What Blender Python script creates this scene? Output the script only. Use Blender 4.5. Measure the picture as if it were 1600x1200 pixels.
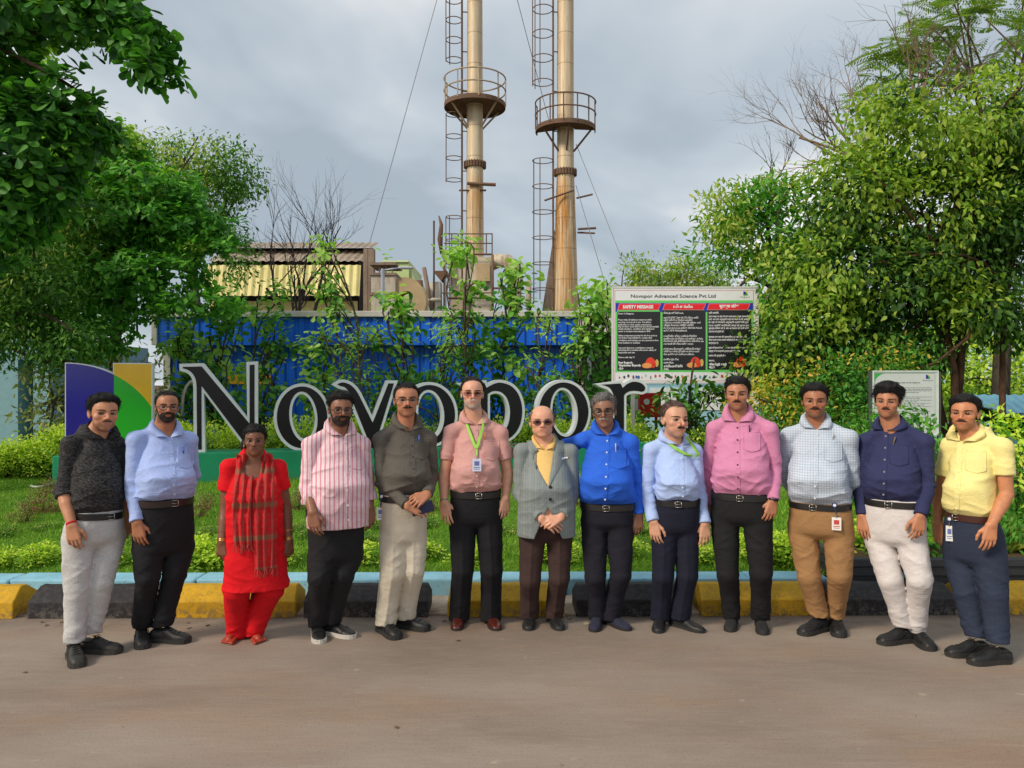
import bpy, bmesh, math, random
import numpy as np
from mathutils import Vector, Matrix
from mathutils.bvhtree import BVHTree

for _o in list(bpy.data.objects):
    bpy.data.objects.remove(_o)
SC = bpy.context.scene
COL = SC.collection
R = math.radians
FPX, HC = 1200.0, 1.72            # focal length in photo pixels, camera height in metres

# ------------------------------------------------------------------ camera
cam_d = bpy.data.cameras.new('camera')
cam_d.sensor_width = 36.0
cam_d.lens = 27.0
cam_d.clip_start = 0.05
cam_d.clip_end = 2000.0
cam = bpy.data.objects.new('camera', cam_d)
COL.objects.link(cam)
cam.location = (0, 0, HC)
cam.rotation_euler = (R(90), 0, 0)
SC.camera = cam

# ------------------------------------------------------------------ sun and sky
SUN_EL, SUN_AZ = 36.0, -52.0       # azimuth from straight behind the camera, negative = from the left
sun_d = bpy.data.lights.new('sun', 'SUN')
sun_d.energy = 2.3
sun_d.angle = R(14)
sun_d.color = (1.0, 0.87, 0.70)
sun = bpy.data.objects.new('sun', sun_d)
COL.objects.link(sun)
_d = Vector((math.sin(R(SUN_AZ)) * math.cos(R(SUN_EL)), -math.cos(R(SUN_AZ)) * math.cos(R(SUN_EL)), math.sin(R(SUN_EL))))
sun.rotation_euler = _d.to_track_quat('Z', 'Y').to_euler()
sun.location = (-20, -20, 30)

world = bpy.data.worlds.new('World')
SC.world = world
world.use_nodes = True
wn = world.node_tree.nodes
wl = world.node_tree.links
wn.clear()
w_out = wn.new('ShaderNodeOutputWorld')
w_bg = wn.new('ShaderNodeBackground')
w_bg.inputs['Strength'].default_value = 0.10
wl.new(w_bg.outputs[0], w_out.inputs[0])
w_sky = wn.new('ShaderNodeTexSky')
w_sky.sky_type = 'NISHITA'
w_sky.sun_disc = False
w_sky.sun_elevation = R(SUN_EL)
w_sky.sun_rotation = math.atan2(_d.x, _d.y)
w_tc = wn.new('ShaderNodeTexCoord')
w_sep = wn.new('ShaderNodeSeparateXYZ')
wl.new(w_tc.outputs['Generated'], w_sep.inputs[0])


def wmath(op, a, b=None, clamp=False):
    n = wn.new('ShaderNodeMath')
    n.operation = op
    n.use_clamp = clamp
    for i, v in enumerate((a, b)):
        if v is None:
            continue
        if isinstance(v, (int, float)):
            n.inputs[i].default_value = v
        else:
            wl.new(v, n.inputs[i])
    return n.outputs[0]


# cloud deck: project the view direction on a layer overhead
zz = wmath('ADD', wmath('MAXIMUM', w_sep.outputs[2], 0.0), 0.34)
w_cmb = wn.new('ShaderNodeCombineXYZ')
wl.new(wmath('DIVIDE', w_sep.outputs[0], zz), w_cmb.inputs[0])
wl.new(wmath('DIVIDE', w_sep.outputs[1], zz), w_cmb.inputs[1])


def wnoise(scale, detail, rough, off, dist=0.0):
    m = wn.new('ShaderNodeMapping')
    m.inputs['Location'].default_value = off
    wl.new(w_cmb.outputs[0], m.inputs[0])
    n = wn.new('ShaderNodeTexNoise')
    n.inputs['Scale'].default_value = scale
    n.inputs['Detail'].default_value = detail
    n.inputs['Roughness'].default_value = rough
    n.inputs['Distortion'].default_value = dist
    wl.new(m.outputs[0], n.inputs['Vector'])
    return n.outputs[0]


w_big = wnoise(0.95, 5.0, 0.50, (3.1, 1.75, 0.0), 0.35)
w_ramp = wn.new('ShaderNodeValToRGB')
e = w_ramp.color_ramp.elements
e[0].position, e[0].color = 0.40, (3.1, 3.65, 4.15, 1)
e[1].position, e[1].color = 0.60, (7.6, 7.4, 7.2, 1)
e2 = e.new(0.50)
e2.color = (4.5, 4.95, 5.35, 1)
wl.new(w_big, w_ramp.inputs[0])
w_thin = wnoise(3.0, 4.0, 0.6, (7.7, 2.0, 0.0))
w_cov = wmath('MULTIPLY_ADD', w_thin, 0.25)
wn_cov = w_cov.node
wn_cov.inputs[2].default_value = 0.80
wn_cov.use_clamp = True
w_mix = wn.new('ShaderNodeMix')
w_mix.data_type = 'RGBA'
wl.new(w_cov, w_mix.inputs[0])
wl.new(w_sky.outputs[0], w_mix.inputs[6])
wl.new(w_ramp.outputs[0], w_mix.inputs[7])
wl.new(w_mix.outputs[2], w_bg.inputs[0])

SC.view_settings.view_transform = 'Standard'
SC.view_settings.look = 'None'
SC.view_settings.exposure = 0.42
SC.view_settings.gamma = 1.0
SC.view_settings.use_curve_mapping = False
SC.cycles.max_bounces = 6
SC.cycles.diffuse_bounces = 3
SC.cycles.glossy_bounces = 2
SC.cycles.transmission_bounces = 4
SC.cycles.transparent_max_bounces = 8


# ------------------------------------------------------------------ general helpers
def S(r, g, b, k=1.0):
    f = lambda c: (c / 255 / 12.92 if c / 255 <= 0.04045 else ((c / 255 + 0.055) / 1.055) ** 2.4) * k
    return (f(r), f(g), f(b))


def at(px, py, Y):
    """world point at depth Y seen at photo pixel px, py"""
    return Vector(((px - 800) / FPX * Y, Y, HC - (py - 600) / FPX * Y))


def mesh_np(name, V, F, mats=(), smooth=True, mi=None, col=None):
    """mesh from vertex array and a list of face arrays (n,3)/(n,4)"""
    me = bpy.data.meshes.new(name)
    V = np.asarray(V, dtype=np.float32)
    if isinstance(F, np.ndarray):
        F = [F]
    F = [np.asarray(f, dtype=np.int32) for f in F if len(f)]
    nl = sum(f.size for f in F)
    nf = sum(len(f) for f in F)
    me.vertices.add(len(V))
    me.vertices.foreach_set('co', V.ravel())
    me.loops.add(nl)
    me.polygons.add(nf)
    me.loops.foreach_set('vertex_index', np.concatenate([f.ravel() for f in F]))
    tot = np.concatenate([np.full(len(f), f.shape[1], np.int32) for f in F])
    st = np.zeros(nf, np.int32)
    st[1:] = np.cumsum(tot)[:-1]
    me.polygons.foreach_set('loop_start', st)
    me.polygons.foreach_set('loop_total', tot)
    if smooth:
        me.polygons.foreach_set('use_smooth', np.ones(nf, bool))
    if mi is not None:
        me.polygons.foreach_set('material_index', np.asarray(mi, np.int32))
    for m in (mats if isinstance(mats, (list, tuple)) else [mats]):
        me.materials.append(m)
    if col is not None:
        a = me.color_attributes.new('Col', 'FLOAT_COLOR', 'POINT')
        c4 = np.ones((len(V), 4), np.float32)
        c4[:, :3] = col
        a.data.foreach_set('color', c4.ravel())
    me.update(calc_edges=True)
    return me


def obj(name, me, parent=None, loc=None, rot=None, scale=None):
    o = bpy.data.objects.new(name, me)
    COL.objects.link(o)
    if parent is not None:
        o.parent = parent
    if loc is not None:
        o.location = loc
    if rot is not None:
        o.rotation_euler = rot
    if scale is not None:
        o.scale = scale
    return o


def tag(o, label=None, cat=None, group=None, kind=None):
    if label:
        o['label'] = label
    if cat:
        o['category'] = cat
    if group:
        o['group'] = group
    if kind:
        o['kind'] = kind
    return o


def thing(name, label, cat, loc=(0, 0, 0), rz=0.0, group=None):
    o = obj(name, None, None, loc, (0, 0, rz))
    o.empty_display_size = 0.1
    return tag(o, label, cat, group)


class MB:
    """collects simple shapes into one mesh"""

    def __init__(self):
        self.v, self.f, self.m = [], [], []

    def add(self, verts, faces, mi=0):
        n = len(self.v)
        self.v += [tuple(p) for p in verts]
        self.f += [tuple(i + n for i in f) for f in faces]
        self.m += [mi] * len(faces)

    def box(self, lo, hi, mi=0, bev=0.0):
        x0, y0, z0 = lo
        x1, y1, z1 = hi
        if bev <= 0:
            vs = [(x0, y0, z0), (x1, y0, z0), (x1, y1, z0), (x0, y1, z0), (x0, y0, z1), (x1, y0, z1), (x1, y1, z1), (x0, y1, z1)]
            self.add(vs, [(0, 3, 2, 1), (4, 5, 6, 7), (0, 1, 5, 4), (1, 2, 6, 5), (2, 3, 7, 6), (3, 0, 4, 7)], mi)
        else:
            bm = bmesh.new()
            bmesh.ops.create_cube(bm, size=1)
            for v in bm.verts:
                v.co = Vector(((x0 + x1) / 2 + v.co.x * (x1 - x0), (y0 + y1) / 2 + v.co.y * (y1 - y0), (z0 + z1) / 2 + v.co.z * (z1 - z0)))
            bmesh.ops.bevel(bm, geom=bm.edges[:], offset=bev, segments=2, affect='EDGES', profile=0.5)
            bm.verts.index_update()
            self.add([v.co for v in bm.verts], [[v.index for v in f.verts] for f in bm.faces], mi)
            bm.free()

    def tube(self, pts, rad, n=8, mi=0, cap=True):
        V, F = tube_np(pts, rad, n, cap)
        self.add(V, F, mi)

    def prism(self, poly, y0, y1, mi=0):
        """poly: (x,z) outline counter-clockwise seen from -y, extruded from y0 to y1"""
        n = len(poly)
        vs = [(x, y0, z) for x, z in poly] + [(x, y1, z) for x, z in poly]
        fs = [tuple(range(n)), tuple(range(2 * n - 1, n - 1, -1))]
        fs += [(i + n, (i + 1) % n + n, (i + 1) % n, i) for i in range(n)]
        self.add(vs, fs, mi)

    def mesh(self, name, mats, smooth=False):
        me = bpy.data.meshes.new(name)
        me.from_pydata(self.v, [], self.f)
        for m in (mats if isinstance(mats, (list, tuple)) else [mats]):
            me.materials.append(m)
        me.polygons.foreach_set('material_index', np.asarray(self.m, np.int32))
        if smooth:
            me.polygons.foreach_set('use_smooth', np.ones(len(me.polygons), bool))
        me.update()
        return me

    def build(self, name, mats, parent=None, smooth=False, **kw):
        return obj(name, self.mesh(name, mats, smooth), parent, **kw)


def tube_np(pts, rad, n=8, cap=True):
    P = [Vector(p) for p in pts]
    if isinstance(rad, (int, float)):
        rad = [rad] * len(P)
    V, F = [], []
    up = Vector((0, 0, 1))
    prev = None
    for i, p in enumerate(P):
        t = (P[min(i + 1, len(P) - 1)] - P[max(i - 1, 0)])
        if t.length < 1e-9:
            t = Vector((0, 0, 1))
        t.normalize()
        if prev is None:
            a = up if abs(t.z) < 0.9 else Vector((1, 0, 0))
            u = t.cross(a).normalized()
        else:
            u = (prev - t * prev.dot(t))
            u = u.normalized() if u.length > 1e-6 else t.orthogonal().normalized()
        prev = u
        w = t.cross(u)
        for k in range(n):
            a = 2 * math.pi * k / n
            V.append(p + (u * math.cos(a) + w * math.sin(a)) * rad[i])
    for i in range(len(P) - 1):
        for k in range(n):
            F.append((i * n + k, i * n + (k + 1) % n, (i + 1) * n + (k + 1) % n, (i + 1) * n + k))
    if cap:
        F.append(tuple(range(n - 1, -1, -1)))
        F.append(tuple(range((len(P) - 1) * n, len(P) * n)))
    return V, F


# ------------------------------------------------------------------ materials
class NT:
    def __init__(self, name):
        self.m = bpy.data.materials.new(name)
        self.m.use_nodes = True
        self.n = self.m.node_tree.nodes
        self.l = self.m.node_tree.links
        self.n.clear()
        self.out = self.n.new('ShaderNodeOutputMaterial')
        self.p = self.n.new('ShaderNodeBsdfPrincipled')
        self.l.new(self.p.outputs[0], self.out.inputs[0])

    def new(self, t, **kw):
        n = self.n.new(t)
        for k, v in kw.items():
            setattr(n, k, v)
        return n

    def put(self, sock, v):
        if v is None:
            return
        if hasattr(v, 'is_linked'):
            self.l.new(v, sock)
        elif isinstance(v, (tuple, list)) and sock.type == 'RGBA':
            sock.default_value = (v[0], v[1], v[2], 1)
        else:
            sock.default_value = v

    def coord(self, kind='Object', scale=(1, 1, 1), loc=(0, 0, 0), rot=(0, 0, 0)):
        tc = self.new('ShaderNodeTexCoord')
        mp = self.new('ShaderNodeMapping')
        mp.inputs['Scale'].default_value = scale
        mp.inputs['Location'].default_value = loc
        mp.inputs['Rotation'].default_value = rot
        self.l.new(tc.outputs[kind], mp.inputs[0])
        return mp.outputs[0]

    def noise(self, vec, scale=5, detail=3, rough=0.5, dist=0.0):
        n = self.new('ShaderNodeTexNoise')
        self.put(n.inputs['Vector'], vec)
        n.inputs['Scale'].default_value = scale
        n.inputs['Detail'].default_value = detail
        n.inputs['Roughness'].default_value = rough
        n.inputs['Distortion'].default_value = dist
        return n.outputs[0]

    def ramp(self, fac, stops, interp='LINEAR'):
        n = self.new('ShaderNodeValToRGB')
        n.color_ramp.interpolation = interp
        el = n.color_ramp.elements
        while len(el) < len(stops):
            el.new(0.5)
        for i, (p, c) in enumerate(stops):
            el[i].position = p
            el[i].color = (c, c, c, 1) if isinstance(c, (int, float)) else (c[0], c[1], c[2], 1)
        self.put(n.inputs[0], fac)
        return n.outputs[0]

    def mix(self, fac, a, b, mode='MIX'):
        n = self.new('ShaderNodeMix', data_type='RGBA', blend_type=mode)
        self.put(n.inputs[0], fac)
        self.put(n.inputs[6], a)
        self.put(n.inputs[7], b)
        return n.outputs[2]

    def math(self, op, a, b=None, c=None, clamp=False):
        n = self.new('ShaderNodeMath', operation=op, use_clamp=clamp)
        for i, v in enumerate((a, b, c)):
            self.put(n.inputs[i], v)
        return n.outputs[0]

    def sep(self, vec):
        n = self.new('ShaderNodeSeparateXYZ')
        self.l.new(vec, n.inputs[0])
        return n.outputs

    def bump(self, h, strength=0.3, dist=0.01):
        n = self.new('ShaderNodeBump')
        n.inputs['Strength'].default_value = strength
        n.inputs['Distance'].default_value = dist
        self.put(n.inputs['Height'], h)
        self.l.new(n.outputs[0], self.p.inputs['Normal'])

    def fin(self, color=None, rough=0.6, metal=0.0, spec=0.5, **kw):
        self.put(self.p.inputs['Base Color'], color)
        self.put(self.p.inputs['Roughness'], rough)
        self.put(self.p.inputs['Metallic'], metal)
        self.put(self.p.inputs['Specular IOR Level'], spec)
        for k, v in kw.items():
            self.put(self.p.inputs[k], v)
        return self.m


def plain(name, color, rough=0.6, metal=0.0, spec=0.5, var=0.12, scale=8.0, bump=0.0):
    t = NT(name)
    v = t.coord()
    n = t.noise(v, scale, 4, 0.6)
    d = tuple(c * (1 - var) for c in color)
    u = tuple(min(1, c * (1 + var)) for c in color)
    c = t.ramp(n, [(0.3, d), (0.7, u)])
    if bump:
        t.bump(t.noise(v, scale * 6, 3), bump, 0.004)
    return t.fin(c, rough, metal, spec)


_mc = {}


def cached(key, fn):
    if key not in _mc:
        _mc[key] = fn()
    return _mc[key]
# ================================================================== signed-distance modelling for figures and clothes
def surf_nets(F, xs, ys, zs):
    ins = F < 0
    i8 = ins.astype(np.uint8)
    c = i8[:-1, :-1, :-1] + i8[1:, :-1, :-1] + i8[:-1, 1:, :-1] + i8[1:, 1:, :-1] \
        + i8[:-1, :-1, 1:] + i8[1:, :-1, 1:] + i8[:-1, 1:, 1:] + i8[1:, 1:, 1:]
    act = (c > 0) & (c < 8)
    I, J, K = np.nonzero(act)
    n = len(I)
    idx = np.full(act.shape, -1, np.int32)
    idx[I, J, K] = np.arange(n)
    acc = np.zeros((n, 3), np.float32)
    cnt = np.zeros(n, np.float32)
    cr = [(0, 0, 0), (1, 0, 0), (0, 1, 0), (1, 1, 0), (0, 0, 1), (1, 0, 1), (0, 1, 1), (1, 1, 1)]
    vals = [F[I + a, J + b, K + d] for a, b, d in cr]
    for a in range(8):
        for ax in range(3):
            if cr[a][ax]:
                continue
            q = list(cr[a])
            q[ax] = 1
            b = cr.index(tuple(q))
            fa, fb = vals[a], vals[b]
            m = (fa < 0) != (fb < 0)
            t = np.where(m, fa / np.where(m, fa - fb, 1), 0)
            mf = m.astype(np.float32)
            for k in range(3):
                acc[:, k] += mf * (t if k == ax else cr[a][k])
            cnt += mf
    acc /= cnt[:, None]
    V = np.empty((n, 3), np.float32)
    for k, (A, ii) in enumerate(((xs, I), (ys, J), (zs, K))):
        V[:, k] = A[ii] + acc[:, k] * (A[ii + 1] - A[ii])
    Fs = []
    for ax in range(3):
        a0 = [slice(1, -1)] * 3
        a1 = [slice(1, -1)] * 3
        a0[ax] = slice(0, -1)
        a1[ax] = slice(1, None)
        p, q = ins[tuple(a0)], ins[tuple(a1)]
        ch = np.nonzero(p != q)
        e = [ch[k] + (0 if k == ax else 1) for k in range(3)]
        u, w = (ax + 1) % 3, (ax + 2) % 3
        quad = []
        for du, dw in ((1, 1), (0, 1), (0, 0), (1, 0)):
            g = [None] * 3
            g[ax] = e[ax]
            g[u] = e[u] - du
            g[w] = e[w] - dw
            quad.append(idx[g[0], g[1], g[2]])
        Q = np.stack(quad, 1)
        fl = ~p[ch]
        Q[fl] = Q[fl][:, ::-1]
        Fs.append(Q)
    return V, np.concatenate(Fs)


def smin(a, b, k):
    if k <= 0:
        return np.minimum(a, b)
    h = np.maximum(k - np.abs(a - b), 0) / k
    return np.minimum(a, b) - h * h * k * 0.25


def smax(a, b, k):
    return -smin(-a, -b, k)


def ell(x, y, z, c, r):
    a, b, d = (x - c[0]) / r[0], (y - c[1]) / r[1], (z - c[2]) / r[2]
    k0 = np.sqrt(a * a + b * b + d * d)
    k1 = np.sqrt((a / r[0]) ** 2 + (b / r[1]) ** 2 + (d / r[2]) ** 2) + 1e-9
    return k0 * (k0 - 1) / k1


def cone(x, y, z, a, b, ra, rb):
    ba = [b[i] - a[i] for i in range(3)]
    L2 = sum(q * q for q in ba) + 1e-12
    px, py, pz = x - a[0], y - a[1], z - a[2]
    t = np.clip((px * ba[0] + py * ba[1] + pz * ba[2]) / L2, 0, 1)
    return np.sqrt((px - t * ba[0]) ** 2 + (py - t * ba[1]) ** 2 + (pz - t * ba[2]) ** 2) - (ra + (rb - ra) * t)


def axis(lo, hi, step):
    return np.linspace(lo, hi, max(3, int(math.ceil((hi - lo) / step)) + 1)).astype(np.float32)


def zaxis(lo, hi, coarse, bands):
    """coarse axis with finer bands [(lo,hi,step)]"""
    out = []
    z = lo
    while z < hi:
        out.append(z)
        st = coarse
        for a, b, s in bands:
            if a - coarse * 0.5 <= z <= b:
                st = min(st, s)
        z += st
    out.append(z)
    return np.array(out, np.float32)


class Grid:
    def __init__(self, xs, ys, zs):
        self.x, self.y, self.z = xs, ys, zs
        self.F = np.full((len(xs), len(ys), len(zs)), 0.2, np.float32)

    def sub(self, lo, hi):
        s = []
        for A, a, b in ((self.x, lo[0], hi[0]), (self.y, lo[1], hi[1]), (self.z, lo[2], hi[2])):
            i0 = max(0, int(np.searchsorted(A, a)) - 1)
            i1 = min(len(A), int(np.searchsorted(A, b)) + 1)
            if i1 <= i0:
                return None
            s.append(slice(i0, i1))
        return tuple(s), self.x[s[0]][:, None, None], self.y[s[1]][None, :, None], self.z[s[2]][None, None, :]

    def add(self, lo, hi, fn, k=0.0, op='u'):
        r = self.sub([q - 0.02 - k for q in lo], [q + 0.02 + k for q in hi])
        if r is None:
            return
        s, x, y, z = r
        d = fn(x, y, z)
        if op == 'u':
            self.F[s] = smin(self.F[s], d, k)
        elif op == 's':
            self.F[s] = smax(self.F[s], -d, k)

    def cone(self, a, b, ra, rb, k=0.0, end=None, start=None):
        m = max(ra, rb)
        lo = [min(a[i], b[i]) - m for i in range(3)]
        hi = [max(a[i], b[i]) + m for i in range(3)]
        dv = np.array(b, float) - np.array(a, float)
        dv /= np.linalg.norm(dv) + 1e-9

        def fn(x, y, z):
            d = cone(x, y, z, a, b, ra, rb)
            if end:
                d = np.maximum(d, (x - b[0]) * dv[0] + (y - b[1]) * dv[1] + (z - b[2]) * dv[2])
            return d
        self.add(lo, hi, fn, k)

    def full(self):
        return self.x[:, None, None], self.y[None, :, None], self.z[None, None, :]

    def mesh(self):
        self.F[0], self.F[-1] = 0.1, 0.1
        self.F[:, 0], self.F[:, -1] = 0.1, 0.1
        self.F[:, :, 0], self.F[:, :, -1] = 0.1, 0.1
        return surf_nets(self.F, self.x, self.y, self.z)


_nrng = np.random.RandomState(5)
_LAT = _nrng.rand(32, 32, 32).astype(np.float32)


def vnoise(x, y, z):
    """smooth value noise 0..1"""
    x, y, z = np.broadcast_arrays(x, y, z)
    xi, yi, zi = np.floor(x), np.floor(y), np.floor(z)
    fx, fy, fz = x - xi, y - yi, z - zi
    fx, fy, fz = fx * fx * (3 - 2 * fx), fy * fy * (3 - 2 * fy), fz * fz * (3 - 2 * fz)
    xi, yi, zi = xi.astype(np.int32) & 31, yi.astype(np.int32) & 31, zi.astype(np.int32) & 31
    x1, y1, z1 = (xi + 1) & 31, (yi + 1) & 31, (zi + 1) & 31
    L = _LAT
    a = L[xi, yi, zi] * (1 - fx) + L[x1, yi, zi] * fx
    b = L[xi, y1, zi] * (1 - fx) + L[x1, y1, zi] * fx
    c = L[xi, yi, z1] * (1 - fx) + L[x1, yi, z1] * fx
    d = L[xi, y1, z1] * (1 - fx) + L[x1, y1, z1] * fx
    return (a * (1 - fy) + b * fy) * (1 - fz) + (c * (1 - fy) + d * fy) * fz


def ridge(x, y, z):
    r = 1 - np.abs(2 * vnoise(x, y, z) - 1)
    return r * r


def sstep(a, b, x):
    t = np.clip((x - a) / (b - a), 0, 1)
    return t * t * (3 - 2 * t)


# ------------------------------------------------------------------ head (unit: chin 0 .. crown 1, face towards -y)
def skull(x, y, z, w=1.0, jaw=1.0):
    x = x / w
    d = ell(x, y, z, (0, .05, .645), (.325, .415, .355))
    d = smin(d, ell(x, y, z, (0, -.09, .43), (.265 + .02 * (jaw - 1), .285, .40)), .10)
    d = smin(d, ell(x, y, z, (0, -.12, .215), (.215 * jaw, .23, .19)), .10)
    d = smin(d, ell(x, y, z, (0, -.265, .085), (.10 * jaw, .085, .08)), .07)
    return d


def face(x, y, z, w=1.0, jaw=1.0, nose=1.0):
    d = skull(x, y, z, w, jaw)
    ax = np.abs(x) / w
    X = x / w
    d = smin(d, ell(ax, y, z, (.185, -.215, .40), (.095, .10, .085)), .06)      # cheek bones
    d = smin(d, cone(ax, y, z, (0, -.335, .575), (.18, -.27, .575), .045, .035), .05)   # brow ridge
    d = smax(d, -ell(ax, y, z, (.145, -.42, .50), (.10, .115, .065)), .05)    # eye sockets
    d = smin(d, ell(ax, y, z, (.142, -.262, .50), (.082, .068, .06)), .02)      # lids
    d = smax(d, -ell(ax, y, z, (.142, -.33, .497), (.066, .09, .025)), .006)   # eye opening
    d = smin(d, cone(X, y, z, (0, -.335, .55), (0, -.425 * (0.5 + nose * .5) - .0, .385), .032, .046), .035)   # nose
    d = smin(d, ell(ax, y, z, (.052 * nose, -.375, .355), (.036, .05, .03)), .03)
    d = smax(d, -ell(ax, y, z, (.026, -.395, .322), (.016, .03, .012)), .01)
    d = smin(d, ell(X, y, z, (0, -.315, .25), (.12, .055, .07)), .05)           # mouth area
    d = smin(d, ell(X, y, z, (0, -.352, .255), (.082, .026, .020)), .014)
    d = smin(d, ell(X, y, z, (0, -.345, .213), (.070, .028, .020)), .014)
    d = smax(d, -ell(X, y, z, (0, -.385, .234), (.088, .03, .0055)), .008)
    return d


def ears(x, y, z, w=1.0):
    ax = np.abs(x) / w
    yy = y - .25 * (z - .46)
    e = ell(ax - .18 * (y - .05), yy, z, (.325, .055, .46), (.03, .085, .135))
    e = smax(e, -ell(ax - .18 * (y - .05), yy, z, (.365, .05, .475), (.022, .05, .08)), .02)
    return e


def beard_reg(x, y, z, up=0.0):
    """negative where a full beard grows"""
    cheek = z - np.interp(y, [-.5, -.33, -.22, -.06, .02], [.335 + up, .335 + up, .24 + up, .47, .55]).astype(np.float32)
    low = -.06 - z + np.maximum(y + .1, 0) * 0.2
    back = y - .03
    lips = ell(x, y * .3, z, (0, -.10, .234), (.088, .3, .047))
    return np.maximum(np.maximum(np.maximum(cheek, low), back), -lips)
# ================================================================== ground, road, kerb, lawn
RNG = random.Random(11)
NPR = np.random.RandomState(3)


def kerb_y(x):
    return 5.67 + .0128 * x


def m_road():
    t = NT('concrete_road')
    v = t.coord('Object')
    big = t.noise(t.coord('Object', (.35, .9, 1)), 1.2, 5, .6, .4)
    c = t.ramp(big, [(.30, S(126, 113, 102)), (.52, S(144, 131, 119)), (.72, S(156, 144, 132))])
    rust = t.ramp(t.noise(t.coord('Object', (.5, 1.2, 1), (4, 2, 0)), 1.1, 4, .6), [(.48, 0.0), (.66, .55)])
    c = t.mix(rust, c, S(148, 120, 98))
    st = t.noise(t.coord('Object', (1.3, 9, 1)), 3.2, 5, .75, .8)
    c = t.mix(t.ramp(st, [(.46, .0), (.75, .22)]), c, S(178, 165, 151))
    st2 = t.noise(t.coord('Object', (.7, 4.2, 1), (3, 9, 0)), 1.6, 5, .7, .6)
    c = t.mix(t.ramp(st2, [(.50, .0), (.8, .25)]), c, S(108, 94, 84))
    sp = t.noise(v, 75, 4, .8)
    c = t.mix(t.ramp(sp, [(.54, .0), (.68, .55)]), c, S(92, 80, 72))
    spots = t.noise(v, 9, 2, .5)
    c = t.mix(t.ramp(spots, [(.70, .0), (.78, .35)]), c, S(196, 176, 152))
    y_ = t.sep(v)[1]
    edge = t.math('MULTIPLY', t.ramp(t.math('DIVIDE', y_, 6.0), [(.86, 0.0), (.945, 1.0)]), t.ramp(t.noise(v, 5, 5, .7), [(.35, .15), (.65, .8)]))
    c = t.mix(edge, c, S(98, 84, 72))
    vo = t.new('ShaderNodeTexVoronoi', feature='DISTANCE_TO_EDGE')
    t.l.new(t.coord('Object', (.55, .8, 1), (1.3, .4, 0)), vo.inputs['Vector'])
    vo.inputs['Scale'].default_value = .62
    crk = t.math('MULTIPLY', t.ramp(vo.outputs['Distance'], [(.0, .7), (.006, 0.0)]), t.ramp(t.noise(v, .9, 2), [(.5, 0.0), (.6, 1.0)]))
    h = t.mix(.5, st, sp)
    t.bump(h, .55, .006)
    return t.fin(c, .86, 0, .3)


def m_soil():
    t = NT('soil')
    v = t.coord('Object')
    c = t.ramp(t.noise(v, 3, 5, .65), [(.3, S(70, 56, 40)), (.7, S(110, 90, 66))])
    t.bump(t.noise(v, 30, 4), .5, .02)
    return t.fin(c, .95, 0, .2)


me = bpy.data.meshes.new('ground')
me.from_pydata([(-600, -200, -.03), (600, -200, -.03), (600, 900, -.03), (-600, 900, -.03)], [], [(0, 1, 2, 3)])
me.materials.append(m_soil())
tag(obj('ground', me), kind='structure')
me = bpy.data.meshes.new('road')
xs = [-60, 60]
me.from_pydata([(-60, -30, 0), (60, -30, 0), (60, kerb_y(60) + .05, 0), (-60, kerb_y(-60) + .05, 0)], [], [(0, 1, 2, 3)])
me.materials.append(m_road())
tag(obj('road', me), kind='structure')


def m_apron():
    t = NT('apron_concrete')
    v = t.coord('Object')
    c = t.ramp(t.noise(v, 5, 5, .65), [(.3, S(168, 146, 126)), (.7, S(206, 188, 168))])
    c = t.mix(t.ramp(t.noise(v, 1.7, 4, .6), [(.5, 0.0), (.62, .8)]), c, S(96, 76, 58))
    t.bump(t.noise(v, 60, 4), .4, .006)
    return t.fin(c, .92, 0, .2)


mb = MB()
mb.add([(-60, kerb_y(-60) + .05, .012), (60, kerb_y(60) + .05, .012), (60, kerb_y(60) + .56, .012), (-60, kerb_y(-60) + .56, .012),
        (-60, kerb_y(-60) + .05, -.03), (60, kerb_y(60) + .05, -.03)], [(0, 1, 2, 3), (4, 5, 1, 0)])
tag(mb.build('pavement', m_apron()), kind='structure')


def m_kerb():
    t = NT('blue_kerb_paint')
    v = t.coord('Object')
    c = t.ramp(t.noise(v, 4, 5, .65), [(.3, S(126, 178, 200)), (.7, S(150, 204, 226))])
    z = t.sep(v)[2]
    w = t.noise(t.coord('Object', (1, 1, .4)), 11, 5, .7)
    chip = t.math('MULTIPLY', t.ramp(w, [(.56, 0.0), (.66, .8)]), t.ramp(z, [(.0, 1.0), (.10, .25)]))
    c = t.mix(chip, c, S(176, 172, 160))
    c = t.mix(t.ramp(t.noise(v, 45, 3), [(.62, 0.0), (.72, .5)]), c, S(90, 110, 114))
    t.bump(w, .3, .005)
    return t.fin(c, .7, 0, .35)


# kerb from the left to the planters, in cast lengths
KM = m_kerb()
x = -16.0
k_root = obj('kerb', None)
tag(k_root, kind='structure')
while x < 2.55:
    x1 = min(x + RNG.choice((1.5, 1.5, 1.49)), 2.58)
    mb = MB()
    y0 = kerb_y((x + x1) / 2) + .54
    mb.box((x + .002, y0, -.02), (x1 - .002, y0 + .25, .145 + RNG.uniform(-.003, .003)), 0, .014)
    mb.build('kerbstone', KM, k_root)
    x = x1


# ---- terrain behind the kerb: lawn slope
def ground_z(x, y):
    """height of the garden"""
    t = np.clip((y - 6.45) / 3.2, 0, 1)
    z = .118 + .37 * (t * t * (3 - 2 * t) * .55 + t * .45)
    z = z + .025 * (vnoise(np.asarray(x) * 1.1, np.asarray(y) * 1.3, np.zeros_like(np.asarray(x, float))) - .5)
    r = np.clip((np.asarray(x) - 3.0) / 2.0, 0, 1)
    return z * (1 - r) + r * .02


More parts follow.
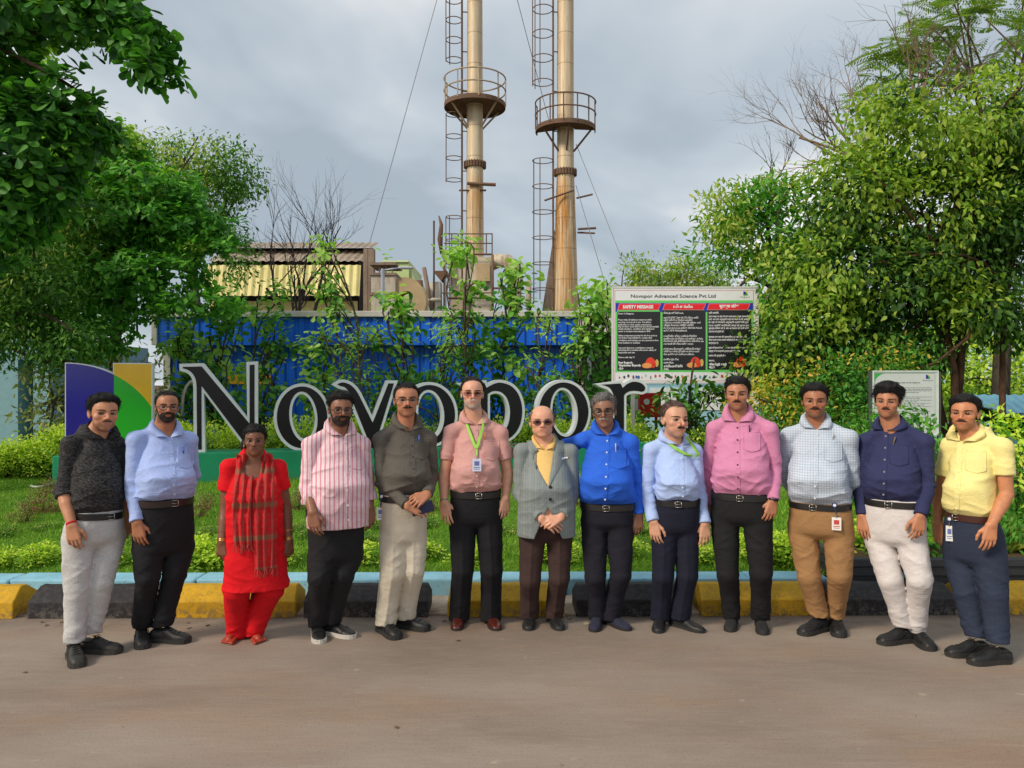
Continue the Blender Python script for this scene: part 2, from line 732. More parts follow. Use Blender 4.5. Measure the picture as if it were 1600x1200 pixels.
gx, gy = np.linspace(-22, 16, 191), np.concatenate([np.linspace(6.42, 10.5, 52), np.linspace(10.8, 20, 24)])
X, Y = np.meshgrid(gx, gy)
Z = ground_z(X.ravel(), Y.ravel())
Vv = np.stack([X.ravel(), Y.ravel() + .0128 * X.ravel(), Z], 1)
nx = len(gx)
i = np.arange(len(gy) - 1)[:, None] * nx + np.arange(nx - 1)[None, :]
Ff = np.stack([i.ravel(), i.ravel() + 1, i.ravel() + nx + 1, i.ravel() + nx], 1)


def m_lawn():
    t = NT('lawn_turf')
    v = t.coord('Object')
    c = t.ramp(t.noise(v, 1.6, 5, .65), [(.28, S(78, 120, 34)), (.5, S(100, 150, 42)), (.74, S(130, 164, 58))])
    c = t.mix(t.ramp(t.noise(v, 14, 4, .7), [(.5, 0.0), (.7, .5)]), c, S(50, 60, 26))
    t.bump(t.noise(v, 90, 4, .7), 1.0, .03)
    return t.fin(c, .9, 0, .15)


tag(obj('lawn', mesh_np('lawn', Vv, Ff, m_lawn())), kind='structure')


# ------------------------------------------------------------------ leaves
def leaf_mat(name, cols, trans=.28, rough=.45, spec=.35):
    """cols: list of linear colours mixed per leaf"""
    def mk():
        t = NT(name)
        g = t.new('ShaderNodeNewGeometry')
        oi = t.new('ShaderNodeObjectInfo')
        r = t.math('FRACT', t.math('ADD', g.outputs['Random Per Island'], oi.outputs['Random']))
        n = len(cols)
        c = t.ramp(r, [(k / max(1, n - 1), cols[k]) for k in range(n)])
        t.fin(c, rough, 0, spec)
        tr = t.new('ShaderNodeBsdfTranslucent')
        t.l.new(t.mix(1.0, c, (1.25, 1.45, .55), 'MULTIPLY'), tr.inputs[0])
        mx = t.new('ShaderNodeMixShader')
        mx.inputs[0].default_value = trans
        t.l.new(t.p.outputs[0], mx.inputs[1])
        t.l.new(tr.outputs[0], mx.inputs[2])
        t.l.new(mx.outputs[0], t.out.inputs[0])
        return t.m
    return cached(('leaf', name), mk)


TEMPL = {
    'obov': ([(0, 0), (.42, .26), (.80, .50), (1, .0), (.80, -.50), (.42, -.26)], [(0, 1, 2, 3), (0, 3, 4, 5)]),
    'oval': ([(0, 0), (.28, .44), (.70, .46), (1, .0), (.70, -.46), (.28, -.44)], [(0, 1, 2, 3), (0, 3, 4, 5)]),
    'lance': ([(0, 0), (.25, .46), (.58, .38), (1, .0), (.58, -.38), (.25, -.46)], [(0, 1, 2, 3), (0, 3, 4, 5)]),
    'obov_hi': ([(0, 0), (.16, .09), (.36, .20), (.58, .36), (.76, .47), (.90, .40), (.98, .2), (1, 0), (.98, -.2), (.90, -.40), (.76, -.47), (.58, -.36), (.36, -.20), (.16, -.09)], [(0, 1, 2, 3, 4, 5, 6, 7), (0, 7, 8, 9, 10, 11, 12, 13)]),
    'oval_hi': ([(0, 0), (.10, .20), (.28, .42), (.50, .50), (.72, .44), (.90, .25), (.97, .1), (1, 0), (.97, -.1), (.90, -.25), (.72, -.44), (.50, -.50), (.28, -.42), (.10, -.20)], [(0, 1, 2, 3, 4, 5, 6, 7), (0, 7, 8, 9, 10, 11, 12, 13)]),
    'lance_hi': ([(0, 0), (.08, .20), (.22, .44), (.40, .46), (.60, .34), (.78, .18), (.9, .07), (1, 0), (.9, -.07), (.78, -.18), (.60, -.34), (.40, -.46), (.22, -.44), (.08, -.20)], [(0, 1, 2, 3, 4, 5, 6, 7), (0, 7, 8, 9, 10, 11, 12, 13)]),
    'rhomb': ([(0, 0), (.45, .5), (1, 0), (.45, -.5)], [(0, 1, 2), (0, 2, 3)]),
}


def leaf_arrays(P, D, N, Ln, Wd, shape='oval', curl=.18, fold=.22):
    pts, faces = TEMPL[shape]
    pts = np.array(pts)
    n = len(P)
    D = D / (np.linalg.norm(D, axis=1, keepdims=True) + 1e-9)
    N = N - D * (N * D).sum(1, keepdims=True)
    N = N / (np.linalg.norm(N, axis=1, keepdims=True) + 1e-9)
    Sd = np.cross(D, N)
    u, v = pts[:, 0], pts[:, 1]
    w = fold * np.abs(v)
    V = P[:, None] + D[:, None] * (u[None, :, None] * Ln[:, None, None]) + Sd[:, None] * (v[None, :, None] * Wd[:, None, None]) \
        + N[:, None] * ((w[None, :, None] * Wd[:, None, None]) - (curl * u * u)[None, :, None] * Ln[:, None, None])
    m = len(pts)
    F = np.array(faces)[None] + (np.arange(n) * m)[:, None, None]
    return V.reshape(-1, 3), F.reshape(-1, F.shape[-1])


def single_leaf_mesh(shape, mat):
    def mk():
        V, F = leaf_arrays(np.zeros((1, 3)), np.array([[1., 0, 0]]), np.array([[0, 0, 1.]]), np.array([1.]), np.array([1.]), shape + '_hi' if shape + '_hi' in TEMPL else shape)
        return mesh_np('leaf', V, F, mat)
    return cached(('single', shape, mat.name), mk)


def place_leaf_objects(parent, P, D, N, Ln, Wd, shape, mat, off):
    """each leaf an object of its own, sharing one mesh"""
    me = single_leaf_mesh(shape, mat)
    for p, d, n, l, w in zip(P, D, N, Ln, Wd):
        d = Vector(d).normalized()
        n = Vector(n)
        n = (n - d * n.dot(d)).normalized()
        s = n.cross(d)
        M = Matrix(((d.x * l, s.x * w, n.x * l, p[0] - off[0]), (d.y * l, s.y * w, n.y * l, p[1] - off[1]), (d.z * l, s.z * w, n.z * l, p[2] - off[2]), (0, 0, 0, 1)))
        o = bpy.data.objects.new('leaf', me)
        COL.objects.link(o)
        o.parent = parent
        o.matrix_local = M


def runit(n, rs):
    v = rs.normal(size=(n, 3))
    return v / np.linalg.norm(v, axis=1, keepdims=True)


def blob_px(px, py, Y, rx, ry, rd):
    c = at(px, py, Y)
    return (np.array(c), np.array((rx / FPX * Y, rd, ry / FPX * Y)))


def crown_points(blobs, n, rs, spread=.16, per=9, gap=.42, gs=1.6, shell=(.55, 1.0)):
    """clump centres inside ellipsoids, then leaves round them -> P, outward, clump index"""
    vol = np.array([b[1].prod() ** (2 / 3.) for b in blobs])
    cnt = np.maximum(1, (vol / vol.sum() * n / per * 1.5).astype(int))
    Cs, Os = [], []
    for (c, r), k in zip(blobs, cnt):
        u = runit(k, rs)
        rad = rs.uniform(shell[0] ** 2, shell[1] ** 2, k) ** .5
        q = c + u * r * rad[:, None]
        g = vnoise(q[:, 0] * gs + 7, q[:, 1] * gs + 3, q[:, 2] * gs * 1.3)
        keep = g > gap - .12 * (1 - rad)
        Cs.append(q[keep])
        o = u / r
        Os.append((o / np.linalg.norm(o, axis=1, keepdims=True))[keep])
    C, O = np.concatenate(Cs), np.concatenate(Os)
    if len(C) * per > n:
        s = rs.permutation(len(C))[:max(1, n // per)]
        C, O = C[s], O[s]
    idx = np.repeat(np.arange(len(C)), per)
    P = C[idx] + rs.normal(size=(len(idx), 3)) * spread * np.array((1, 1, .7))
    return P, O[idx], idx, C


def dirs(P, O, rs, out=.6, down=.25, rnd=.7, up=.75, nr=.5):
    n = len(P)
    D = O * out + runit(n, rs) * rnd + np.array((0, 0, -down))
    N = np.array((0, 0, up)) + O * .45 + runit(n, rs) * nr
    return D, N


def limb_paths(base, tips, rs, r0, r1=.015, wig=.12, seg=6):
    V, F = [], []
    for tp in tips:
        a, b = np.array(base[0]), np.array(tp)
        pts = []
        ln = np.linalg.norm(b - a)
        off = rs.normal(size=3) * ln * wig
        for t in np.linspace(0, 1, seg):
            p = a * (1 - t) + b * t
            p = p + off * math.sin(math.pi * t) + np.array((0, 0, .10 * ln * math.sin(math.pi * t)))
            pts.append(p)
        v, f = tube_np(pts, list(np.linspace(r0, r1, seg)), 6)
        n0 = len(V)
        V += v
        F += [tuple(i + n0 for i in q) for q in f]
    return V, F


def bark(name, a, b, sc=14):
    def mk():
        t = NT(name)
        v = t.coord('Object', (1, 1, .35))
        n = t.noise(v, sc, 5, .7, .5)
        c = t.ramp(n, [(.3, a), (.7, b)])
        t.bump(n, .8, .02)
        return t.fin(c, .92, 0, .15)
    return cached(('bark', name), mk)


BARK = bark('bark', S(52, 44, 36), S(98, 86, 72))
BARK_R = bark('reddish_bark', S(58, 40, 32), S(104, 78, 62))


def tree(name, label, base, trunk_top, r0, blobs, n, leaf, mats, seed, shape='oval', lw=.5, spread=.2, per=9, gap=.42, gs=1.4, down=.25, out=.6, rnd=.7,
         singles=0, young=.25, group=None, limbs=10, r_limb=.05, trunks=None, shell=(.5, 1.0), barkm=None, cat='tree', nr=.5, up=.75, lit_top=True, rosette=0.0, hi=False, upright=False):  # young: share of clumps in the lighter leaf colour that imitates sun
    rs = np.random.RandomState(seed)
    root = thing(name, label, cat, tuple(base), 0, group)
    off = np.array(base)
    P, O, idx, C = crown_points(blobs, n, rs, spread, per, gap, gs, shell)
    D, N = dirs(P, O, rs, out, down, rnd, up, nr)
    if rosette:
        # leaves radiate from the end of each twig
        tw = np.repeat(O[::per] * .5 + runit(len(C), rs) * .5 + np.array((0, 0, .55)), per, axis=0)[:len(P)]
        tw /= np.linalg.norm(tw, axis=1, keepdims=True)
        rd = runit(len(P), rs)
        rd = rd - tw * (rd * tw).sum(1, keepdims=True)
        rd /= np.linalg.norm(rd, axis=1, keepdims=True) + 1e-9
        P = P * (1 - rosette) + (C[idx] + rd * .02 + tw * rs.uniform(-.09, .03, (len(P), 1))) * rosette
        D = rd + tw * rs.uniform(.0, .7, (len(P), 1)) - np.array((0, 0, down))
        N = tw + runit(len(P), rs) * .25
    Ln = leaf * rs.uniform(.65, 1.2, len(P))
    Wd = Ln * lw * rs.uniform(.8, 1.15, len(P))
    # lighter leaf clumps, massed at top and left to paint in sunlight
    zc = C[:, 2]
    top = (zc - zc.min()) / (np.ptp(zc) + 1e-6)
    score = rs.rand(len(C)) * .3 + (top * .4 if lit_top else 0) + .55 * vnoise(C[:, 0] * 1.1, C[:, 1] * 1.1, C[:, 2] * 1.1) - .06 * C[:, 0]
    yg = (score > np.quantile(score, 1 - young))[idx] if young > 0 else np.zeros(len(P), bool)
    sing = np.zeros(len(P), bool)
    if singles:
        dist = np.linalg.norm(P - np.array((0, 0, HC)), axis=1) / Ln
        inview = (np.abs(P[:, 0] / P[:, 1]) < .68) & (np.abs((P[:, 2] - HC) / P[:, 1]) < .52)
        order = np.argsort(np.where(inview, dist, 1e9))
        sing[order[:singles]] = True
    sel = ~sing
    Vs, Fs, mi = [], [], []
    sh_ = shape + '_hi' if hi else shape
    V, F = leaf_arrays(P[sel] - off, D[sel], N[sel], Ln[sel], Wd[sel], sh_)
    nf = len(TEMPL[sh_][1])
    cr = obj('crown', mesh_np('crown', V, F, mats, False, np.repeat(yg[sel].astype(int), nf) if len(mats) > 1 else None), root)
    if singles:
        cr['kind'] = 'stuff'
        for k, m in enumerate(mats[:2]):
            s = sing & (yg == bool(k))
            place_leaf_objects(root, P[s], D[s], N[s], Ln[s], Wd[s], shape, m, off)
    bm = barkm or BARK
    if trunk_top is not None:
        tr = trunks or [(base, trunk_top, r0)]
        for a, b, r in tr:
            a, b = np.array(a) - off, np.array(b) - off
            w = rs.normal(size=3) * .05 * np.linalg.norm(b - a) * np.array((1, 1, 0))
            pts = [a * (1 - t) + b * t + w * math.sin(math.pi * t) for t in np.linspace(0, 1, 8)]
            v, f = tube_np(pts, [r * (1.25 - .75 * t ** .6) for t in np.linspace(0, 1, 8)], 9)
            mb = MB()
            mb.add(v, f)
            mb.build('trunk', bm, root, True)
            if limbs:
                tips = C[rs.permutation(len(C))[:limbs]] - off
                if upright:
                    v, f = [], []
                    for tp in tips:
                        st_ = pts[max(1, int(7 * np.clip((tp[2] - a[2]) / max(.1, b[2] - a[2]) - .22, .12, .95)))]
                        v1, f1 = limb_paths((st_,), [tp], rs, r_limb)
                        n1 = len(v)
                        v += v1
                        f += [tuple(q + n1 for q in g) for g in f1]
                else:
                    v, f = limb_paths((b,), tips, rs, r_limb)
                mb = MB()
                mb.add(v, f)
                mb.build('branches', bm, root, True)
    return root


# ---- grass
def m_grass():
    t = NT('grass_blades')
    g = t.new('ShaderNodeNewGeometry')
    v = t.coord('Object')
    c = t.ramp(g.outputs['Random Per Island'], [(0, S(84, 136, 34)), (.5, S(126, 184, 50)), (1, S(176, 206, 84))])
    c = t.mix(t.ramp(t.noise(v, 1.5, 4, .6), [(.46, 0.0), (.68, .45)]), c, S(76, 104, 32))
    t.fin(c, .55, 0, .25)
    tr = t.new('ShaderNodeBsdfTranslucent')
    t.l.new(c, tr.inputs[0])
    mx = t.new('ShaderNodeMixShader')
    mx.inputs[0].default_value = .3
    t.l.new(t.p.outputs[0], mx.inputs[1])
    t.l.new(tr.outputs[0], mx.inputs[2])
    t.l.new(mx.outputs[0], t.out.inputs[0])
    return t.m


NB = 150000
gx_ = NPR.uniform(-7.6, 4.4, NB)
gy_ = 6.46 + 4.3 * NPR.rand(NB) ** 1.15
# tufts: pull blades together
gx_ += .05 * np.sin(gy_ * 23 + gx_ * 7)
P = np.stack([gx_, gy_ + .0128 * gx_, ground_z(gx_, gy_) - .004], 1)
hh = NPR.uniform(.018, .05, NB) * (.6 + .9 * vnoise(gx_ * 2.2, gy_ * 2.2, gx_ * 0))
an = NPR.uniform(0, 6.283, NB)
ln = NPR.normal(size=(NB, 2)) * .5
tipp = P + np.stack([ln[:, 0] * hh, ln[:, 1] * hh, hh], 1)
wv = np.stack([np.cos(an), np.sin(an), np.zeros(NB)], 1) * .0042
V = np.stack([P - wv, P + wv, tipp], 1).reshape(-1, 3)
F = np.arange(NB * 3).reshape(-1, 3)
tag(obj('grass', mesh_np('grass', V, F, m_grass(), False)), kind='stuff')

# fallen leaves and grit lying along the road edge
NPL = 110
px_ = NPR.uniform(-5.2, 5.2, NPL)
py_ = np.where(NPR.rand(NPL) < .72, 5.62 - np.abs(NPR.normal(size=NPL)) * .10, NPR.uniform(3.4, 5.5, NPL))
aa = NPR.uniform(0, 6.28, NPL)
Dv = np.stack([np.cos(aa), np.sin(aa), NPR.uniform(-.05, .15, NPL)], 1)
Nv = np.stack([NPR.normal(size=NPL) * .25, NPR.normal(size=NPL) * .25, np.ones(NPL)], 1)
Lv = np.where(NPR.rand(NPL) < .35, NPR.uniform(.025, .05, NPL), NPR.uniform(.007, .016, NPL))
V, F = leaf_arrays(np.stack([px_, py_, np.full(NPL, .006)], 1), Dv, Nv, Lv, Lv * .55, 'oval', .25, .3)
tag(obj('leaf_litter', mesh_np('leaf_litter', V, F, leaf_mat('litter_leaf', [S(96, 76, 52), S(134, 112, 76), S(78, 62, 48), S(150, 140, 120)], .1), False)), kind='stuff')
# ================================================================== company sign
from mathutils.geometry import tessellate_polygon
SO = np.array((-5.366, 9.239))
SU = np.array((.9624, .2717))
SANG = math.atan2(SU[1], SU[0])


def sg(px, py):
    """photo pixel on the sign's plane -> (u, z) in metres"""
    q = (px - 800) / FPX
    u = (q * SO[1] - SO[0]) / (SU[0] - SU[1] * q)
    return (u, HC - (py - 600) / FPX * (SO[1] + SU[1] * u))


def area(p):
    return sum(p[i][0] * p[(i + 1) % len(p)][1] - p[(i + 1) % len(p)][0] * p[i][1] for i in range(len(p))) / 2


def ccw(p):
    return p if area(p) > 0 else p[::-1]


def offset_poly(p, d):
    p = ccw(p)
    n = len(p)
    out = []
    for i in range(n):
        a, b, c = (Vector(p[(i + k - 1) % n]) for k in range(3))
        e1, e2 = (b - a).normalized(), (c - b).normalized()
        n1, n2 = Vector((e1.y, -e1.x)), Vector((e2.y, -e2.x))
        m = n1 + n2
        if m.length < 1e-4:
            m = n1
        m.normalize()
        k = d / max(.45, m.dot(n1))
        out.append(tuple(b + m * k))
    return out


def plate(mb, loops, y0, y1, mi=0, mside=None):
    """loops: outer then holes in (x,z); solid between y0 (front) and y1"""
    loops = [ccw(loops[0])] + [ccw(l)[::-1] for l in loops[1:]]
    flat = [p for l in loops for p in l]
    tris = tessellate_polygon([[Vector((x, z, 0)) for x, z in l] for l in loops])
    n = len(flat)
    vs = [(x, y0, z) for x, z in flat] + [(x, y1, z) for x, z in flat]
    fs = []
    for t in tris:
        a, b, c = (flat[i] for i in t)
        if (b[0] - a[0]) * (c[1] - a[1]) - (c[0] - a[0]) * (b[1] - a[1]) < 0:
            t = t[::-1]
        fs.append(tuple(t))
    back = [tuple(i + n for i in reversed(t)) for t in fs]
    mb.add(vs, fs + back, mi)
    k = 0
    side = []
    for l in loops:
        m = len(l)
        for i in range(m):
            a, b = k + i, k + (i + 1) % m
            side.append((a, a + n, b + n, b))
        k += m
    nv = len(mb.v) - 2 * n
    mb.f += [tuple(i + nv for i in f) for f in side]
    mb.m += [mi if mside is None else mside] * len(side)


def catmull(pts, n=5):
    out = []
    for i in range(len(pts) - 1):
        p0, p1, p2, p3 = pts[max(i - 1, 0)], pts[i], pts[i + 1], pts[min(i + 2, len(pts) - 1)]
        for k in range(n):
            t = k / n
            out.append(tuple(.5 * (2 * p1[j] + (p2[j] - p0[j]) * t + (2 * p0[j] - 5 * p1[j] + 4 * p2[j] - p3[j]) * t * t + (3 * p1[j] - p0[j] - 3 * p2[j] + p3[j]) * t ** 3) for j in range(2)))
    out.append(tuple(pts[-1]))
    return out


def oval(cx, cy, rx, ry, tilt=0.0, n=48, sq=1.0):
    out = []
    for k in range(n):
        a = 2 * math.pi * k / n
        x, y = rx * math.copysign(abs(math.cos(a)) ** sq, math.cos(a)), ry * math.copysign(abs(math.sin(a)) ** sq, math.sin(a))
        out.append((cx + x * math.cos(tilt) - y * math.sin(tilt), cy + x * math.sin(tilt) + y * math.cos(tilt)))
    return out


letters = {}
letters['N'] = [[(285.7, 573.2), (315, 572.5), (390, 662), (390, 570.2), (397.8, 569.8), (397.8, 704), (391, 704), (314.9, 603), (315.2, 702.5), (308, 702.5)] +
                catmull([(307.2, 606), (306.0, 594), (301.5, 584.5), (294, 578.2), (285.7, 575.5)], 4)]
letters['o'] = [oval(472, 652, 39.5, 48.2), oval(474, 651.2, 22, 39.5, -.10)]
letters['v'] = [catmull([(527, 600.6), (531, 598.4), (537, 597.6), (546, 600.4), (553.5, 606.5), (560, 615.5)], 4) + [(582.3, 660.5), (606.9, 599), (615.6, 599), (584.5, 701), (580.5, 701)] +
                catmull([(556, 640), (548.5, 621), (543.5, 610.5), (538, 604.8), (531.5, 603.2)], 4)]
letters['o.001'] = [oval(671, 648, 40, 46.6), oval(672, 646.8, 22.2, 38, -.10)]
letters['p'] = [[(742, 690), (742, 626)] + catmull([(741, 618), (737, 608), (731, 602.5), (723, 600)], 4) + [(757, 598.6), (760.5, 606)] +
                catmull([(766, 602.5), (776, 598.4), (786, 598.4), (800, 604), (811, 618), (816, 640), (813, 662), (804, 678), (790, 687.5), (774, 688.5)], 4) + [(759, 684), (759, 690)],
                catmull([(762, 616), (768, 612), (776, 611), (785, 614), (793, 624), (797, 642), (795, 660), (789, 672), (780, 677.5), (771, 677)], 4) + [(762, 672)]]
letters['o.002'] = [oval(880.8, 643.5, 38.6, 46), oval(881.5, 644, 21.5, 38.6, -.10)]
letters['r'] = [[(960, 684.5)] + [(960, 626)] + catmull([(959, 618), (955, 609), (949, 604), (939.4, 601)], 4) + [(969.5, 599), (973, 606)] +
                catmull([(979, 600.5), (988, 596.6), (997, 597), (1004, 600), (1008, 605), (1007, 610), (1003, 612), (997, 611), (990, 610.6), (983, 611.6), (977, 615)], 4) + [(975, 618), (975, 684.5)]]

sign = thing('company_sign', 'long green plinth sign with big black letters spelling Novopor', 'sign', (SO[0], SO[1], 0), SANG)
white_edge = plain('white_acrylic', S(222, 226, 230), .4, var=.04)
black_face = plain('black_acrylic', (.008, .008, .009), .3, spec=.35, var=.2)
for ch, loops in letters.items():
    L_ = [[sg(*p) for p in l] for l in loops]
    mb = MB()
    wl_ = [offset_poly(L_[0], .040)] + [offset_poly(l, -.034) for l in L_[1:]]
    wl_ = [[(x, max(z, .845)) for x, z in l] for l in wl_]
    plate(mb, wl_, 0.004, .15)
    lo = mb.build('letter', white_edge, sign)
    lo['label'] = 'letter ' + ch[0]
    mb = MB()
    plate(mb, L_, 0.0, .10)
    mb.build('letter_face', black_face, lo)
# plinth
mb = MB()
u1 = sg(1035, 690)[0]
mb.box((-.12, -.10, .25), (u1, .42, .862), 0, .012)


def m_plinth():
    t = NT('green_plinth_paint')
    v = t.coord('Object')
    c = t.ramp(t.noise(v, 2.5, 4, .6), [(.3, S(18, 132, 92)), (.7, S(24, 150, 104))])
    z = t.sep(v)[2]
    dirt = t.math('MULTIPLY', t.ramp(t.noise(t.coord('Object', (1, 1, .5)), 9, 5, .7), [(.42, 0.0), (.7, .8)]), t.ramp(z, [(.42, 1.0), (.62, .0)]))
    c = t.mix(dirt, c, S(92, 96, 60))
    return t.fin(c, .5, 0, .4)


mb.build('plinth', m_plinth(), sign)
# logo panel
z0 = .862
lu = [sg(103, 0)[0], sg(178, 0)[0], sg(236.5, 0)[0]]
zt = sg(103, 568)[1]
rad = zt - z0 + .0
cx_, cz_ = lu[0], z0
arc = [(cx_ + rad * math.sin(a), cz_ + rad * math.cos(a)) for a in np.linspace(0, math.pi / 2, 40)]
ydiv = lu[1] - lu[0]
a_div = math.asin(min(1, ydiv / rad))
blue_p = [(cx_, cz_)] + [(lu[1], cz_)] + [(lu[1], cz_ + math.sqrt(rad ** 2 - ydiv ** 2))] + [p for p in arc[::-1] if p[0] < lu[1] - .005]
wR = lu[2] - lu[0]
e2 = math.sqrt(max(0, rad ** 2 - wR ** 2))
green_p = [(lu[1], cz_), (lu[2], cz_), (lu[2], cz_ + e2)] + [p for p in arc[::-1] if lu[1] + .005 < p[0] < lu[2] - .005] + [(lu[1], cz_ + math.sqrt(rad ** 2 - ydiv ** 2))]
yel_p = [(lu[1], cz_ + math.sqrt(rad ** 2 - ydiv ** 2))] + [p for p in arc if lu[1] + .005 < p[0] < lu[2] - .005] + [(lu[2], cz_ + e2), (lu[2], zt), (lu[1], zt)]
gl = lambda n, c: plain(n, c, .12, spec=.6, var=.05)
mb = MB()
whole = [(cx_ - .012, cz_), (lu[2] + .012, cz_), (lu[2] + .012, zt + .012), (lu[1] - .012, zt + .012), (lu[1] - .012, cz_ + math.sqrt(rad ** 2 - ydiv ** 2) + .012)] + [(p[0], p[1] + .012) for p in arc[::-1] if p[0] < lu[1] - .02 and p[0] > cx_] + [(cx_ - .012, zt + .012)]
plate(mb, [whole], .004, .16)
lg = mb.build('logo_box', white_edge, sign)
for nm, pl, c in (('logo_blue_face', blue_p, S(16, 18, 140)), ('logo_green_face', green_p, S(14, 172, 26)), ('logo_yellow_face', yel_p, S(232, 182, 10))):
    mb = MB()
    plate(mb, [pl], 0.0, .05)
    mb.build(nm, gl(nm, c), lg)
# steel post behind the last letter
mb = MB()
u_ = sg(979, 650)[0]
mb.box((u_ - .04, .16, .3), (u_ + .045, .24, sg(979, 612)[1]), 0, .004)
mb.build('post', plain('grey_steel_post', S(128, 132, 134), .5, .3), sign)


# ------------------------------------------------------------------ wheel stops along the road edge
def m_block(name, base, chip, dirt):
    t = NT(name)
    v = t.coord('Object')
    oi = t.new('ShaderNodeObjectInfo')
    va = t.new('ShaderNodeVectorMath', operation='ADD')
    t.l.new(v, va.inputs[0])
    t.l.new(oi.outputs['Location'], va.inputs[1])
    w = va.outputs[0]
    c = t.ramp(t.noise(w, 6, 5, .65), [(.3, tuple(q * .82 for q in base)), (.7, tuple(min(1, q * 1.12) for q in base))])
    z = t.sep(v)[2]
    ch = t.noise(w, 26, 5, .75)
    low = t.ramp(z, [(.0, 1.0), (.10, .22)])
    c = t.mix(t.math('MULTIPLY', t.ramp(ch, [(.47, 0.0), (.57, 1.0)]), low), c, chip)
    c = t.mix(t.ramp(t.noise(w, 70, 3), [(.64, 0.0), (.70, .8)]), c, dirt)
    c = t.mix(t.ramp(t.noise(w, 3.1, 4, .7), [(.55, 0.0), (.75, .45)]), c, dirt)
    t.bump(t.noise(w, 55, 4, .7), .5, .006)
    return t.fin(c, .72, 0, .35)


BLACKB = m_block('black_block_paint', S(44, 42, 46), S(96, 90, 84), S(30, 28, 28))
YELB = m_block('yellow_block_paint', S(206, 160, 28), S(120, 104, 74), S(110, 84, 30))


def block_mesh(L_, seed):
    bm = bmesh.new()
    h1, h2, d = .117, .205, .33
    prof = [(0, 0), (0, h1), (.13, h2), (.20, h2), (d, h1), (d, 0)]
    n = 14
    rs = random.Random(seed)
    rings = []
    for i in range(n + 1):
        x = -L_ / 2 + L_ * i / n
        ins = 0.0
        r = []
        for y, z in prof:
            xx = x
            if i in (0, n) and z > h1:
                xx += .018 * (1 if i == 0 else -1)
            r.append(bm.verts.new((xx + (rs.uniform(-.002, .002)), y + rs.uniform(-.0015, .0015), z + (rs.uniform(-.0025, .0025) if z > 0 else 0))))
        rings.append(r)
    for i in range(n):
        for k in range(len(prof) - 1):
            bm.faces.new((rings[i][k], rings[i][k + 1], rings[i + 1][k + 1], rings[i + 1][k]))
    bm.faces.new(rings[0][::-1])
    bm.faces.new(rings[-1])
    bmesh.ops.recalc_face_normals(bm, faces=bm.faces)
    ed = [e for e in bm.edges if len(e.link_faces) == 2 and e.calc_face_angle(0) > .35]
    bmesh.ops.bevel(bm, geom=ed, offset=.010, segments=2, affect='EDGES', profile=.6)
    me = bpy.data.meshes.new('wheel_stop')
    bm.to_mesh(me)
    bm.free()
    return me


stops = [(-170, 19, 'y'), (43, 246, 'k'), (262, 460, 'y'), (474, 669, 'k'), (699, 882, 'y'), (900, 1082, 'k'), (1095, 1288, 'y'), (1297, 1495, 'k'), (1506, 1705, 'y')]
slab = {0: 'yellow wheel stop cut off by the left edge of the picture', 1: 'black wheel stop behind the man in pale grey jeans', 2: 'yellow wheel stop behind the woman in red',
        3: 'black wheel stop behind the man in cream trousers', 4: 'yellow wheel stop behind the man in brown trousers', 5: 'black wheel stop behind the man in royal blue shirt',
        6: 'yellow wheel stop behind the man in bright pink shirt', 7: 'black wheel stop in front of the dark planter behind white jeans', 8: 'yellow wheel stop cut off by the right edge of the picture'}
for k, (a, b, c) in enumerate(stops):
    Yk = kerb_y((a + b) / 2 / 1200 * 5.7 - 3.8)
    x0, x1 = (a - 800) / FPX * (Yk + .0), (b - 800) / FPX * (Yk + .0)
    me = block_mesh(x1 - x0, k)
    me.materials.append(YELB if c == 'y' else BLACKB)
    o = obj('wheel_stop', me, None, ((x0 + x1) / 2, Yk, .002), (0, 0, .0128))
    tag(o, slab[k], 'wheel stop', 'wheel stops along the road edge')

# ------------------------------------------------------------------ planters at the right
pm_ = plain('dark_planter_stone', S(58, 60, 66), .6, var=.25, scale=60, bump=.3)
for k, (x0, x1, lab) in enumerate(((2.63, 3.07, 'short dark grey planter trough behind the man in white jeans'), (3.13, 4.9, 'long dark grey planter trough at the right edge'))):
    t_ = thing('planter', lab, 'planter', ((x0 + x1) / 2, 6.1 + .0128 * x0, 0), .0128, 'dark planter troughs')
    w = (x1 - x0) / 2
    mb = MB()
    mb.box((-w + .03, -.05, 0), (w - .03, .50, .20), 0, .008)
    mb.build('lower_step', pm_, t_)
    mb = MB()
    mb.box((-w + .015, -.07, .202), (w - .015, .52, .275), 0, .008)
    mb.build('trough', pm_, t_)
    mb = MB()
    mb.box((-w, -.09, .277), (w, -.03, .345), 0, .010)
    mb.box((-w, .48, .277), (w, .54, .345), 0, .010)
    mb.box((-w, -.028, .277), (-w + .06, .478, .345), 0, .010)
    mb.box((w - .06, -.028, .277), (w, .478, .345), 0, .010)
    mb.build('rim', pm_, t_)
    mb = MB()
    mb.box((-w + .062, -.028, .27), (w - .062, .478, .31), 0)
    mb.build('potting_soil', cached('soil2', m_soil), t_)
# little teal tap sticking out between the planters
mb = MB()
mb.tube([(3.10, 6.13, .0), (3.10, 6.13, .20), (3.10, 6.08, .22), (3.10, 6.06, .19)], .014, 8)
tag(mb.build('tap', plain('teal_pipe', S(60, 140, 150), .4), None, True), 'small teal pipe standing in the gap between the two planters', 'pipe')

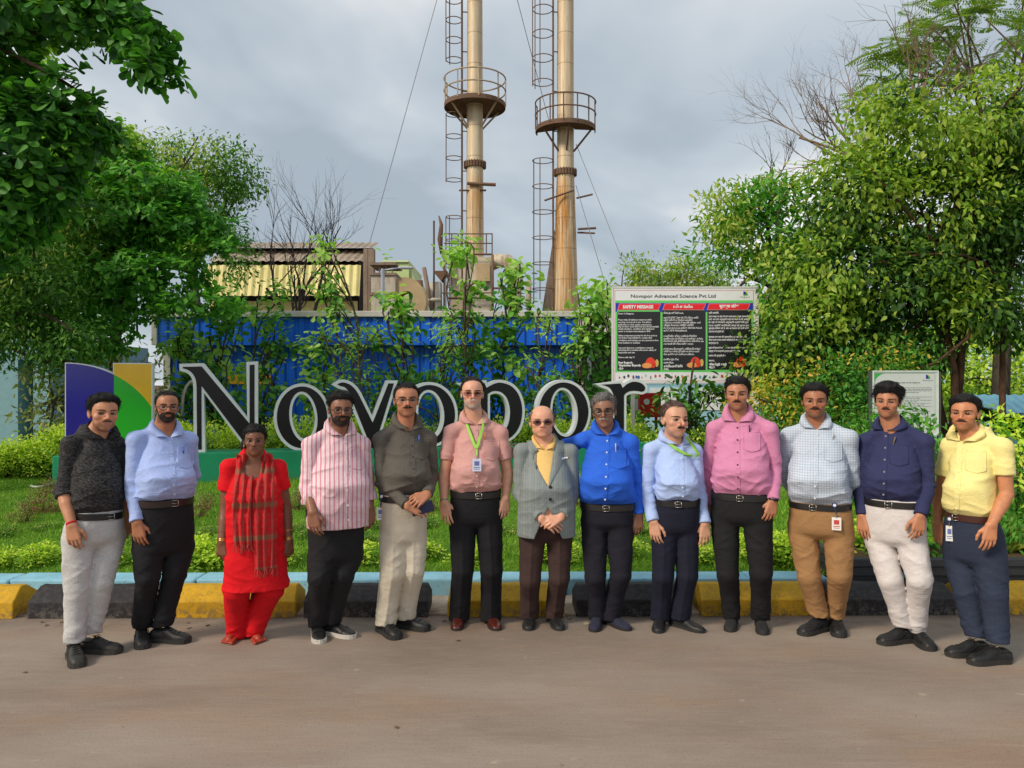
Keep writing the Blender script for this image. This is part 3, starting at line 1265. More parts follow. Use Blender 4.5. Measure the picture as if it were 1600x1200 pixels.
# hose on the lawn at the left
pts = []
for px, py in ((48, 727), (58, 729), (68, 729), (75, 725), (74, 721), (69, 721), (78, 723), (88, 722), (97, 722)):
    p = at(px, py, 9.3)
    pts.append((p.x, 9.3 + (727 - py) * .03, float(ground_z(p.x, 9.3 + (727 - py) * .03)) + .03))
mb = MB()
mb.tube([tuple(q) for q in np.array(catmull([(p[0], p[1]) for p in pts], 4)).tolist()] and [(x, y, float(ground_z(x, y - .0128 * x)) + .025) for x, y in catmull([(p[0], p[1]) for p in pts], 4)], .014, 6)
tag(mb.build('hose', plain('pale_hose', S(206, 206, 190), .5), None, True), 'pale hose lying curled on the lawn at the left', 'hose')
# curved pipe seen before the blue cabin, left of the big N
mb = MB()
P_ = [at(284, 650, 11.4), at(286, 618, 11.4), at(291, 604, 11.4), at(297, 597, 11.4), at(304, 594, 11.4)]
mb.tube(P_, .022, 8)
tag(mb.build('water_pipe', plain('pale_pipe', S(190, 176, 186), .4), None, True), 'pale curved pipe standing left of the big letter N', 'pipe')


# ------------------------------------------------------------------ safety notice board
def text_mesh(body, size, mat, res=2, align='LEFT', space=1.0, bold=0.0, shear=0.0):
    cu = bpy.data.curves.new('txt', 'FONT')
    cu.body = body
    cu.size = size
    cu.resolution_u = res
    cu.align_x = align
    cu.space_line = space
    cu.offset = bold
    cu.shear = shear
    o = bpy.data.objects.new('txt', cu)
    COL.objects.link(o)
    bpy.context.view_layer.update()
    me = bpy.data.meshes.new_from_object(o.evaluated_get(bpy.context.evaluated_depsgraph_get()))
    bpy.data.objects.remove(o)
    bpy.data.curves.remove(cu)
    me.materials.clear()
    me.materials.append(mat)
    return me


def text_on(nm, body, size, mat, x, z, y, parent, fitw=None, **kw):
    """text lying in the local xz plane facing -y, its left baseline at x,z"""
    me = text_mesh(body, size, mat, **kw)
    me.name = nm
    xs_ = [v.co.x for v in me.vertices]
    k = 1.0
    if fitw and xs_:
        k = fitw / (max(xs_) - min(xs_))
    x0 = min(xs_) if xs_ and kw.get('align', 'LEFT') == 'LEFT' else 0
    for v in me.vertices:
        v.co = ((v.co.x - x0) * k, 0, v.co.y)
    o = obj(nm, me, parent, (x, y, z))
    o['kind'] = 'stuff'
    return o


BY = 12.0
tl, br = at(958, 450, BY), at(1182.5, 597, BY)
BW, BH = br.x - tl.x, tl.z - br.z
board = thing('notice_board', 'large white notice board with SAFETY MESSAGE in three dark panels', 'notice board', (tl.x, BY, .4), R(-.4))
bz = tl.z - .4
ux = lambda zx: (zx - 105) / 1283 * BW
vz_ = lambda zy: bz - (zy - 105) / 845 * BH
wp = plain('white_board', S(226, 228, 232), .35, var=.03)
mb = MB()
mb.box((0, 0, bz - BH), (BW, .03, bz), 0, .004)
mb.build('panel', wp, board)
mb = MB()
for a, b, c, d in ((-.012, bz, BW + .012, bz + .022), (-.012, bz - BH - .022, BW + .012, bz - BH), (-.022, bz - BH - .022, 0 - .001, bz + .022), (BW + .001, bz - BH - .022, BW + .022, bz + .022)):
    mb.box((a, -.008, b), (c, .04, d), 0)
mb.build('frame', plain('white_frame', S(214, 214, 214), .4, .1), board)
for px in (990, 1150):
    u_ = at(px, 0, BY).x - tl.x
    mb = MB()
    mb.box((u_ - .03, .045, -.1), (u_ + .03, .105, bz - .05), 0, .004)
    mb.build('post', cached('gsp', lambda: plain('galvanised_post', S(150, 152, 152), .45, .4)), board)
gm_ = plain('print_green', S(104, 206, 104), .4, var=.04)
bm_ = plain('print_blue', S(26, 52, 176), .4, var=.04)
rm_ = plain('print_red', S(228, 24, 36), .4, var=.04)
km_ = plain('print_black', S(26, 26, 32), .3, var=.06)
wm_ = plain('print_white', S(234, 234, 238), .5, var=.02)
lm_ = plain('print_redline', S(214, 130, 130), .5)
gt_ = plain('print_grey', S(80, 82, 92), .5)


def sheet(nm, quads, m, y):
    mb = MB()
    for q in quads:
        mb.add([(x, y, z) for x, z in q], [tuple(range(len(q)))])
    o = mb.build(nm, m, board)
    if nm == 'safety_pictures':
        o['kind'] = 'stuff'
    return o


rect = lambda a, b, c, d: [(ux(a), vz_(d)), (ux(c), vz_(d)), (ux(c), vz_(b)), (ux(a), vz_(b))]
sheet('border_line', [rect(118, 124, 1357, 128), rect(118, 937, 1357, 941), rect(118, 128, 122, 937), rect(1353, 128, 1357, 937)], lm_, -.002)
sheet('green_print', [rect(126, 217, 1350, 860)], gm_, -.002)
sheet('blue_print', [rect(126, 240, 1350, 302), rect(126, 302, 140, 318), rect(518, 302, 552, 320), rect(920, 302, 952, 320)], bm_, -.004)
for a, b in ((146, 527), (548, 928), (944, 1322)):
    sheet('header_outline', [[(ux(a - 4), vz_(303)), (ux(b - 20), vz_(303)), (ux(b + 6), vz_(245)), (ux(a + 14), vz_(245))]], plain('print_pink', S(240, 120, 140), .4), -.006)
    sheet('red_header', [[(ux(a + 4), vz_(298)), (ux(b - 26), vz_(298)), (ux(b - 3), vz_(250)), (ux(a + 20), vz_(250))]], rm_, -.008)
sheet('black_print', [rect(143, 318, 525, 846), rect(545, 306, 928, 842), rect(945, 306, 1333, 838)], km_, -.006)
text_on('title_text', 'Novopor Advanced Science Pvt Ltd', .075, gt_, ux(262), vz_(192), -.004, board, fitw=ux(1018) - ux(262), bold=.0012)
text_on('header_text', 'SAFETY MESSAGE', .068, wm_, ux(190), vz_(288), -.010, board, fitw=ux(462) - ux(190), bold=.003)
text_on('header_text', 'భద్రతా సందేశం', .060, wm_, ux(640), vz_(284), -.010, board, fitw=ux(815) - ux(640), bold=.002)
text_on('header_text', 'सुरक्षा संदेश', .064, wm_, ux(1050), vz_(282), -.010, board, fitw=ux(1225) - ux(1050), bold=.002)
lh = lambda n: None
en = [(335, 'Dear Colleagues,', 140), (390, 'Please take all safety precautions while', 300), (412, 'carrying out any job at site. You all are', 292), (434, 'authorised to stop unsafe act/practices.', 300),
      (452, 'Report these cases wherever you find potentially', 362), (472, 'unsafe situation, condition and unplanned', 320), (494, 'event or incident immediately to EHS.', 290),
      (532, 'Safety is important priority for all of us and it is', 346), (552, 'our prime responsibility to comply with', 300), (575, 'workplace and making our site operations free', 358), (597, 'from incident or accident.', 196),
      (642, 'I am sure that your contribution towards', 312), (662, 'achieving Zero incident will ensure safety of', 338), (684, 'employees and site.', 152), (727, 'Have a safe day !!!', 146)]
te = [(330, 'ప్రియమైన సహోద్యోగులకు,', 180), (372, 'దయచేసి సైట్‌లో ఏదైనా పని చేసేటప్పుడు అన్ని', 310), (394, 'భద్రతా జాగ్రత్తలు తీసుకోండి. అసురక్షిత', 262), (416, 'చర్యలను ఆపడానికి మీ అందరికీ అధికారం ఉంది', 330), (440, 'ఎక్కడైనా ప్రమాదకర పరిస్థితి కనిపిస్తే', 270), (464, 'వెంటనే ఈ సంఘటనను భద్రతా విభాగానికి తెలపండి', 342), (488, 'ఇ.హెచ్.ఎస్ కి తెలియజేయండి.', 212),
      (536, 'మనందరికీ భద్రత అత్యంత ముఖ్యమైన ప్రాధాన్యత', 300), (560, 'సురక్షితమైన పని ప్రదేశం మన బాధ్యత మరియు', 352), (582, 'ప్రమాదాలు లేని కార్యకలాపాలు నిర్వహించడం', 358), (606, 'మన అందరి కర్తవ్యం భద్రత ముందు.', 268), (652, 'మీ సహకారం ప్రమాదరహిత లక్ష్యాన్ని సాధించి', 330), (674, 'ఉద్యోగుల మరియు సైట్ భద్రతను కాపాడుతుందని', 318), (700, 'నేను ఖచ్చితంగా నమ్ముతున్నాను.', 276), (746, 'సురక్షితమైన రోజు', 136), (775, 'శుభాకాంక్షలు', 92)]
hi = [(330, 'प्रिय साथियों,', 92), (362, 'कृपया साइट पर कोई भी काम करते समय सुरक्षा सावधानियां', 362), (388, 'बरतें। आप सभी असुरक्षित कार्यों को रोकने के लिए अधिकृत', 360), (414, 'हैं। जहां भी संभावित असुरक्षित स्थिति दिखे तुरंत', 356), (443, 'घटना, स्थिति, अनियोजित कार्य की सूचना तुरंत', 362), (468, 'सुरक्षा विभाग को दें और अनुपालन करें सभी साथी', 360), (497, 'ई.एच.एस को सूचित करें।', 136),
      (545, 'सुरक्षा हम सब की प्राथमिकता है और सुरक्षित', 340), (572, 'कार्य स्थल बनाना हमारी जिम्मेदारी है और दुर्घटना मुक्त', 350), (600, 'कार्यस्थल है।', 86), (643, 'मुझे विश्वास है कि आपका योगदान शून्य दुर्घटना', 350), (672, 'लक्ष्य में और कर्मचारी सुरक्षा सुनिश्चित करेगा।', 280), (713, 'आपका दिन सुरक्षित हो !!', 150), (758, 'सादर,', 56)]
for x0, rows_ in ((150, en), (553, te), (955, hi)):
    mb_all = []
    par = obj('body_text', None, board)
    bpy.data.objects.remove(par)
    bm2 = bmesh.new()
    for zy, tx, wd in rows_:
        me = text_mesh(tx, .036, wm_, res=1, bold=.0006)
        xs_ = [v.co.x for v in me.vertices]
        if not xs_:
            continue
        k = (ux(x0 + wd) - ux(x0)) / (max(xs_) - min(xs_))
        m0 = min(xs_)
        for v in me.vertices:
            v.co = (ux(x0) + (v.co.x - m0) * k, -.009, vz_(zy + 7) + v.co.y)
        bm2.from_mesh(me)
        bpy.data.meshes.remove(me)
    me = bpy.data.meshes.new('body_text')
    bm2.to_mesh(me)
    bm2.free()
    me.materials.append(wm_)
    obj('body_text', me, board)['kind'] = 'stuff'
for zy, tx, x0, wd in ((775, 'Best Regards,', 152, 130), (800, 'Vijayabaskar Bhyamily', 152, 200), (830, 'CEO', 152, 44), (808, 'అనిల్‌కుమార్ రెడ్డి', 555, 170), (832, 'సి.ఇ.ఓ', 555, 44), (794, 'विजय रेड्डी अयपुरे', 958, 158), (820, 'सी.ई.ओ', 958, 54)):
    text_on('signature_text', tx, .046, wm_, ux(x0), vz_(zy + 8), -.009, board, fitw=ux(x0 + wd) - ux(x0), bold=.0016, res=1)
# helmet pictures
hr, ht, hy_ = plain('print_helmet_red', S(222, 62, 36), .4), plain('print_helmet_tan', S(226, 150, 84), .4), plain('print_helmet_yellow', S(204, 176, 92), .4)
for x0, z0_ in ((360, 828), (760, 824), (1165, 820)):
    dome = [(ux(x0 + 78 + 48 * math.cos(a)), vz_(z0_ - 30 - 70 * math.sin(a))) for a in np.linspace(0, math.pi, 14)]
    brim = [(ux(x0 + 45 + 45 * math.cos(a)), vz_(z0_ - 26 + 24 * math.sin(a))) for a in np.linspace(0, 2 * math.pi, 18)]
    gog = [(ux(x0 + 134 + 16 * math.cos(a)), vz_(z0_ - 48 + 34 * math.sin(a))) for a in np.linspace(0, 2 * math.pi, 14)]
    base_ = [(ux(x0 + 30), vz_(z0_ - 32)), (ux(x0 + 40), vz_(z0_ - 6)), (ux(x0 + 112), vz_(z0_ - 8)), (ux(x0 + 126), vz_(z0_ - 40))]
    sheet('helmet_picture', [gog], hy_, -.0085)
    sheet('helmet_picture', [dome[::-1], base_], hr, -.0095)
    sheet('helmet_picture', [brim], ht, -.0105)
# row of small pictures at the foot of the board
rr = random.Random(2)
cols_ = {'r': S(206, 60, 60), 'k': S(50, 54, 70), 'b': S(50, 90, 150), 'o': S(220, 130, 80), 'p': S(150, 60, 90), 't': S(110, 160, 190)}
pic = [(160, 'r'), (205, 'k'), (240, 'k'), (285, 'p'), (312, 'b'), (332, 'b'), (362, 'o'), (395, 't'), (440, 'k'), (482, 'r'), (520, 'r'), (570, 'p'), (600, 'p'), (628, 'p'), (660, 'r'), (720, 'o'), (772, 'o'), (832, 't'), (880, 't'), (918, 'b'), (965, 't'), (1002, 'p'), (1075, 'r'), (1115, 'k'), (1150, 'k'), (1195, 'p'), (1240, 'b'), (1278, 'o'), (1312, 't')]
by_c = {}
for x0, c in pic:
    zc_ = 900 + rr.uniform(-8, 10)
    n = rr.choice((4, 5, 6))
    a0 = rr.uniform(0, 6)
    w_, h_ = rr.uniform(7, 17), rr.uniform(12, 24)
    by_c.setdefault(c, []).append([(ux(x0 + w_ * math.cos(a0 + 6.283 * k / n) * rr.uniform(.7, 1)), vz_(zc_ - h_ * math.sin(a0 + 6.283 * k / n) * rr.uniform(.7, 1))) for k in range(n)])
for c, qs in by_c.items():
    sheet('safety_pictures', qs, plain('picture_' + {'r': 'red', 'k': 'dark', 'b': 'blue', 'o': 'orange', 'p': 'plum', 't': 'pale'}[c], cols_[c], .5), -.003)


def mini_logo(parent, x, z, s, y, txt=True, tm=None):
    mb = MB()
    mb.add([(x, y, z), (x + .55 * s, y, z), (x + .55 * s, y, z + s * .8), (x, y, z + s)], [(0, 1, 2, 3)], 0)
    mb.add([(x + .55 * s, y, z), (x + s, y, z), (x + .9 * s, y, z + .4 * s), (x + .55 * s, y, z + .8 * s)], [(0, 1, 2, 3)], 1)
    mb.add([(x + .55 * s, y, z + .8 * s), (x + .9 * s, y, z + .4 * s), (x + s, y, z), (x + s, y, z + s), (x + .55 * s, y, z + s)], [(0, 1, 2, 3, 4)], 2)
    mb.build('logo_print', [cached('lgb', lambda: plain('logo_print_blue', S(30, 40, 140), .4)), cached('lgg', lambda: plain('logo_print_green', S(40, 160, 70), .4)), cached('lgy', lambda: plain('logo_print_yellow', S(226, 206, 120), .4))], parent)


mini_logo(board, ux(1265), vz_(172), ux(1303) - ux(1265), -.004)
text_on('logo_text', 'Novopor', .03, gt_, ux(1240), vz_(192), -.004, board, fitw=ux(1322) - ux(1240), res=1)

# ------------------------------------------------------------------ smaller notice at the right
Y2 = 8.6
tl, br = at(1365.5, 581, Y2), at(1463, 678, Y2)
W2, H2 = br.x - tl.x, tl.z - br.z
b2 = thing('notice_board', 'smaller pale notice board with green corner behind the curly haired man', 'notice board', (tl.x, Y2, .1), R(-1.5))
z2 = tl.z - .1
mb = MB()
mb.box((0, 0, z2 - H2), (W2, .015, z2), 0)
mb.build('panel', plain('pale_board', S(196, 204, 202), .35, var=.03), b2)
mb = MB()
for a, b, c, d in ((-.012, z2, W2 + .012, z2 + .014), (-.012, z2 - H2 - .014, W2 + .012, z2 - H2), (-.014, z2 - H2, -.001, z2), (W2 + .001, z2 - H2, W2 + .014, z2)):
    mb.box((a, -.008, b), (c, .03, d))
mb.build('frame', plain('pale_frame', S(206, 216, 210), .4), b2)
mb = MB()
mb.box((-.045, .004, -.1), (-.016, .04, z2 + .01))
mb.box((W2 + .016, .004, -.1), (W2 + .045, .04, z2 + .0))
mb.build('post', plain('dark_post', S(80, 84, 82), .5, .3), b2)
b2x = lambda zx: (zx - 290) / 1115 * W2
b2z = lambda zy: z2 - (zy - 125) / 860 * (H2 * .78)
mb = MB()
cv = [(b2x(300), b2z(150)), (b2x(300), b2z(345))] + [(b2x(300 + 210 * (1 - math.cos(a)) - 0), b2z(345 - 195 * math.sin(a))) for a in np.linspace(.1, 1.5, 10)]
mb.add([(x, -.002, z) for x, z in cv], [tuple(range(len(cv)))])
mb.build('green_corner', plain('print_leaf_green', S(50, 168, 70), .4), b2)
mb = MB()
for a, b, c, d in ((305, 147, 1365, 153), (1362, 153, 1366, 985)):
    mb.add([(b2x(a), -.002, b2z(d)), (b2x(c), -.002, b2z(d)), (b2x(c), -.002, b2z(b)), (b2x(a), -.002, b2z(b))], [(0, 1, 2, 3)])
mb.build('border_line', plain('print_border_green', S(110, 160, 130), .4), b2)
mb = MB()
rr = random.Random(8)
for zy, x0, x1, h in ((318, 560, 1100, 9), (405, 480, 1310, 4), (433, 470, 1310, 6), (460, 470, 1310, 5), (490, 470, 1075, 5), (570, 470, 1310, 5), (598, 470, 1110, 5), (628, 470, 1310, 5), (656, 470, 1050, 5), (684, 470, 1280, 4), (712, 470, 1180, 4), (740, 470, 1310, 4), (770, 470, 880, 4), (830, 470, 1280, 4), (860, 470, 1200, 4)):
    x = x0
    while x < x1:
        w = rr.uniform(30, 90)
        mb.add([(b2x(x), -.002, b2z(zy + h)), (b2x(min(x + w, x1)), -.002, b2z(zy + h)), (b2x(min(x + w, x1)), -.002, b2z(zy - h)), (b2x(x), -.002, b2z(zy - h))], [(0, 1, 2, 3)])
        x += w + 14
mb.build('print_lines', plain('print_line_grey', S(128, 134, 138), .5), b2)['kind'] = 'stuff'
mini_logo(b2, b2x(1205), b2z(248), b2x(1280) - b2x(1205), -.003)
text_on('logo_text', 'Novopor', .022, gt_, b2x(1150), b2z(288), -.003, b2, fitw=b2x(1335) - b2x(1150), res=1)
# ================================================================== blue cabin, sheds, stacks
def corrugated(w, h, pitch=.15, depth=.03, prof='trap'):
    """sheet in local xz, ribs vertical, facing -y -> verts, faces"""
    n = max(2, int(w / pitch))
    xs_ = []
    for i in range(n):
        x = i * w / n
        p = w / n
        if prof == 'trap':
            xs_ += [(x, 0), (x + p * .36, 0), (x + p * .46, -depth), (x + p * .90, -depth)]
        else:
            xs_ += [(x + p * k / 6, -depth * .5 * (1 - math.cos(2 * math.pi * k / 6))) for k in range(6)]
    xs_.append((w, 0))
    m = len(xs_)
    V = [(x, y, 0) for x, y in xs_] + [(x, y, h) for x, y in xs_]
    F = [(i, i + 1, m + i + 1, m + i) for i in range(m - 1)]
    return V, F


def sheet_mat(name, a, b, rust=None, streak=.5, rough=.5):
    def mk():
        t = NT(name)
        v = t.coord('Object')
        c = t.ramp(t.noise(v, 1.3, 5, .65), [(.3, a), (.7, b)])
        if rust:
            w = t.noise(t.coord('Object', (2.2, 2.2, .25)), 2.0, 5, .75, .3)
            c = t.mix(t.ramp(w, [(.66 - streak * .3, 0.0), (.80 - streak * .2, .9)]), c, rust)
            c = t.mix(t.ramp(t.noise(v, 9, 5, .75), [(.60, 0.0), (.72, .8)]), c, tuple(q * .6 for q in rust))
        return t.fin(c, rough, 0.0, .4)
    return cached(('sheet', name), mk)


blue_sheet = sheet_mat('blue_sheet', S(16, 90, 208), S(26, 106, 226), None, rough=.38)
grey_trim = plain('grey_trim', S(196, 192, 186), .5, var=.08)
YC = 15.0
cl, cr_ = at(247, 488, YC), at(906, 488, YC)
cab = thing('site_cabin', 'long blue corrugated cabin with pale roof edge behind the sign', 'cabin', (cl.x, YC, 0))
WC = cr_.x - cl.x
ztop, zf0, zf1 = cl.z, at(0, 497, YC).z, at(0, 540, YC).z
mb = MB()
mb.box((-.08, -.30, zf0), (WC + .02, 2.6, ztop), 0, .01)
mb.build('roof_edge', grey_trim, cab)
V, F = corrugated(WC - .14, zf0 - zf1 - .003, .20, .03)
mb = MB()
mb.add([(x + .09, y - .20, z + zf1) for x, y, z in V], F)
mb.box((.09, -.195, zf1), (WC - .06, -.10, zf0 - .004))
mb.build('fascia', blue_sheet, cab)
V, F = corrugated(WC - .32, zf1 - .05, .20, .03)
mb = MB()
mb.add([(x + .24, y + .06, z + .02) for x, y, z in V], F)
mb.box((.24, .07, .02), (WC - .08, 2.5, zf0 - .01))
mb.build('wall', blue_sheet, cab)
mb = MB()
mb.box((-.02, -.24, zf1 + .0), (.085, .2, zf0 - .003), 0, .006)
mb.box((.10, .0, 0), (.235, .14, zf1 - .004), 0, .006)
mb.box((WC - .055, -.24, .0), (WC + .05, .1, zf0 - .003), 0, .006)
mb.build('corner_posts', grey_trim, cab)['kind'] = 'stuff'
lab_y = plain('yellow_plate', S(228, 160, 24), .4, var=.06)
mb = MB()
q0, q1 = at(356, 585, YC), at(423, 600, YC)
mb.box((q0.x - cl.x, -.02, q1.z), (q1.x - cl.x, -.012 + .03, q0.z))
pl = mb.build('plate', lab_y, cab)
mb = MB()
for px0, px1 in ((409, 411.2), (413.4, 415.6)):
    mb.box((at(px0, 0, YC).x - cl.x, -.024, at(0, 597.5, YC).z), (at(px1, 0, YC).x - cl.x, -.0215, at(0, 587.5, YC).z))
mb.build('plate_bars', cached('pbk', lambda: plain('plate_black', (.01, .01, .01), .5)), pl)
for tx, px, py, s_ in (('Y 185', 337, 507, .09), ('88', 305, 556, .09), ('8 109', 408, 582, .09)):
    q = at(px, py, YC)
    ch = text_on('cabin_lettering', tx, s_, wm_, q.x - cl.x, q.z, -.236 if py < 540 else .018, cab, res=1)

# ---- long factory shed
YS = 30.0
sx0, sx1 = at(325, 0, YS).x, at(578, 0, YS).x
shed = thing('factory_shed', 'long shed with brown corrugated roofs and yellowish sheeted side', 'shed', (sx0, YS, 0))
yel_sheet = sheet_mat('yellow_green_sheet', S(196, 184, 112), S(224, 214, 146), S(170, 146, 90), .1)
brn_sheet = sheet_mat('weathered_sheet', S(138, 124, 108), S(176, 160, 142), S(110, 80, 58), .4, .7)
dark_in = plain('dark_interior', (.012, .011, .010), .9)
zat = lambda py: at(0, py, YS).z
WS = sx1 - sx0
V, F = corrugated(WS - .4, 1, .34, .08, 'sin')


def slope_sheet(x0, y0, z0, y1, z1, w, pitch=.28, dep=.05):
    V, F = corrugated(w, 1, pitch, dep, 'sin')
    L = math.hypot(y1 - y0, z1 - z0)
    ny, nz = -(z1 - z0) / L, (y1 - y0) / L
    return [(x + x0, y0 + (y1 - y0) * z - ny * y, z0 + (z1 - z0) * z - nz * y) for x, y, z in V], F


for nm, a, m in (('upper_roof', (0, .9, at(0, 388, 30.9).z, 2.6, at(0, 380, 32.6).z, WS - .1), brn_sheet), ('roof', (0, -.1, at(0, 409, 29.9).z, 1.6, at(0, 392, 31.6).z, WS - .25), brn_sheet),
                 ('side_sheet', (0, -.55, zat(465), -.25, zat(416), WS - .30), yel_sheet), ('lower_sheet', (0, .1, zat(500), .12, zat(470), WS - .5), yel_sheet)):
    V, F = slope_sheet(*a)
    mb = MB()
    mb.add(V, F)
    mb.build(nm, m, shed)
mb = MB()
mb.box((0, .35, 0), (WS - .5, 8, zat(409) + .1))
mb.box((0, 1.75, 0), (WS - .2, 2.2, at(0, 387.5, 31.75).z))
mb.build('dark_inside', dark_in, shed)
stl = sheet_mat('rusty_steel', S(120, 104, 92), S(150, 132, 116), S(116, 62, 36), .4, .75)
for px, w in ((575, .18), (583, .25)):
    q = at(px, 0, YS)
    mb = MB()
    mb.box((q.x - sx0 - w / 2, -.5, 0), (q.x - sx0 + w / 2, -.2, zat(392)))
    mb.build('column', stl, shed)

# ---- pale green gabled house
YG = 36.0
pg = plain('pale_green_wall', S(188, 208, 142), .7, var=.06)
pg2 = plain('pale_green_wall_side', S(176, 194, 144), .7, var=.06)
g0 = at(600, 0, YG)
zg = lambda py: at(0, py, YG).z
gr = thing('green_building', 'pale green gable end behind the rusty duct', 'building', (g0.x, YG, 0))
mb = MB()
mb.box((0, 0, 0), (at(639, 0, YG).x - g0.x, 5, zg(410)))
mb.build('wall', pg, gr)
mb = MB()
xa, xb = at(639, 0, YG).x - g0.x + .003, at(652, 0, YG).x - g0.x
mb.add([(xa, .1, 0), (xb, .1, 0), (xb, .1, zg(446)), (xa, .1, zg(414)), (xa, 5, 0), (xb, 5, 0), (xb, 5, zg(446)), (xa, 5, zg(414))], [(0, 1, 2, 3), (7, 6, 5, 4), (1, 5, 6, 2), (3, 2, 6, 7)])
mb.build('lean_to_wall', pg2, gr)
mb = MB()
mb.box((-.1, -.1, zg(410) + .003), (xa, 5.1, zg(407)))
mb.build('roof_edge', plain('pale_green_trim', S(206, 222, 176), .6), gr)

# ---- rusty duct box with its elbow
YD = 27.0
rusty = sheet_mat('rusty_duct', S(172, 164, 150), S(196, 188, 172), S(146, 84, 48), .30, .75)
tan_d = sheet_mat('tan_duct', S(168, 146, 112), S(190, 166, 130), S(138, 96, 62), .3, .7)
d0 = at(580, 0, YD)
zd = lambda py: at(0, py, YD).z
dx = lambda px: at(px, 0, YD).x - d0.x
du = thing('rusty_duct', 'rusty upright box duct with a round fan housing beside it', 'duct', (d0.x, YD, 0))
mb = MB()
mb.box((0, 0, 0), (dx(618), 1.4, zd(427)), 0, .02)
mb.build('duct_box', rusty, du)
mb = MB()
for py in (428, 459, 412):
    mb = MB()
    mb.box((-.05, -.06, zd(py) - .05), (dx(619), 1.45, zd(py) + .04))
    mb.build('flange', stl, du)
for px in (583, 592, 602, 612):
    mb = MB()
    mb.tube([(dx(px), .1, zd(427)), (dx(px), .1, zd(412))], .03, 6)
    mb.build('railing_post', stl, du)
mb = MB()
cx0, cz0 = dx(632), zd(470)
ring = [(cx0 + .75 * math.cos(a), cz0 + .85 * math.sin(a)) for a in np.linspace(0, 2 * math.pi, 28)[:-1]]
hole_ = [(cx0 + .05 + .26 * math.cos(a), cz0 + .1 + .26 * math.sin(a)) for a in np.linspace(0, 2 * math.pi, 20)[:-1]]
plate(mb, [ring, hole_], .1, .9)
mb.box((cx0 - .3, .15, 0), (cx0 + .72, .85, cz0 - .2))
mb.build('fan_housing', tan_d, du)

# ---- street lamp in front of it
YL = 24.0
l0 = at(598, 0, YL)
lp = thing('street_lamp', 'thin grey street lamp in front of the rusty duct', 'street lamp', (l0.x, YL, 0))
zl_ = at(0, 420, YL).z
lamp_m = plain('galvanised_lamp', S(150, 158, 168), .45, .4)
mb = MB()
mb.tube([(0, 0, 0), (0, 0, zl_)], [.075, .06], 10)
mb.build('pole', lamp_m, lp, True)
mb = MB()
mb.tube([(0, 0, zl_ - .05), (.35, 0, zl_ + .0), (.55, 0, zl_ + .02)], .03, 8)
mb.build('arm', lamp_m, lp, True)
mb = MB()
mb.box((.50, -.09, zl_ - .01), (.95, .09, zl_ + .07), 0, .025)
mb.build('lamp_head', plain('lamp_head', S(176, 182, 190), .4, .2), lp)


# ---- stacks
def m_stack(name, k, am):
    t = NT(name)
    v = t.coord('Object')
    z = t.sep(v)[2]
    c = t.ramp(t.noise(t.coord('Object', (1, 1, .3)), 1.2, 4, .6), [(.3, S(196, 184, 158)), (.7, S(222, 212, 186))])
    st = t.noise(t.coord('Object', (5, 5, .10), (k, 0, 0)), 1.7, 5, .75, .3)
    hgt = t.math('MULTIPLY', t.ramp(t.math('DIVIDE', z, 22.0), [(.0, .35), (.22, .7), (.50, 1.0), (.56, .35), (1.0, .5)]), am)
    c = t.mix(t.math('MULTIPLY', t.ramp(st, [(.36, 0.0), (.60, 1.0)]), hgt), c, S(190, 136, 62))
    c = t.mix(t.math('MULTIPLY', t.ramp(t.noise(t.coord('Object', (7, 7, .22), (0, k, 0)), 2.0, 5, .8), [(.50, 0.0), (.66, .9)]), hgt), c, S(108, 62, 34))
    seam = t.math('ABSOLUTE', t.math('SUBTRACT', t.math('FRACT', t.math('DIVIDE', z, 1.52)), .5))
    c = t.mix(t.ramp(seam, [(.0, .6), (.025, 0.0)]), c, S(120, 86, 58))
    t.bump(t.noise(v, 20, 3), .15, .02)
    return t.fin(c, .55, .15, .4)


iron = sheet_mat('rust_iron', S(92, 72, 58), S(122, 96, 78), S(124, 78, 52), .4, .85)
pale_iron = sheet_mat('pale_rust_iron', S(156, 140, 118), S(186, 168, 142), S(128, 84, 56), .35, .8)
YK = 38.0
KP = FPX / YK


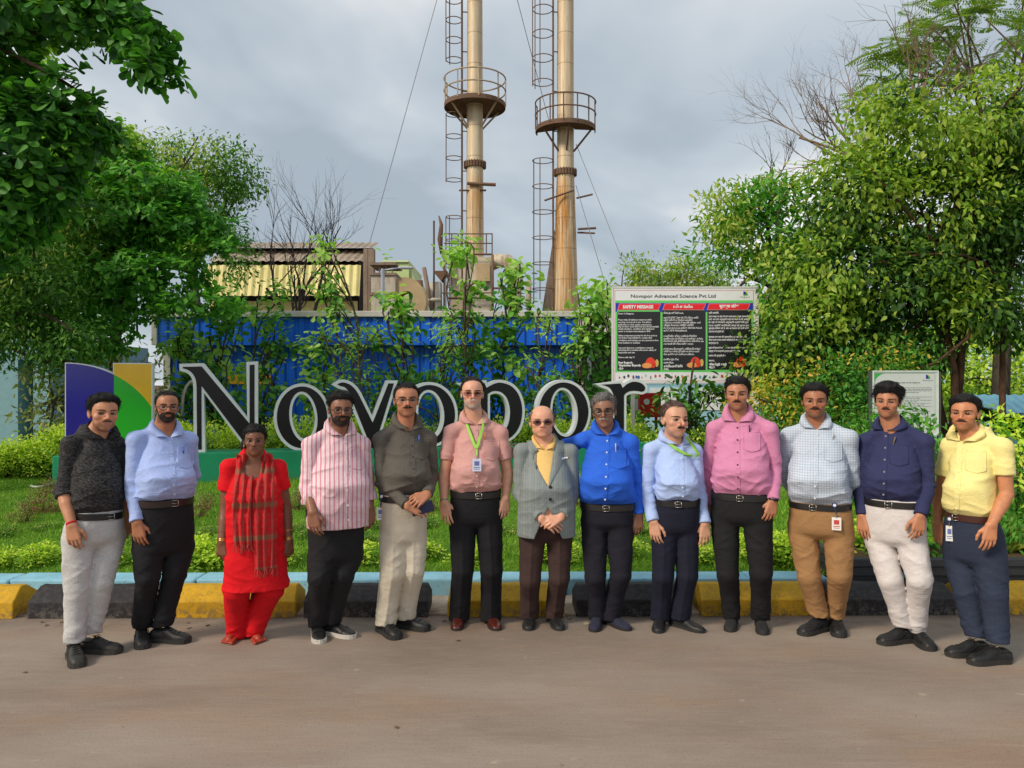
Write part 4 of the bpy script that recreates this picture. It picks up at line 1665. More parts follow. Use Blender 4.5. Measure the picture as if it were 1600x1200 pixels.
def stack(pxc, label, r_of, z_top, plat_py, flange_py, prx, lad_px, hoop_rng, full_plat, seed, group):
    b = at(pxc, 0, YK)
    root = thing('chimney', label, 'chimney', (b.x, YK, 0), 0, group)
    zz_ = lambda py: at(0, py, YK).z
    zs_ = [0, zz_(488), zz_(430), zz_(350), zz_(262), zz_(150), zz_(0), z_top]
    mb = MB()
    mb.tube([(0, 0, z) for z in zs_], [r_of(z) for z in zs_], 28)
    mb.build('shaft', m_stack('stack_paint_%s' % group.split()[0] if False else ('stack_paint' if seed == 1 else 'stack_paint_golden'), seed * 3.0, 0.85 if seed == 1 else 1.2), root, True)
    for py in flange_py:
        z = zz_(py)
        mb = MB()
        r = r_of(z)
        mb.tube([(0, 0, z - .14), (0, 0, z - .13), (0, 0, z + .13), (0, 0, z + .14)], [r + .02, r + .10, r + .10, r + .02], 28)
        for k in range(24):
            a = 2 * math.pi * k / 24
            mb.tube([((r + .12) * math.cos(a), (r + .12) * math.sin(a), z - .16), ((r + .12) * math.cos(a), (r + .12) * math.sin(a), z + .16)], .03, 5)
        mb.build('flange', iron, root)
    # platform
    z = zz_(plat_py)
    r0, r1 = r_of(z) + .02, prx / KP
    a0, a1 = (0, 2 * math.pi) if full_plat else full_plat_angles(seed)
    n = 32
    mb = MB()
    an_ = np.linspace(a0, a1, n + 1)
    V = []
    for a in an_:
        c, s = math.cos(a), math.sin(a)
        V += [(r0 * c, r0 * s, z), (r1 * c, r1 * s, z), (r1 * c, r1 * s, z - .22), (r1 * c * .985, r1 * s * .985, z - .22), (r1 * c * .985, r1 * s * .985, z - .06), (r0 * c, r0 * s, z - .06)]
    F = [(i * 6 + k, i * 6 + (k + 1) % 6, (i + 1) * 6 + (k + 1) % 6, (i + 1) * 6 + k) for i in range(n) for k in range(6)]
    mb.add(V, F)
    mb.build('platform', iron, root)
    for hgt in (.62, 1.22):
        mb = MB()
        mb.tube([(r1 * math.cos(a), r1 * math.sin(a), z + hgt) for a in an_], .035, 6)
        mb.build('rail', pale_iron if full_plat else iron, root)
    me = None
    k = 9
    for i in range(k if full_plat else k + 0):
        a = a0 + (a1 - a0) * i / (k if full_plat else k - 1)
        if me is None:
            q = MB()
            q.tube([(0, 0, -.1), (0, 0, 1.22)], .035, 6)
            me = q.mesh('railing_post', pale_iron if full_plat else iron)
        obj('railing_post', me, root, (r1 * math.cos(a), r1 * math.sin(a), z))
    for a in ((-2.5, -.65, .6, 2.5) if full_plat else (-2.6, -1.5, -.3)):
        mb = MB()
        zz2 = z - 1.2
        mb.tube([(r1 * .93 * math.cos(a), r1 * .93 * math.sin(a), z - .1), (r_of(zz2) * math.cos(a), r_of(zz2) * math.sin(a), zz2)], .05, 6)
        mb.build('bracket', pale_iron if full_plat else iron, root)
    # ladder with cage
    lx = (lad_px[1] - pxc) / KP
    cxh = (lad_px[0] + lad_px[1]) / 2
    hx = (cxh - pxc) / KP
    hr = (lad_px[1] - lad_px[0]) / 2 / KP
    lad = obj('ladder', None, root)
    for dy in (-.22, .22):
        mb = MB()
        mb.tube([(lx, dy - .1, zz_(495)), (lx, dy - .1, z_top - 1)], .04, 6)
        mb.build('ladder_rail', iron, lad)
    mb = MB()
    zq = zz_(495)
    while zq < z_top - 1:
        mb.tube([(lx, -.32, zq), (lx, .12, zq)], .018, 4)
        zq += .35
    o_ = mb.build('rung', iron, lad)
    o_['kind'] = 'stuff'
    for h0, h1, step, bars in hoop_rng:
        py = h0
        while py <= h1:
            zq = zz_(py)
            mb = MB()
            mb.tube([(hx + hr * math.cos(a), -.1 + hr * math.sin(a), zq) for a in np.linspace(0, 2 * math.pi, 21)], .024, 5)
            mb.build('cage_hoop', iron, lad)
            py += step
        for a in bars:
            mb = MB()
            mb.tube([(hx + hr * math.cos(a), -.1 + hr * math.sin(a), zz_(h1)), (hx + hr * math.cos(a), -.1 + hr * math.sin(a), zz_(h0))], .025, 5)
            mb.build('cage_bar', iron, lad)
    py = 20
    while py < 480:
        zq = zz_(py)
        mb = MB()
        mb.tube([(lx, -.1, zq), (-r_of(zq) * .9, -.05, zq)], .03, 5)
        mb.build('ladder_stay', iron, lad)
        py += 62
    return root, zz_


def full_plat_angles(seed):
    return (-math.pi * 1.12, .12)


rL = lambda z: float(np.interp(z, [0, 5.2, 10, 14, 24], [.52, .46, .43, .40, .36]))
rR = lambda z: float(np.interp(z, [0, 5.2, 8, 11.5, 12, 24], [.76, .64, .58, .44, .42, .40]))
c1, zk = stack(742, 'left rusty chimney with ring platform and broken ladder cage', rL, 26, 163, (258,), 48, (697, 722), [(-60, 98, 31, (2.2, 3.3, 4.2)), (180, 285, 34, (3.0,)), (340, 480, 36, (3.3, 4.2))], True, 1, 'rusty chimneys')
c2, zk = stack(883.5, 'right golden brown chimney with half ring platform', rR, 26, 200, (270,), 47, (832, 864), [(-60, 136, 38, (2.4, 3.2, 4.4)), (252, 470, 40, (2.6, 3.6, 4.4))], False, 2, 'rusty chimneys')
# stub beams
for root, pts, w in ((c1, ((731, 291, -.5), (775, 293, -.5)), .09), (c1, ((718, 300, -.3), (760, 300, -.3)), .05), (c2, ((850, 318, -.6), (895, 302, -.6)), .05), (c2, ((900, 312, -.3), (925, 306, -.3)), .05), (c2, ((902, 360, -.3), (930, 359, -.4)), .06), (c2, ((902, 364, -.1), (928, 367, -.4)), .05)):
    mb = MB()
    bx_ = root.location
    P_ = [at(px, py, YK) for px, py, _ in pts]
    mb.tube([(p.x - bx_.x, q[2], p.z) for p, q in zip(P_, pts)], w, 5)
    mb.build('stub_beam', iron, root)
# rusty stiffener plate on the right stack
mb = MB()
q = [at(866, 360, YK), at(872, 360, YK), at(868, 486, YK), at(847, 486, YK)]
mb.prism([(p.x - c2.location.x, p.z) for p in (q[3], q[2], q[1], q[0])], -.15, -.08)
mb.build('gusset', stl, c2)
# guy wires
for (p0, Y0, p1, Y1, lab) in (((684, -5), 38, (577, 382), 33, 'guy wire running down left of the chimneys'), ((807, -5), 38, (858, 190), 40, 'guy wire crossing the sky between the chimneys'),
                              ((900, 225), 38, (973, 408), 34, 'guy wire running down right of the right chimney'), ((900, 290), 38, (946, 445), 34, 'lower guy wire right of the right chimney')):
    mb = MB()
    mb.tube([at(*p0, Y0), at(*p1, Y1)], .017, 5)
    tag(mb.build('guy_wire', plain('wire_grey', S(110, 110, 116), .5), None), lab, 'guy wire', 'guy wires of the chimneys')

# ---- platform, tank and ducts round the left stack
YP = 36.0
p0 = at(684, 0, YP)
pz = lambda py: at(0, py, YP).z
pxx = lambda px: at(px, 0, YP).x - p0.x
pf = thing('boiler_house', 'rusty steel platform with railings and pale ducts around the left chimney', 'boiler house', (p0.x, YP, 0))
creamy = sheet_mat('cream_sheet', S(196, 188, 168), S(216, 208, 188), S(156, 110, 72), .5, .6)
mb = MB()
mb.box((pxx(703), .2, 0), (pxx(768), 3, pz(400)))
mb.build('casing', creamy, pf)
mb = MB()
mb.box((pxx(671), .0, pz(500)), (pxx(688), 1, pz(440)), 0)
mb.build('white_tank', plain('white_tank', S(214, 208, 192), .6), pf)
for x0, x1, py in ((694, 770, 398), (694, 770, 366), (694, 770, 381), (700, 770, 466), (690, 772, 458)):
    mb = MB()
    mb.tube([(pxx(x0), -.1, pz(py)), (pxx(x1), -.1, pz(py))], .05 if py in (398, 466) else .03, 5)
    mb.build('rail', iron, pf)
me = None
for px in (697, 706, 716, 760, 769):
    mb = MB()
    mb.tube([(pxx(px), -.1, pz(398)), (pxx(px), -.1, pz(366))], .03, 5)
    mb.build('railing_post', iron, pf)
for px in (678, 694, 722, 705, 769):
    mb = MB()
    mb.tube([(pxx(px), .0, 0), (pxx(px), .0, pz(400 if px > 690 else 345))], .05, 6)
    mb.build('column', iron, pf)
mb = MB()
mb.tube([(pxx(690), -.1, pz(398)), (pxx(688), -.12, pz(375)), (pxx(690), -.1, pz(352)), (pxx(686), -.1, pz(338))], [.06, .13, .09, .03], 7)
mb.build('rusty_hood', iron, pf, True)
mb = MB()
mb.add([(pxx(677), -.2, pz(424)), (pxx(699), -.2, pz(424)), (pxx(690), -.2, pz(440)), (pxx(677), .6, pz(424)), (pxx(699), .6, pz(424)), (pxx(690), .6, pz(440))], [(0, 2, 1), (3, 4, 5), (0, 1, 4, 3), (1, 2, 5, 4), (2, 0, 3, 5)])
mb.build('hopper', iron, pf)
mb = MB()
pts = [(pxx(762), 1.2, pz(408)), (pxx(778), 1.0, pz(402)), (pxx(792), .9, pz(403)), (pxx(801), .8, pz(413)), (pxx(804), .8, pz(430)), (pxx(804), .8, 0)]
mb.tube([tuple(p) for p in pts], .34, 14)
mb.build('bent_duct', sheet_mat('pale_duct', S(190, 180, 156), S(212, 202, 180), S(150, 104, 60), .6, .6), pf, True)


for x0, z0_, x1, z1_, w_, m in ((664, 420, 676, 486, .10, stl), (657, 440, 657, 486, .16, iron), (780, 470, 812, 470, .06, iron), (700, 430, 768, 470, .04, iron), (770, 400, 770, 486, .06, iron), (812, 404, 812, 486, .05, pale_iron), (826, 440, 826, 486, .12, pale_iron), (772, 452, 812, 452, .05, iron), (690, 412, 703, 440, .05, iron), (640, 455, 664, 455, .09, tan_d), (655, 470, 690, 470, .10, creamy)):
    mb = MB()
    mb.tube([(pxx(x0), -.4, pz(z0_)), (pxx(x1), -.4, pz(z1_))], w_, 8)
    mb.build('pipe', m, pf, True)
mb = MB()
mb.box((pxx(705), -.1, pz(486)), (pxx(726), .15, pz(452)), 0, .02)
mb.build('control_cabinet', pale_iron, pf)
mb = MB()
mb.box((pxx(744), -.1, pz(440)), (pxx(766), .15, pz(412)), 0, .02)
mb.build('access_door', tan_d, pf)

# ---- light blue buildings seen between the plants
cyan_w = plain('light_blue_wall', S(150, 196, 214), .7, var=.06)
bb = thing('office_building', 'light blue building glimpsed through leaves under the notice board', 'building', (at(900, 0, 24).x, 24, 0))
w_ = at(1215, 0, 24).x - at(900, 0, 24).x
mb = MB()
mb.box((0, 0, 0), (w_, 6, at(0, 585, 24).z), 0)
mb.build('wall', cyan_w, bb)
for k in range(4):
    mb = MB()
    mb.box((.8 + 1.5 * k, -.03, .9), (1.7 + 1.5 * k, -.002, 1.6))
    mb.build('window', cached('winw', lambda: plain('window_white', S(220, 226, 230), .3)), bb)
mb = MB()
mb.box((-.1, -.25, at(0, 585, 24).z + .003), (w_ + .1, 6.1, at(0, 579, 24).z))
mb.build('roof_slab', grey_trim, bb)
bl_ = thing('side_building', 'grey blue wall with a dark doorway at the left edge', 'building', (at(-120, 0, 15).x, 15, 0))
grey_blue = plain('grey_blue_wall', S(122, 158, 172), .75, var=.08)
bxx = lambda px: at(px, 0, 15).x - at(-120, 0, 15).x
mb = MB()
mb.box((0, 0, 0), (bxx(28), 4, 2.6))
mb.box((bxx(52), 0, 0), (bxx(80), 4, 2.6))
mb.box((bxx(28) + .002, 0, 2.2), (bxx(52) - .002, 3.9, 2.6))
mb.build('wall', grey_blue, bl_)
mb = MB()
mb.box((bxx(28) + .002, 1.2, 0), (bxx(52) - .002, 1.25, 2.2))
mb.build('door', plain('dark_door', S(38, 40, 42), .6), bl_)
# grey lean-to right of the cabin
q0, q1 = at(908, 0, 19), at(990, 0, 19)
ls = thing('lean_to_shed', 'grey corrugated lean-to right of the blue cabin', 'shed', (q0.x, 19, 0))
V, F = slope_sheet(0, -1.2, at(0, 521, 17.8).z, 1.5, at(0, 486, 20.5).z, q1.x - q0.x, .2, .04)
mb = MB()
mb.add(V, F)
mb.build('roof', sheet_mat('grey_sheet', S(150, 146, 140), S(176, 172, 166), S(120, 96, 76), .3, .7), ls)
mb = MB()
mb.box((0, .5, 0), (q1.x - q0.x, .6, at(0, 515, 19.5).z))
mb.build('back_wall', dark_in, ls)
for x in (.1, q1.x - q0.x - .1):
    mb = MB()
    mb.tube([(x, -1.0, 0), (x, -1.0, at(0, 524, 18).z)], .05, 8)
    mb.build('column', grey_trim, ls)
# red fire hose box
q = at(1000, 650, 14)
rb = thing('fire_box', 'red fire hose box glimpsed right of the letter r', 'fire box', (q.x, 14, 0))
zz1, zz0 = at(0, 614, 14).z, at(0, 652, 14).z
wr_ = at(1033, 0, 14).x - q.x
redm = plain('red_box_paint', S(206, 30, 34), .4, var=.1)
mb = MB()
mb.box((0, 0, zz0), (wr_, .25, zz1), 0, .01)
mb.build('cabinet', redm, rb)
mb = MB()
mb.box((.03, -.012, zz0 + .03), (wr_ - .03, -.001, zz1 - .03), 0)
mb.build('door', redm, rb)
mb = MB()
mb.tube([(.12, -.014, zz1 - .16), (.12, -.018, zz1 - .16)], .055, 16)
mb.build('round_mark', wm_, rb)
mb = MB()
mb.box((.05, .08, 0), (.09, .16, zz0 - .002))
mb.box((wr_ - .09, .08, 0), (wr_ - .05, .16, zz0 - .002))
mb.build('stand', redm, rb)
# light blue roofed hut at the right edge
q = at(1580, 0, 14)
hb = thing('hut', 'light blue sheet roof glimpsed at the right edge behind palm fronds', 'hut', (q.x, 14, 0))
mb = MB()
zt_ = at(0, 628, 14).z
V, F = slope_sheet(0, 0, at(0, 668, 14).z, 1.3, zt_ + .1, 3.0, .2, .03)
mb.add(V, F)
mb.build('roof', plain('blue_roof_sheet', S(128, 190, 212), .5), hb)
mb = MB()
mb.box((.1, .3, 0), (2.9, 3, at(0, 672, 14).z))
mb.build('wall', cyan_w, hb)
# ================================================================== trees and bushes
G1, G2, G3 = S(46, 84, 33), S(71, 122, 43), S(107, 166, 58)
deep = leaf_mat('almond_leaf', [S(38, 80, 38), S(58, 114, 44), S(84, 146, 54), S(104, 166, 62)], .34, .52, .28)
deep_y = leaf_mat('almond_lit_leaf', [S(107, 179, 61), S(153, 185, 76), S(162, 205, 89)], .35)  # paler almond leaf, sunlight put into the colour
mid_l = leaf_mat('tier_leaf', [S(56, 112, 44), S(86, 152, 56), S(122, 186, 72)], .38, .52, .28)
mid_y = leaf_mat('tier_lit_leaf', [S(140, 172, 69), S(168, 209, 97), S(205, 216, 115)], .38)
fine_l = leaf_mat('fine_leaf', [S(51, 94, 38), S(79, 128, 48), S(117, 161, 66)], .3, .5, .3)
fine_y = leaf_mat('fine_pale_leaf', [S(143, 186, 76), S(186, 185, 97)], .35)
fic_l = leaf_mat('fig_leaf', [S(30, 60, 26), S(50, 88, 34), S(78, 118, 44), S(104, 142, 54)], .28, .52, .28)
fic_y = leaf_mat('fig_lit_leaf', [S(112, 152, 48), S(144, 178, 58), S(172, 186, 78), S(128, 164, 54)], .36)  # yellower fig leaf, its colour stands in for sun on the crown
sap_l = leaf_mat('sapling_leaf', [S(51, 102, 43), S(81, 143, 56), S(120, 181, 76)], .32, .52, .28)
sap_y = leaf_mat('sapling_lit_leaf', [S(151, 183, 79), S(170, 216, 110)], .4)
lime_l = leaf_mat('lime_leaf', [S(89, 143, 43), S(148, 170, 56), S(170, 207, 69)], .34, .45, .35)
lime_y = leaf_mat('lime_young_leaf', [S(183, 216, 71), S(220, 231, 92)], .36)
gold_l = leaf_mat('golden_leaf', [S(122, 156, 48), S(162, 172, 56), S(222, 190, 74), S(211, 179, 84)], .35)
gold_y = leaf_mat('golden_young_leaf', [S(231, 200, 81), S(241, 172, 102)], .35)
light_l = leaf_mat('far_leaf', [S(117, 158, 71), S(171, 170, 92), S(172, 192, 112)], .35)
oliv_l = leaf_mat('olive_leaf', [S(107, 117, 71), S(153, 153, 97), S(162, 179, 122)], .28)
red_l = leaf_mat('reddish_leaf', [S(107, 51, 56), S(143, 76, 69), S(117, 92, 61)], .25)
glm_l = leaf_mat('feather_leaf', [S(89, 128, 56), S(133, 168, 74), S(163, 164, 92)], .35)

# --- almond tree overhanging the upper left
Y = 8.2
tree('almond_tree', 'dark almond tree with big rounded leaves overhanging the upper left', (-7.4, 8.6, .2), (-6.4, 8.4, 5.2), .22,
     [blob_px(-20, 90, Y, 110, 150, .9), blob_px(30, 230, Y, 90, 140, .8), blob_px(-60, 330, Y, 110, 110, .8), blob_px(70, 30, 8.0, 120, 55, .6), blob_px(175, 20, 7.8, 60, 42, .35), blob_px(225, 62, 7.8, 38, 34, .3), blob_px(240, 105, 7.8, 34, 26, .3), blob_px(110, 150, 8.0, 60, 45, .4), blob_px(130, 200, 8.1, 50, 40, .4)],
     9500, .165, [deep, deep_y], 21, 'obov', .56, .12, 9, .34, 1.6, .05, .55, .6, singles=290, young=.08, limbs=26, r_limb=.045, rosette=.8, hi=True)
# --- tiered trees in the middle left
Y = 12.0
tree('badam_tree', 'bright green tree with tiers of broad leaves left of the cabin', (at(200, 0, Y).x, Y, .45), (at(205, 0, Y).x, Y, 4.0), .12,
     [blob_px(140, 250, Y, 90, 40, .9), blob_px(230, 300, Y, 110, 40, 1.0), blob_px(290, 360, Y, 90, 36, .9), blob_px(170, 350, Y, 120, 40, 1.0), blob_px(330, 400, Y - .3, 50, 30, .6), blob_px(230, 430, Y - .5, 130, 36, .8), blob_px(310, 470, Y - .6, 70, 26, .6), blob_px(120, 440, Y, 90, 50, .8), blob_px(140, 510, Y, 80, 60, .7), blob_px(60, 420, Y + 1, 110, 70, .8), blob_px(215, 470, Y - .2, 60, 40, .6), blob_px(110, 210, Y, 60, 40, .6), blob_px(150, 260, Y + .6, 90, 50, .8), blob_px(90, 280, Y, 80, 50, .8), blob_px(60, 350, Y, 90, 50, .8), blob_px(180, 220, Y, 50, 26, .6), blob_px(260, 340, Y, 110, 60, 1.0), blob_px(150, 400, Y, 110, 60, 1.0)],
     28000, .125, [mid_l, mid_y], 22, 'obov', .60, .13, 9, .36, 1.5, .1, .6, .5, singles=260, young=.34, limbs=22, r_limb=.035, up=1.1, rosette=.7)
# --- tree behind
Y = 20.0
tree('neem_tree', 'taller tree with fine light leaves behind the tiered tree', (at(300, 0, Y).x, Y, 0), (at(300, 0, Y).x, Y, 4.6), .2,
     [blob_px(250, 245, Y, 55, 28, .9), blob_px(320, 250, Y, 60, 34, 1.0), blob_px(365, 270, Y, 40, 45, .8), blob_px(330, 310, Y, 60, 36, 1.0), blob_px(300, 370, Y, 80, 60, 1.1), blob_px(370, 400, Y, 30, 40, .6), blob_px(200, 330, Y, 90, 70, 1.0), blob_px(165, 190, Y, 22, 16, .5)],
     9000, .15, [fine_l, fine_y], 23, 'rhomb', .42, .22, 12, .40, 1.1, .15, .5, .8, young=.3, limbs=16, r_limb=.07)
# --- fine leaved tree at the lower left
Y = 10.4
tree('jamun_tree', 'dense fine leaved tree at the left edge below the almond tree', (at(-40, 0, Y).x, Y, .45), (at(-20, 0, Y).x, Y, 2.6), .13,
     [blob_px(10, 380, Y, 90, 70, .8), blob_px(60, 440, Y, 80, 60, .8), blob_px(0, 500, Y, 100, 60, .8), blob_px(90, 520, Y, 70, 50, .6), blob_px(20, 570, Y, 80, 26, .5), blob_px(100, 330, Y + .6, 60, 50, .6)],
     16000, .085, [fine_l, fine_y], 24, 'lance', .42, .14, 10, .38, 1.8, .3, .5, .7, young=.12, limbs=14, r_limb=.035)
tree('olive_shrub', 'dusty olive shrub with upright stems left of the blue logo', (at(78, 0, 10.6).x, 10.6, .5), (at(85, 0, 10.6).x, 10.6, 1.5), .03,
     [blob_px(75, 590, 10.6, 34, 30, .3), blob_px(95, 640, 10.6, 34, 30, .3), blob_px(60, 655, 10.6, 28, 22, .3), blob_px(130, 600, 11, 60, 50, .3), blob_px(215, 610, 11.2, 60, 60, .3)],
     1500, .11, [oliv_l, fine_y], 25, 'lance', .36, .10, 7, .3, 2, .0, .6, .7, singles=120, young=.15, limbs=8, r_limb=.012, cat='shrub')

# --- saplings behind the sign
sap = [(300, 560, 12.6, .35, 'obov'), (345, 545, 12.2, .5, 'oval'), (415, 505, 12.8, .62, 'obov'), (505, 440, 12.4, .95, 'obov'), (560, 560, 12.0, .5, 'lance'), (625, 520, 12.5, .70, 'oval'), (690, 560, 12.0, .5, 'lance'),
       (735, 440, 12.6, .85, 'oval'), (800, 480, 12.9, .85, 'oval'), (845, 545, 12.2, .5, 'lance'), (905, 530, 13.0, .75, 'obov'), (948, 500, 13.4, .8, 'oval')]
slb = ['behind the letter N reaching toward the cabin corner', 'low behind the right stem of the N', 'above the gap after the N', 'tallest and brightest, before the yellow sheeted shed', 'feathery, behind the first o',
       'bushy, behind the head of the striped shirt man', 'small and feathery, behind the second o', 'before the left chimney', 'leggy, before the bent duct', 'thin, behind the letter p', 'before the right end of the cabin', 'leaning beside the notice board']
for k, (px, py, Y, hgt, shp) in enumerate(sap):
    x = at(px, 0, Y).x
    rs = np.random.RandomState(100 + k)
    zt_ = at(0, py - 60, Y).z
    zb_ = at(0, 690, Y).z
    w = 36 + 8 * (k % 3)
    bl = []
    nlev = 6
    for j in range(nlev):
        t = j / (nlev - 1)
        bl.append(blob_px(px + rs.uniform(-26, 26) * (1 - .3 * t) , 660 + (py - 45 - 660) * t, Y, w * (1.15 - .55 * t), 30, .32))
    if k == 7:
        bl += [blob_px(690, 400, Y, 30, 8, .2), blob_px(650, 388, Y, 26, 7, .2), blob_px(610, 400, Y, 16, 8, .2)]
    tree('sapling', 'sapling ' + slb[k], (x, Y, .45), (x + rs.uniform(-.15, .15), Y, zt_), .022, bl, int(540 + 310 * hgt), .138 if shp != 'lance' else .11, [sap_l, sap_y], 200 + k, shp,
         .62 if shp != 'lance' else .3, .13, 6, .34, 2.2, .15, .7, .55, singles=130, young=.30 if k != 3 else .6, group='young saplings behind the sign', limbs=24, r_limb=.009, cat='sapling', shell=(.1, 1.0), up=.9, hi=True, upright=True, rosette=.35)
tree('shade_shrub', 'dark leaved slender shrub under the notice board', (at(1092, 0, 11.5).x, 11.5, .3), (at(1085, 0, 11.5).x, 11.5, 2.1), .03,
     [blob_px(1060, 620, 11.5, 40, 26, .3), blob_px(1100, 640, 11.5, 50, 36, .35), blob_px(1085, 680, 11.5, 40, 30, .3), blob_px(1040, 660, 11.8, 30, 30, .3), blob_px(1135, 610, 11.6, 30, 20, .3)],
     620, .13, [fic_l, sap_l], 31, 'oval', .5, .12, 6, .34, 2.2, .1, .6, .6, singles=200, young=.2, limbs=12, r_limb=.008, cat='shrub', shell=(.1, 1), hi=True, upright=True)

# --- the right hand trees
Y = 11.5
fx = at(1500, 0, Y).x
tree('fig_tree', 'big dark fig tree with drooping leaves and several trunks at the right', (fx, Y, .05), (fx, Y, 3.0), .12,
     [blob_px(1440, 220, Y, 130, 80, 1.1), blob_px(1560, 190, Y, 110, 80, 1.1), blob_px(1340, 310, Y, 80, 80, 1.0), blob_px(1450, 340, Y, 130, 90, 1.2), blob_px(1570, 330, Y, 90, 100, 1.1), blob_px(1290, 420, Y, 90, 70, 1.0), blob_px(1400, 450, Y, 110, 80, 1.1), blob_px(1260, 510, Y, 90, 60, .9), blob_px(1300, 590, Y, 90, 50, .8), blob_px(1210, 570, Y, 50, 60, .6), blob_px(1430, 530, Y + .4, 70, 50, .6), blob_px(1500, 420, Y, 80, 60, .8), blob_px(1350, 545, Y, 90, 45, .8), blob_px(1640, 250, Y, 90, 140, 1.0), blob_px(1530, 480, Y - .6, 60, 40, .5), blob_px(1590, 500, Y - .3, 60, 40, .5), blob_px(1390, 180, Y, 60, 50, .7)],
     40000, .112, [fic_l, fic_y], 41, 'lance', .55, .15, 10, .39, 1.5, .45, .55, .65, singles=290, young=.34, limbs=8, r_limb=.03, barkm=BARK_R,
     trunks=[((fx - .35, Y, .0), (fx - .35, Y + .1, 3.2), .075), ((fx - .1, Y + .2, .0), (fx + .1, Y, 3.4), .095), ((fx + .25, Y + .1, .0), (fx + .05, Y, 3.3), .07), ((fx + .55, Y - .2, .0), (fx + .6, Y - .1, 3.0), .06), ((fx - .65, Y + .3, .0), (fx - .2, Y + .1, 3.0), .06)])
Y = 17.0
tree('mango_tree', 'leafy tree with pointed leaf tufts behind the notice board', (at(1230, 0, Y).x, Y, 0), (at(1230, 0, Y).x, Y, 3.6), .18,
     [blob_px(1150, 330, Y, 45, 28, .7), blob_px(1220, 310, Y, 60, 30, .8), blob_px(1180, 380, Y, 80, 36, 1.0), blob_px(1270, 350, Y, 80, 60, 1.0), blob_px(1220, 440, Y, 90, 50, 1.0), blob_px(1130, 400, Y, 36, 22, .5), blob_px(1200, 520, Y - 2, 60, 60, .8), blob_px(1120, 355, Y, 25, 14, .4)],
     8000, .18, [mid_l, fine_y], 42, 'lance', .38, .22, 9, .38, 1.2, .05, .7, .6, young=.22, limbs=14, r_limb=.06)
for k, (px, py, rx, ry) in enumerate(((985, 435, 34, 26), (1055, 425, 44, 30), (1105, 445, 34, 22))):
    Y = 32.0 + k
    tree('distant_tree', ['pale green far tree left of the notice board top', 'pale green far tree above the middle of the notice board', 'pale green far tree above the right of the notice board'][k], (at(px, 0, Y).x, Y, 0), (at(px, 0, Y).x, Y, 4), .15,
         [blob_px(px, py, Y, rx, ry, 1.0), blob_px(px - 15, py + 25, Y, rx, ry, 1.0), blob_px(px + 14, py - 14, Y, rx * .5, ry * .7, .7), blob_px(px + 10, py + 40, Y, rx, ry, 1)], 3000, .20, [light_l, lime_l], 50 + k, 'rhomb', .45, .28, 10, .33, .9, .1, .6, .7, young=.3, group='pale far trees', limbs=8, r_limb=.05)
# feathery tree at the upper right
Y = 17.0
rs = np.random.RandomState(61)
gb = np.array((at(1560, 0, Y).x, Y, 0))
gm_t = thing('gulmohar_tree', 'feathery leaved tree at the upper right behind the fig', 'tree', tuple(gb))
fr_P, fr_D, fr_N, fr_L, fr_W = [], [], [], [], []
tips_ = []
bls = [blob_px(1520, 60, Y, 110, 60, 1.6), blob_px(1420, 110, Y, 70, 40, 1.0), blob_px(1580, 130, Y, 80, 70, 1.3), blob_px(1370, 150, Y, 40, 20, .6), blob_px(1480, 20, Y, 60, 40, 1.0), blob_px(1560, -60, Y, 110, 60, 1.4), blob_px(1400, 75, Y, 40, 14, .6)]
for c, r in bls:
    for _ in range(int(80 * r[0])):
        p = c + runit(1, rs)[0] * r * rs.uniform(.3, 1) ** .5
        d = np.array((rs.normal(), rs.normal() * .7, rs.normal() * .25 - .15))
        d /= np.linalg.norm(d)
        tips_.append(p)
        L = rs.uniform(.45, .75)
        sd_ = np.cross(d, (0, 0, 1))
        for j in range(11):
            for s in (-1, 1):
                fr_P.append(p + d * L * j / 11 + np.array((0, 0, -.16 * (j / 11) ** 2 * L)))
                fr_D.append(sd_ * s + d * .5 + np.array((0, 0, -.1)))
                fr_N.append((0, 0, 1))
                fr_L.append(.17 * math.sin(math.pi * (j + 1.5) / 13))
                fr_W.append(.045)
V, F = leaf_arrays(np.array(fr_P) - gb, np.array(fr_D), np.array(fr_N, float), np.array(fr_L), np.array(fr_W), 'rhomb')
obj('crown', mesh_np('crown', V, F, glm_l, False), gm_t)
mb = MB()
mb.tube([(0, 0, 0), (.1, 0, 3), (-.2, 0, 6), (0, 0, 8)], [.2, .17, .14, .08], 8)
mb.build('trunk', BARK, gm_t, True)
v, f = limb_paths(((0, 0, 6),), [tips_[i] - gb for i in rs.permutation(len(tips_))[:22]], rs, .035)
mb = MB()
mb.add(v, f)
mb.build('branches', BARK, gm_t, True)


# --- bare trees
def bare(label, base, dirs_, L0, r0, depth, seed, mat, spread=.5, up=.25, group=None):
    rs = np.random.RandomState(seed)
    root = thing('bare_tree', label, 'tree', tuple(base), 0, group)
    mb = MB()

    def grow(p, d, L, r, k):
        n = 4
        pts, rad = [p], [r]
        q = np.array(p)
        dd = np.array(d, float)
        for i in range(n):
            dd = dd + rs.normal(size=3) * .13
            dd /= np.linalg.norm(dd)
            q = q + dd * L / n
            pts.append(q.copy())
            rad.append(r * (1 - .5 * (i + 1) / n))
        mb.tube([tuple(a) for a in pts], rad, 5 if r < .03 else 7, cap=False)
        if k <= 0:
            return
        m = 2 if k > 2 else 3
        for j in range(m + (1 if rs.rand() < .5 else 0)):
            i = rs.randint(1, n + 1)
            nd = dd + rs.normal(size=3) * spread + np.array((0, 0, up))
            nd /= np.linalg.norm(nd)
            grow(pts[i], nd, L * rs.uniform(.55, .85), rad[i] * .72, k - 1)
    for d in dirs_:
        grow(np.zeros(3), np.array(d, float) / np.linalg.norm(d), L0, r0, depth)
    mb.build('branches', mat, root, True)
    return root


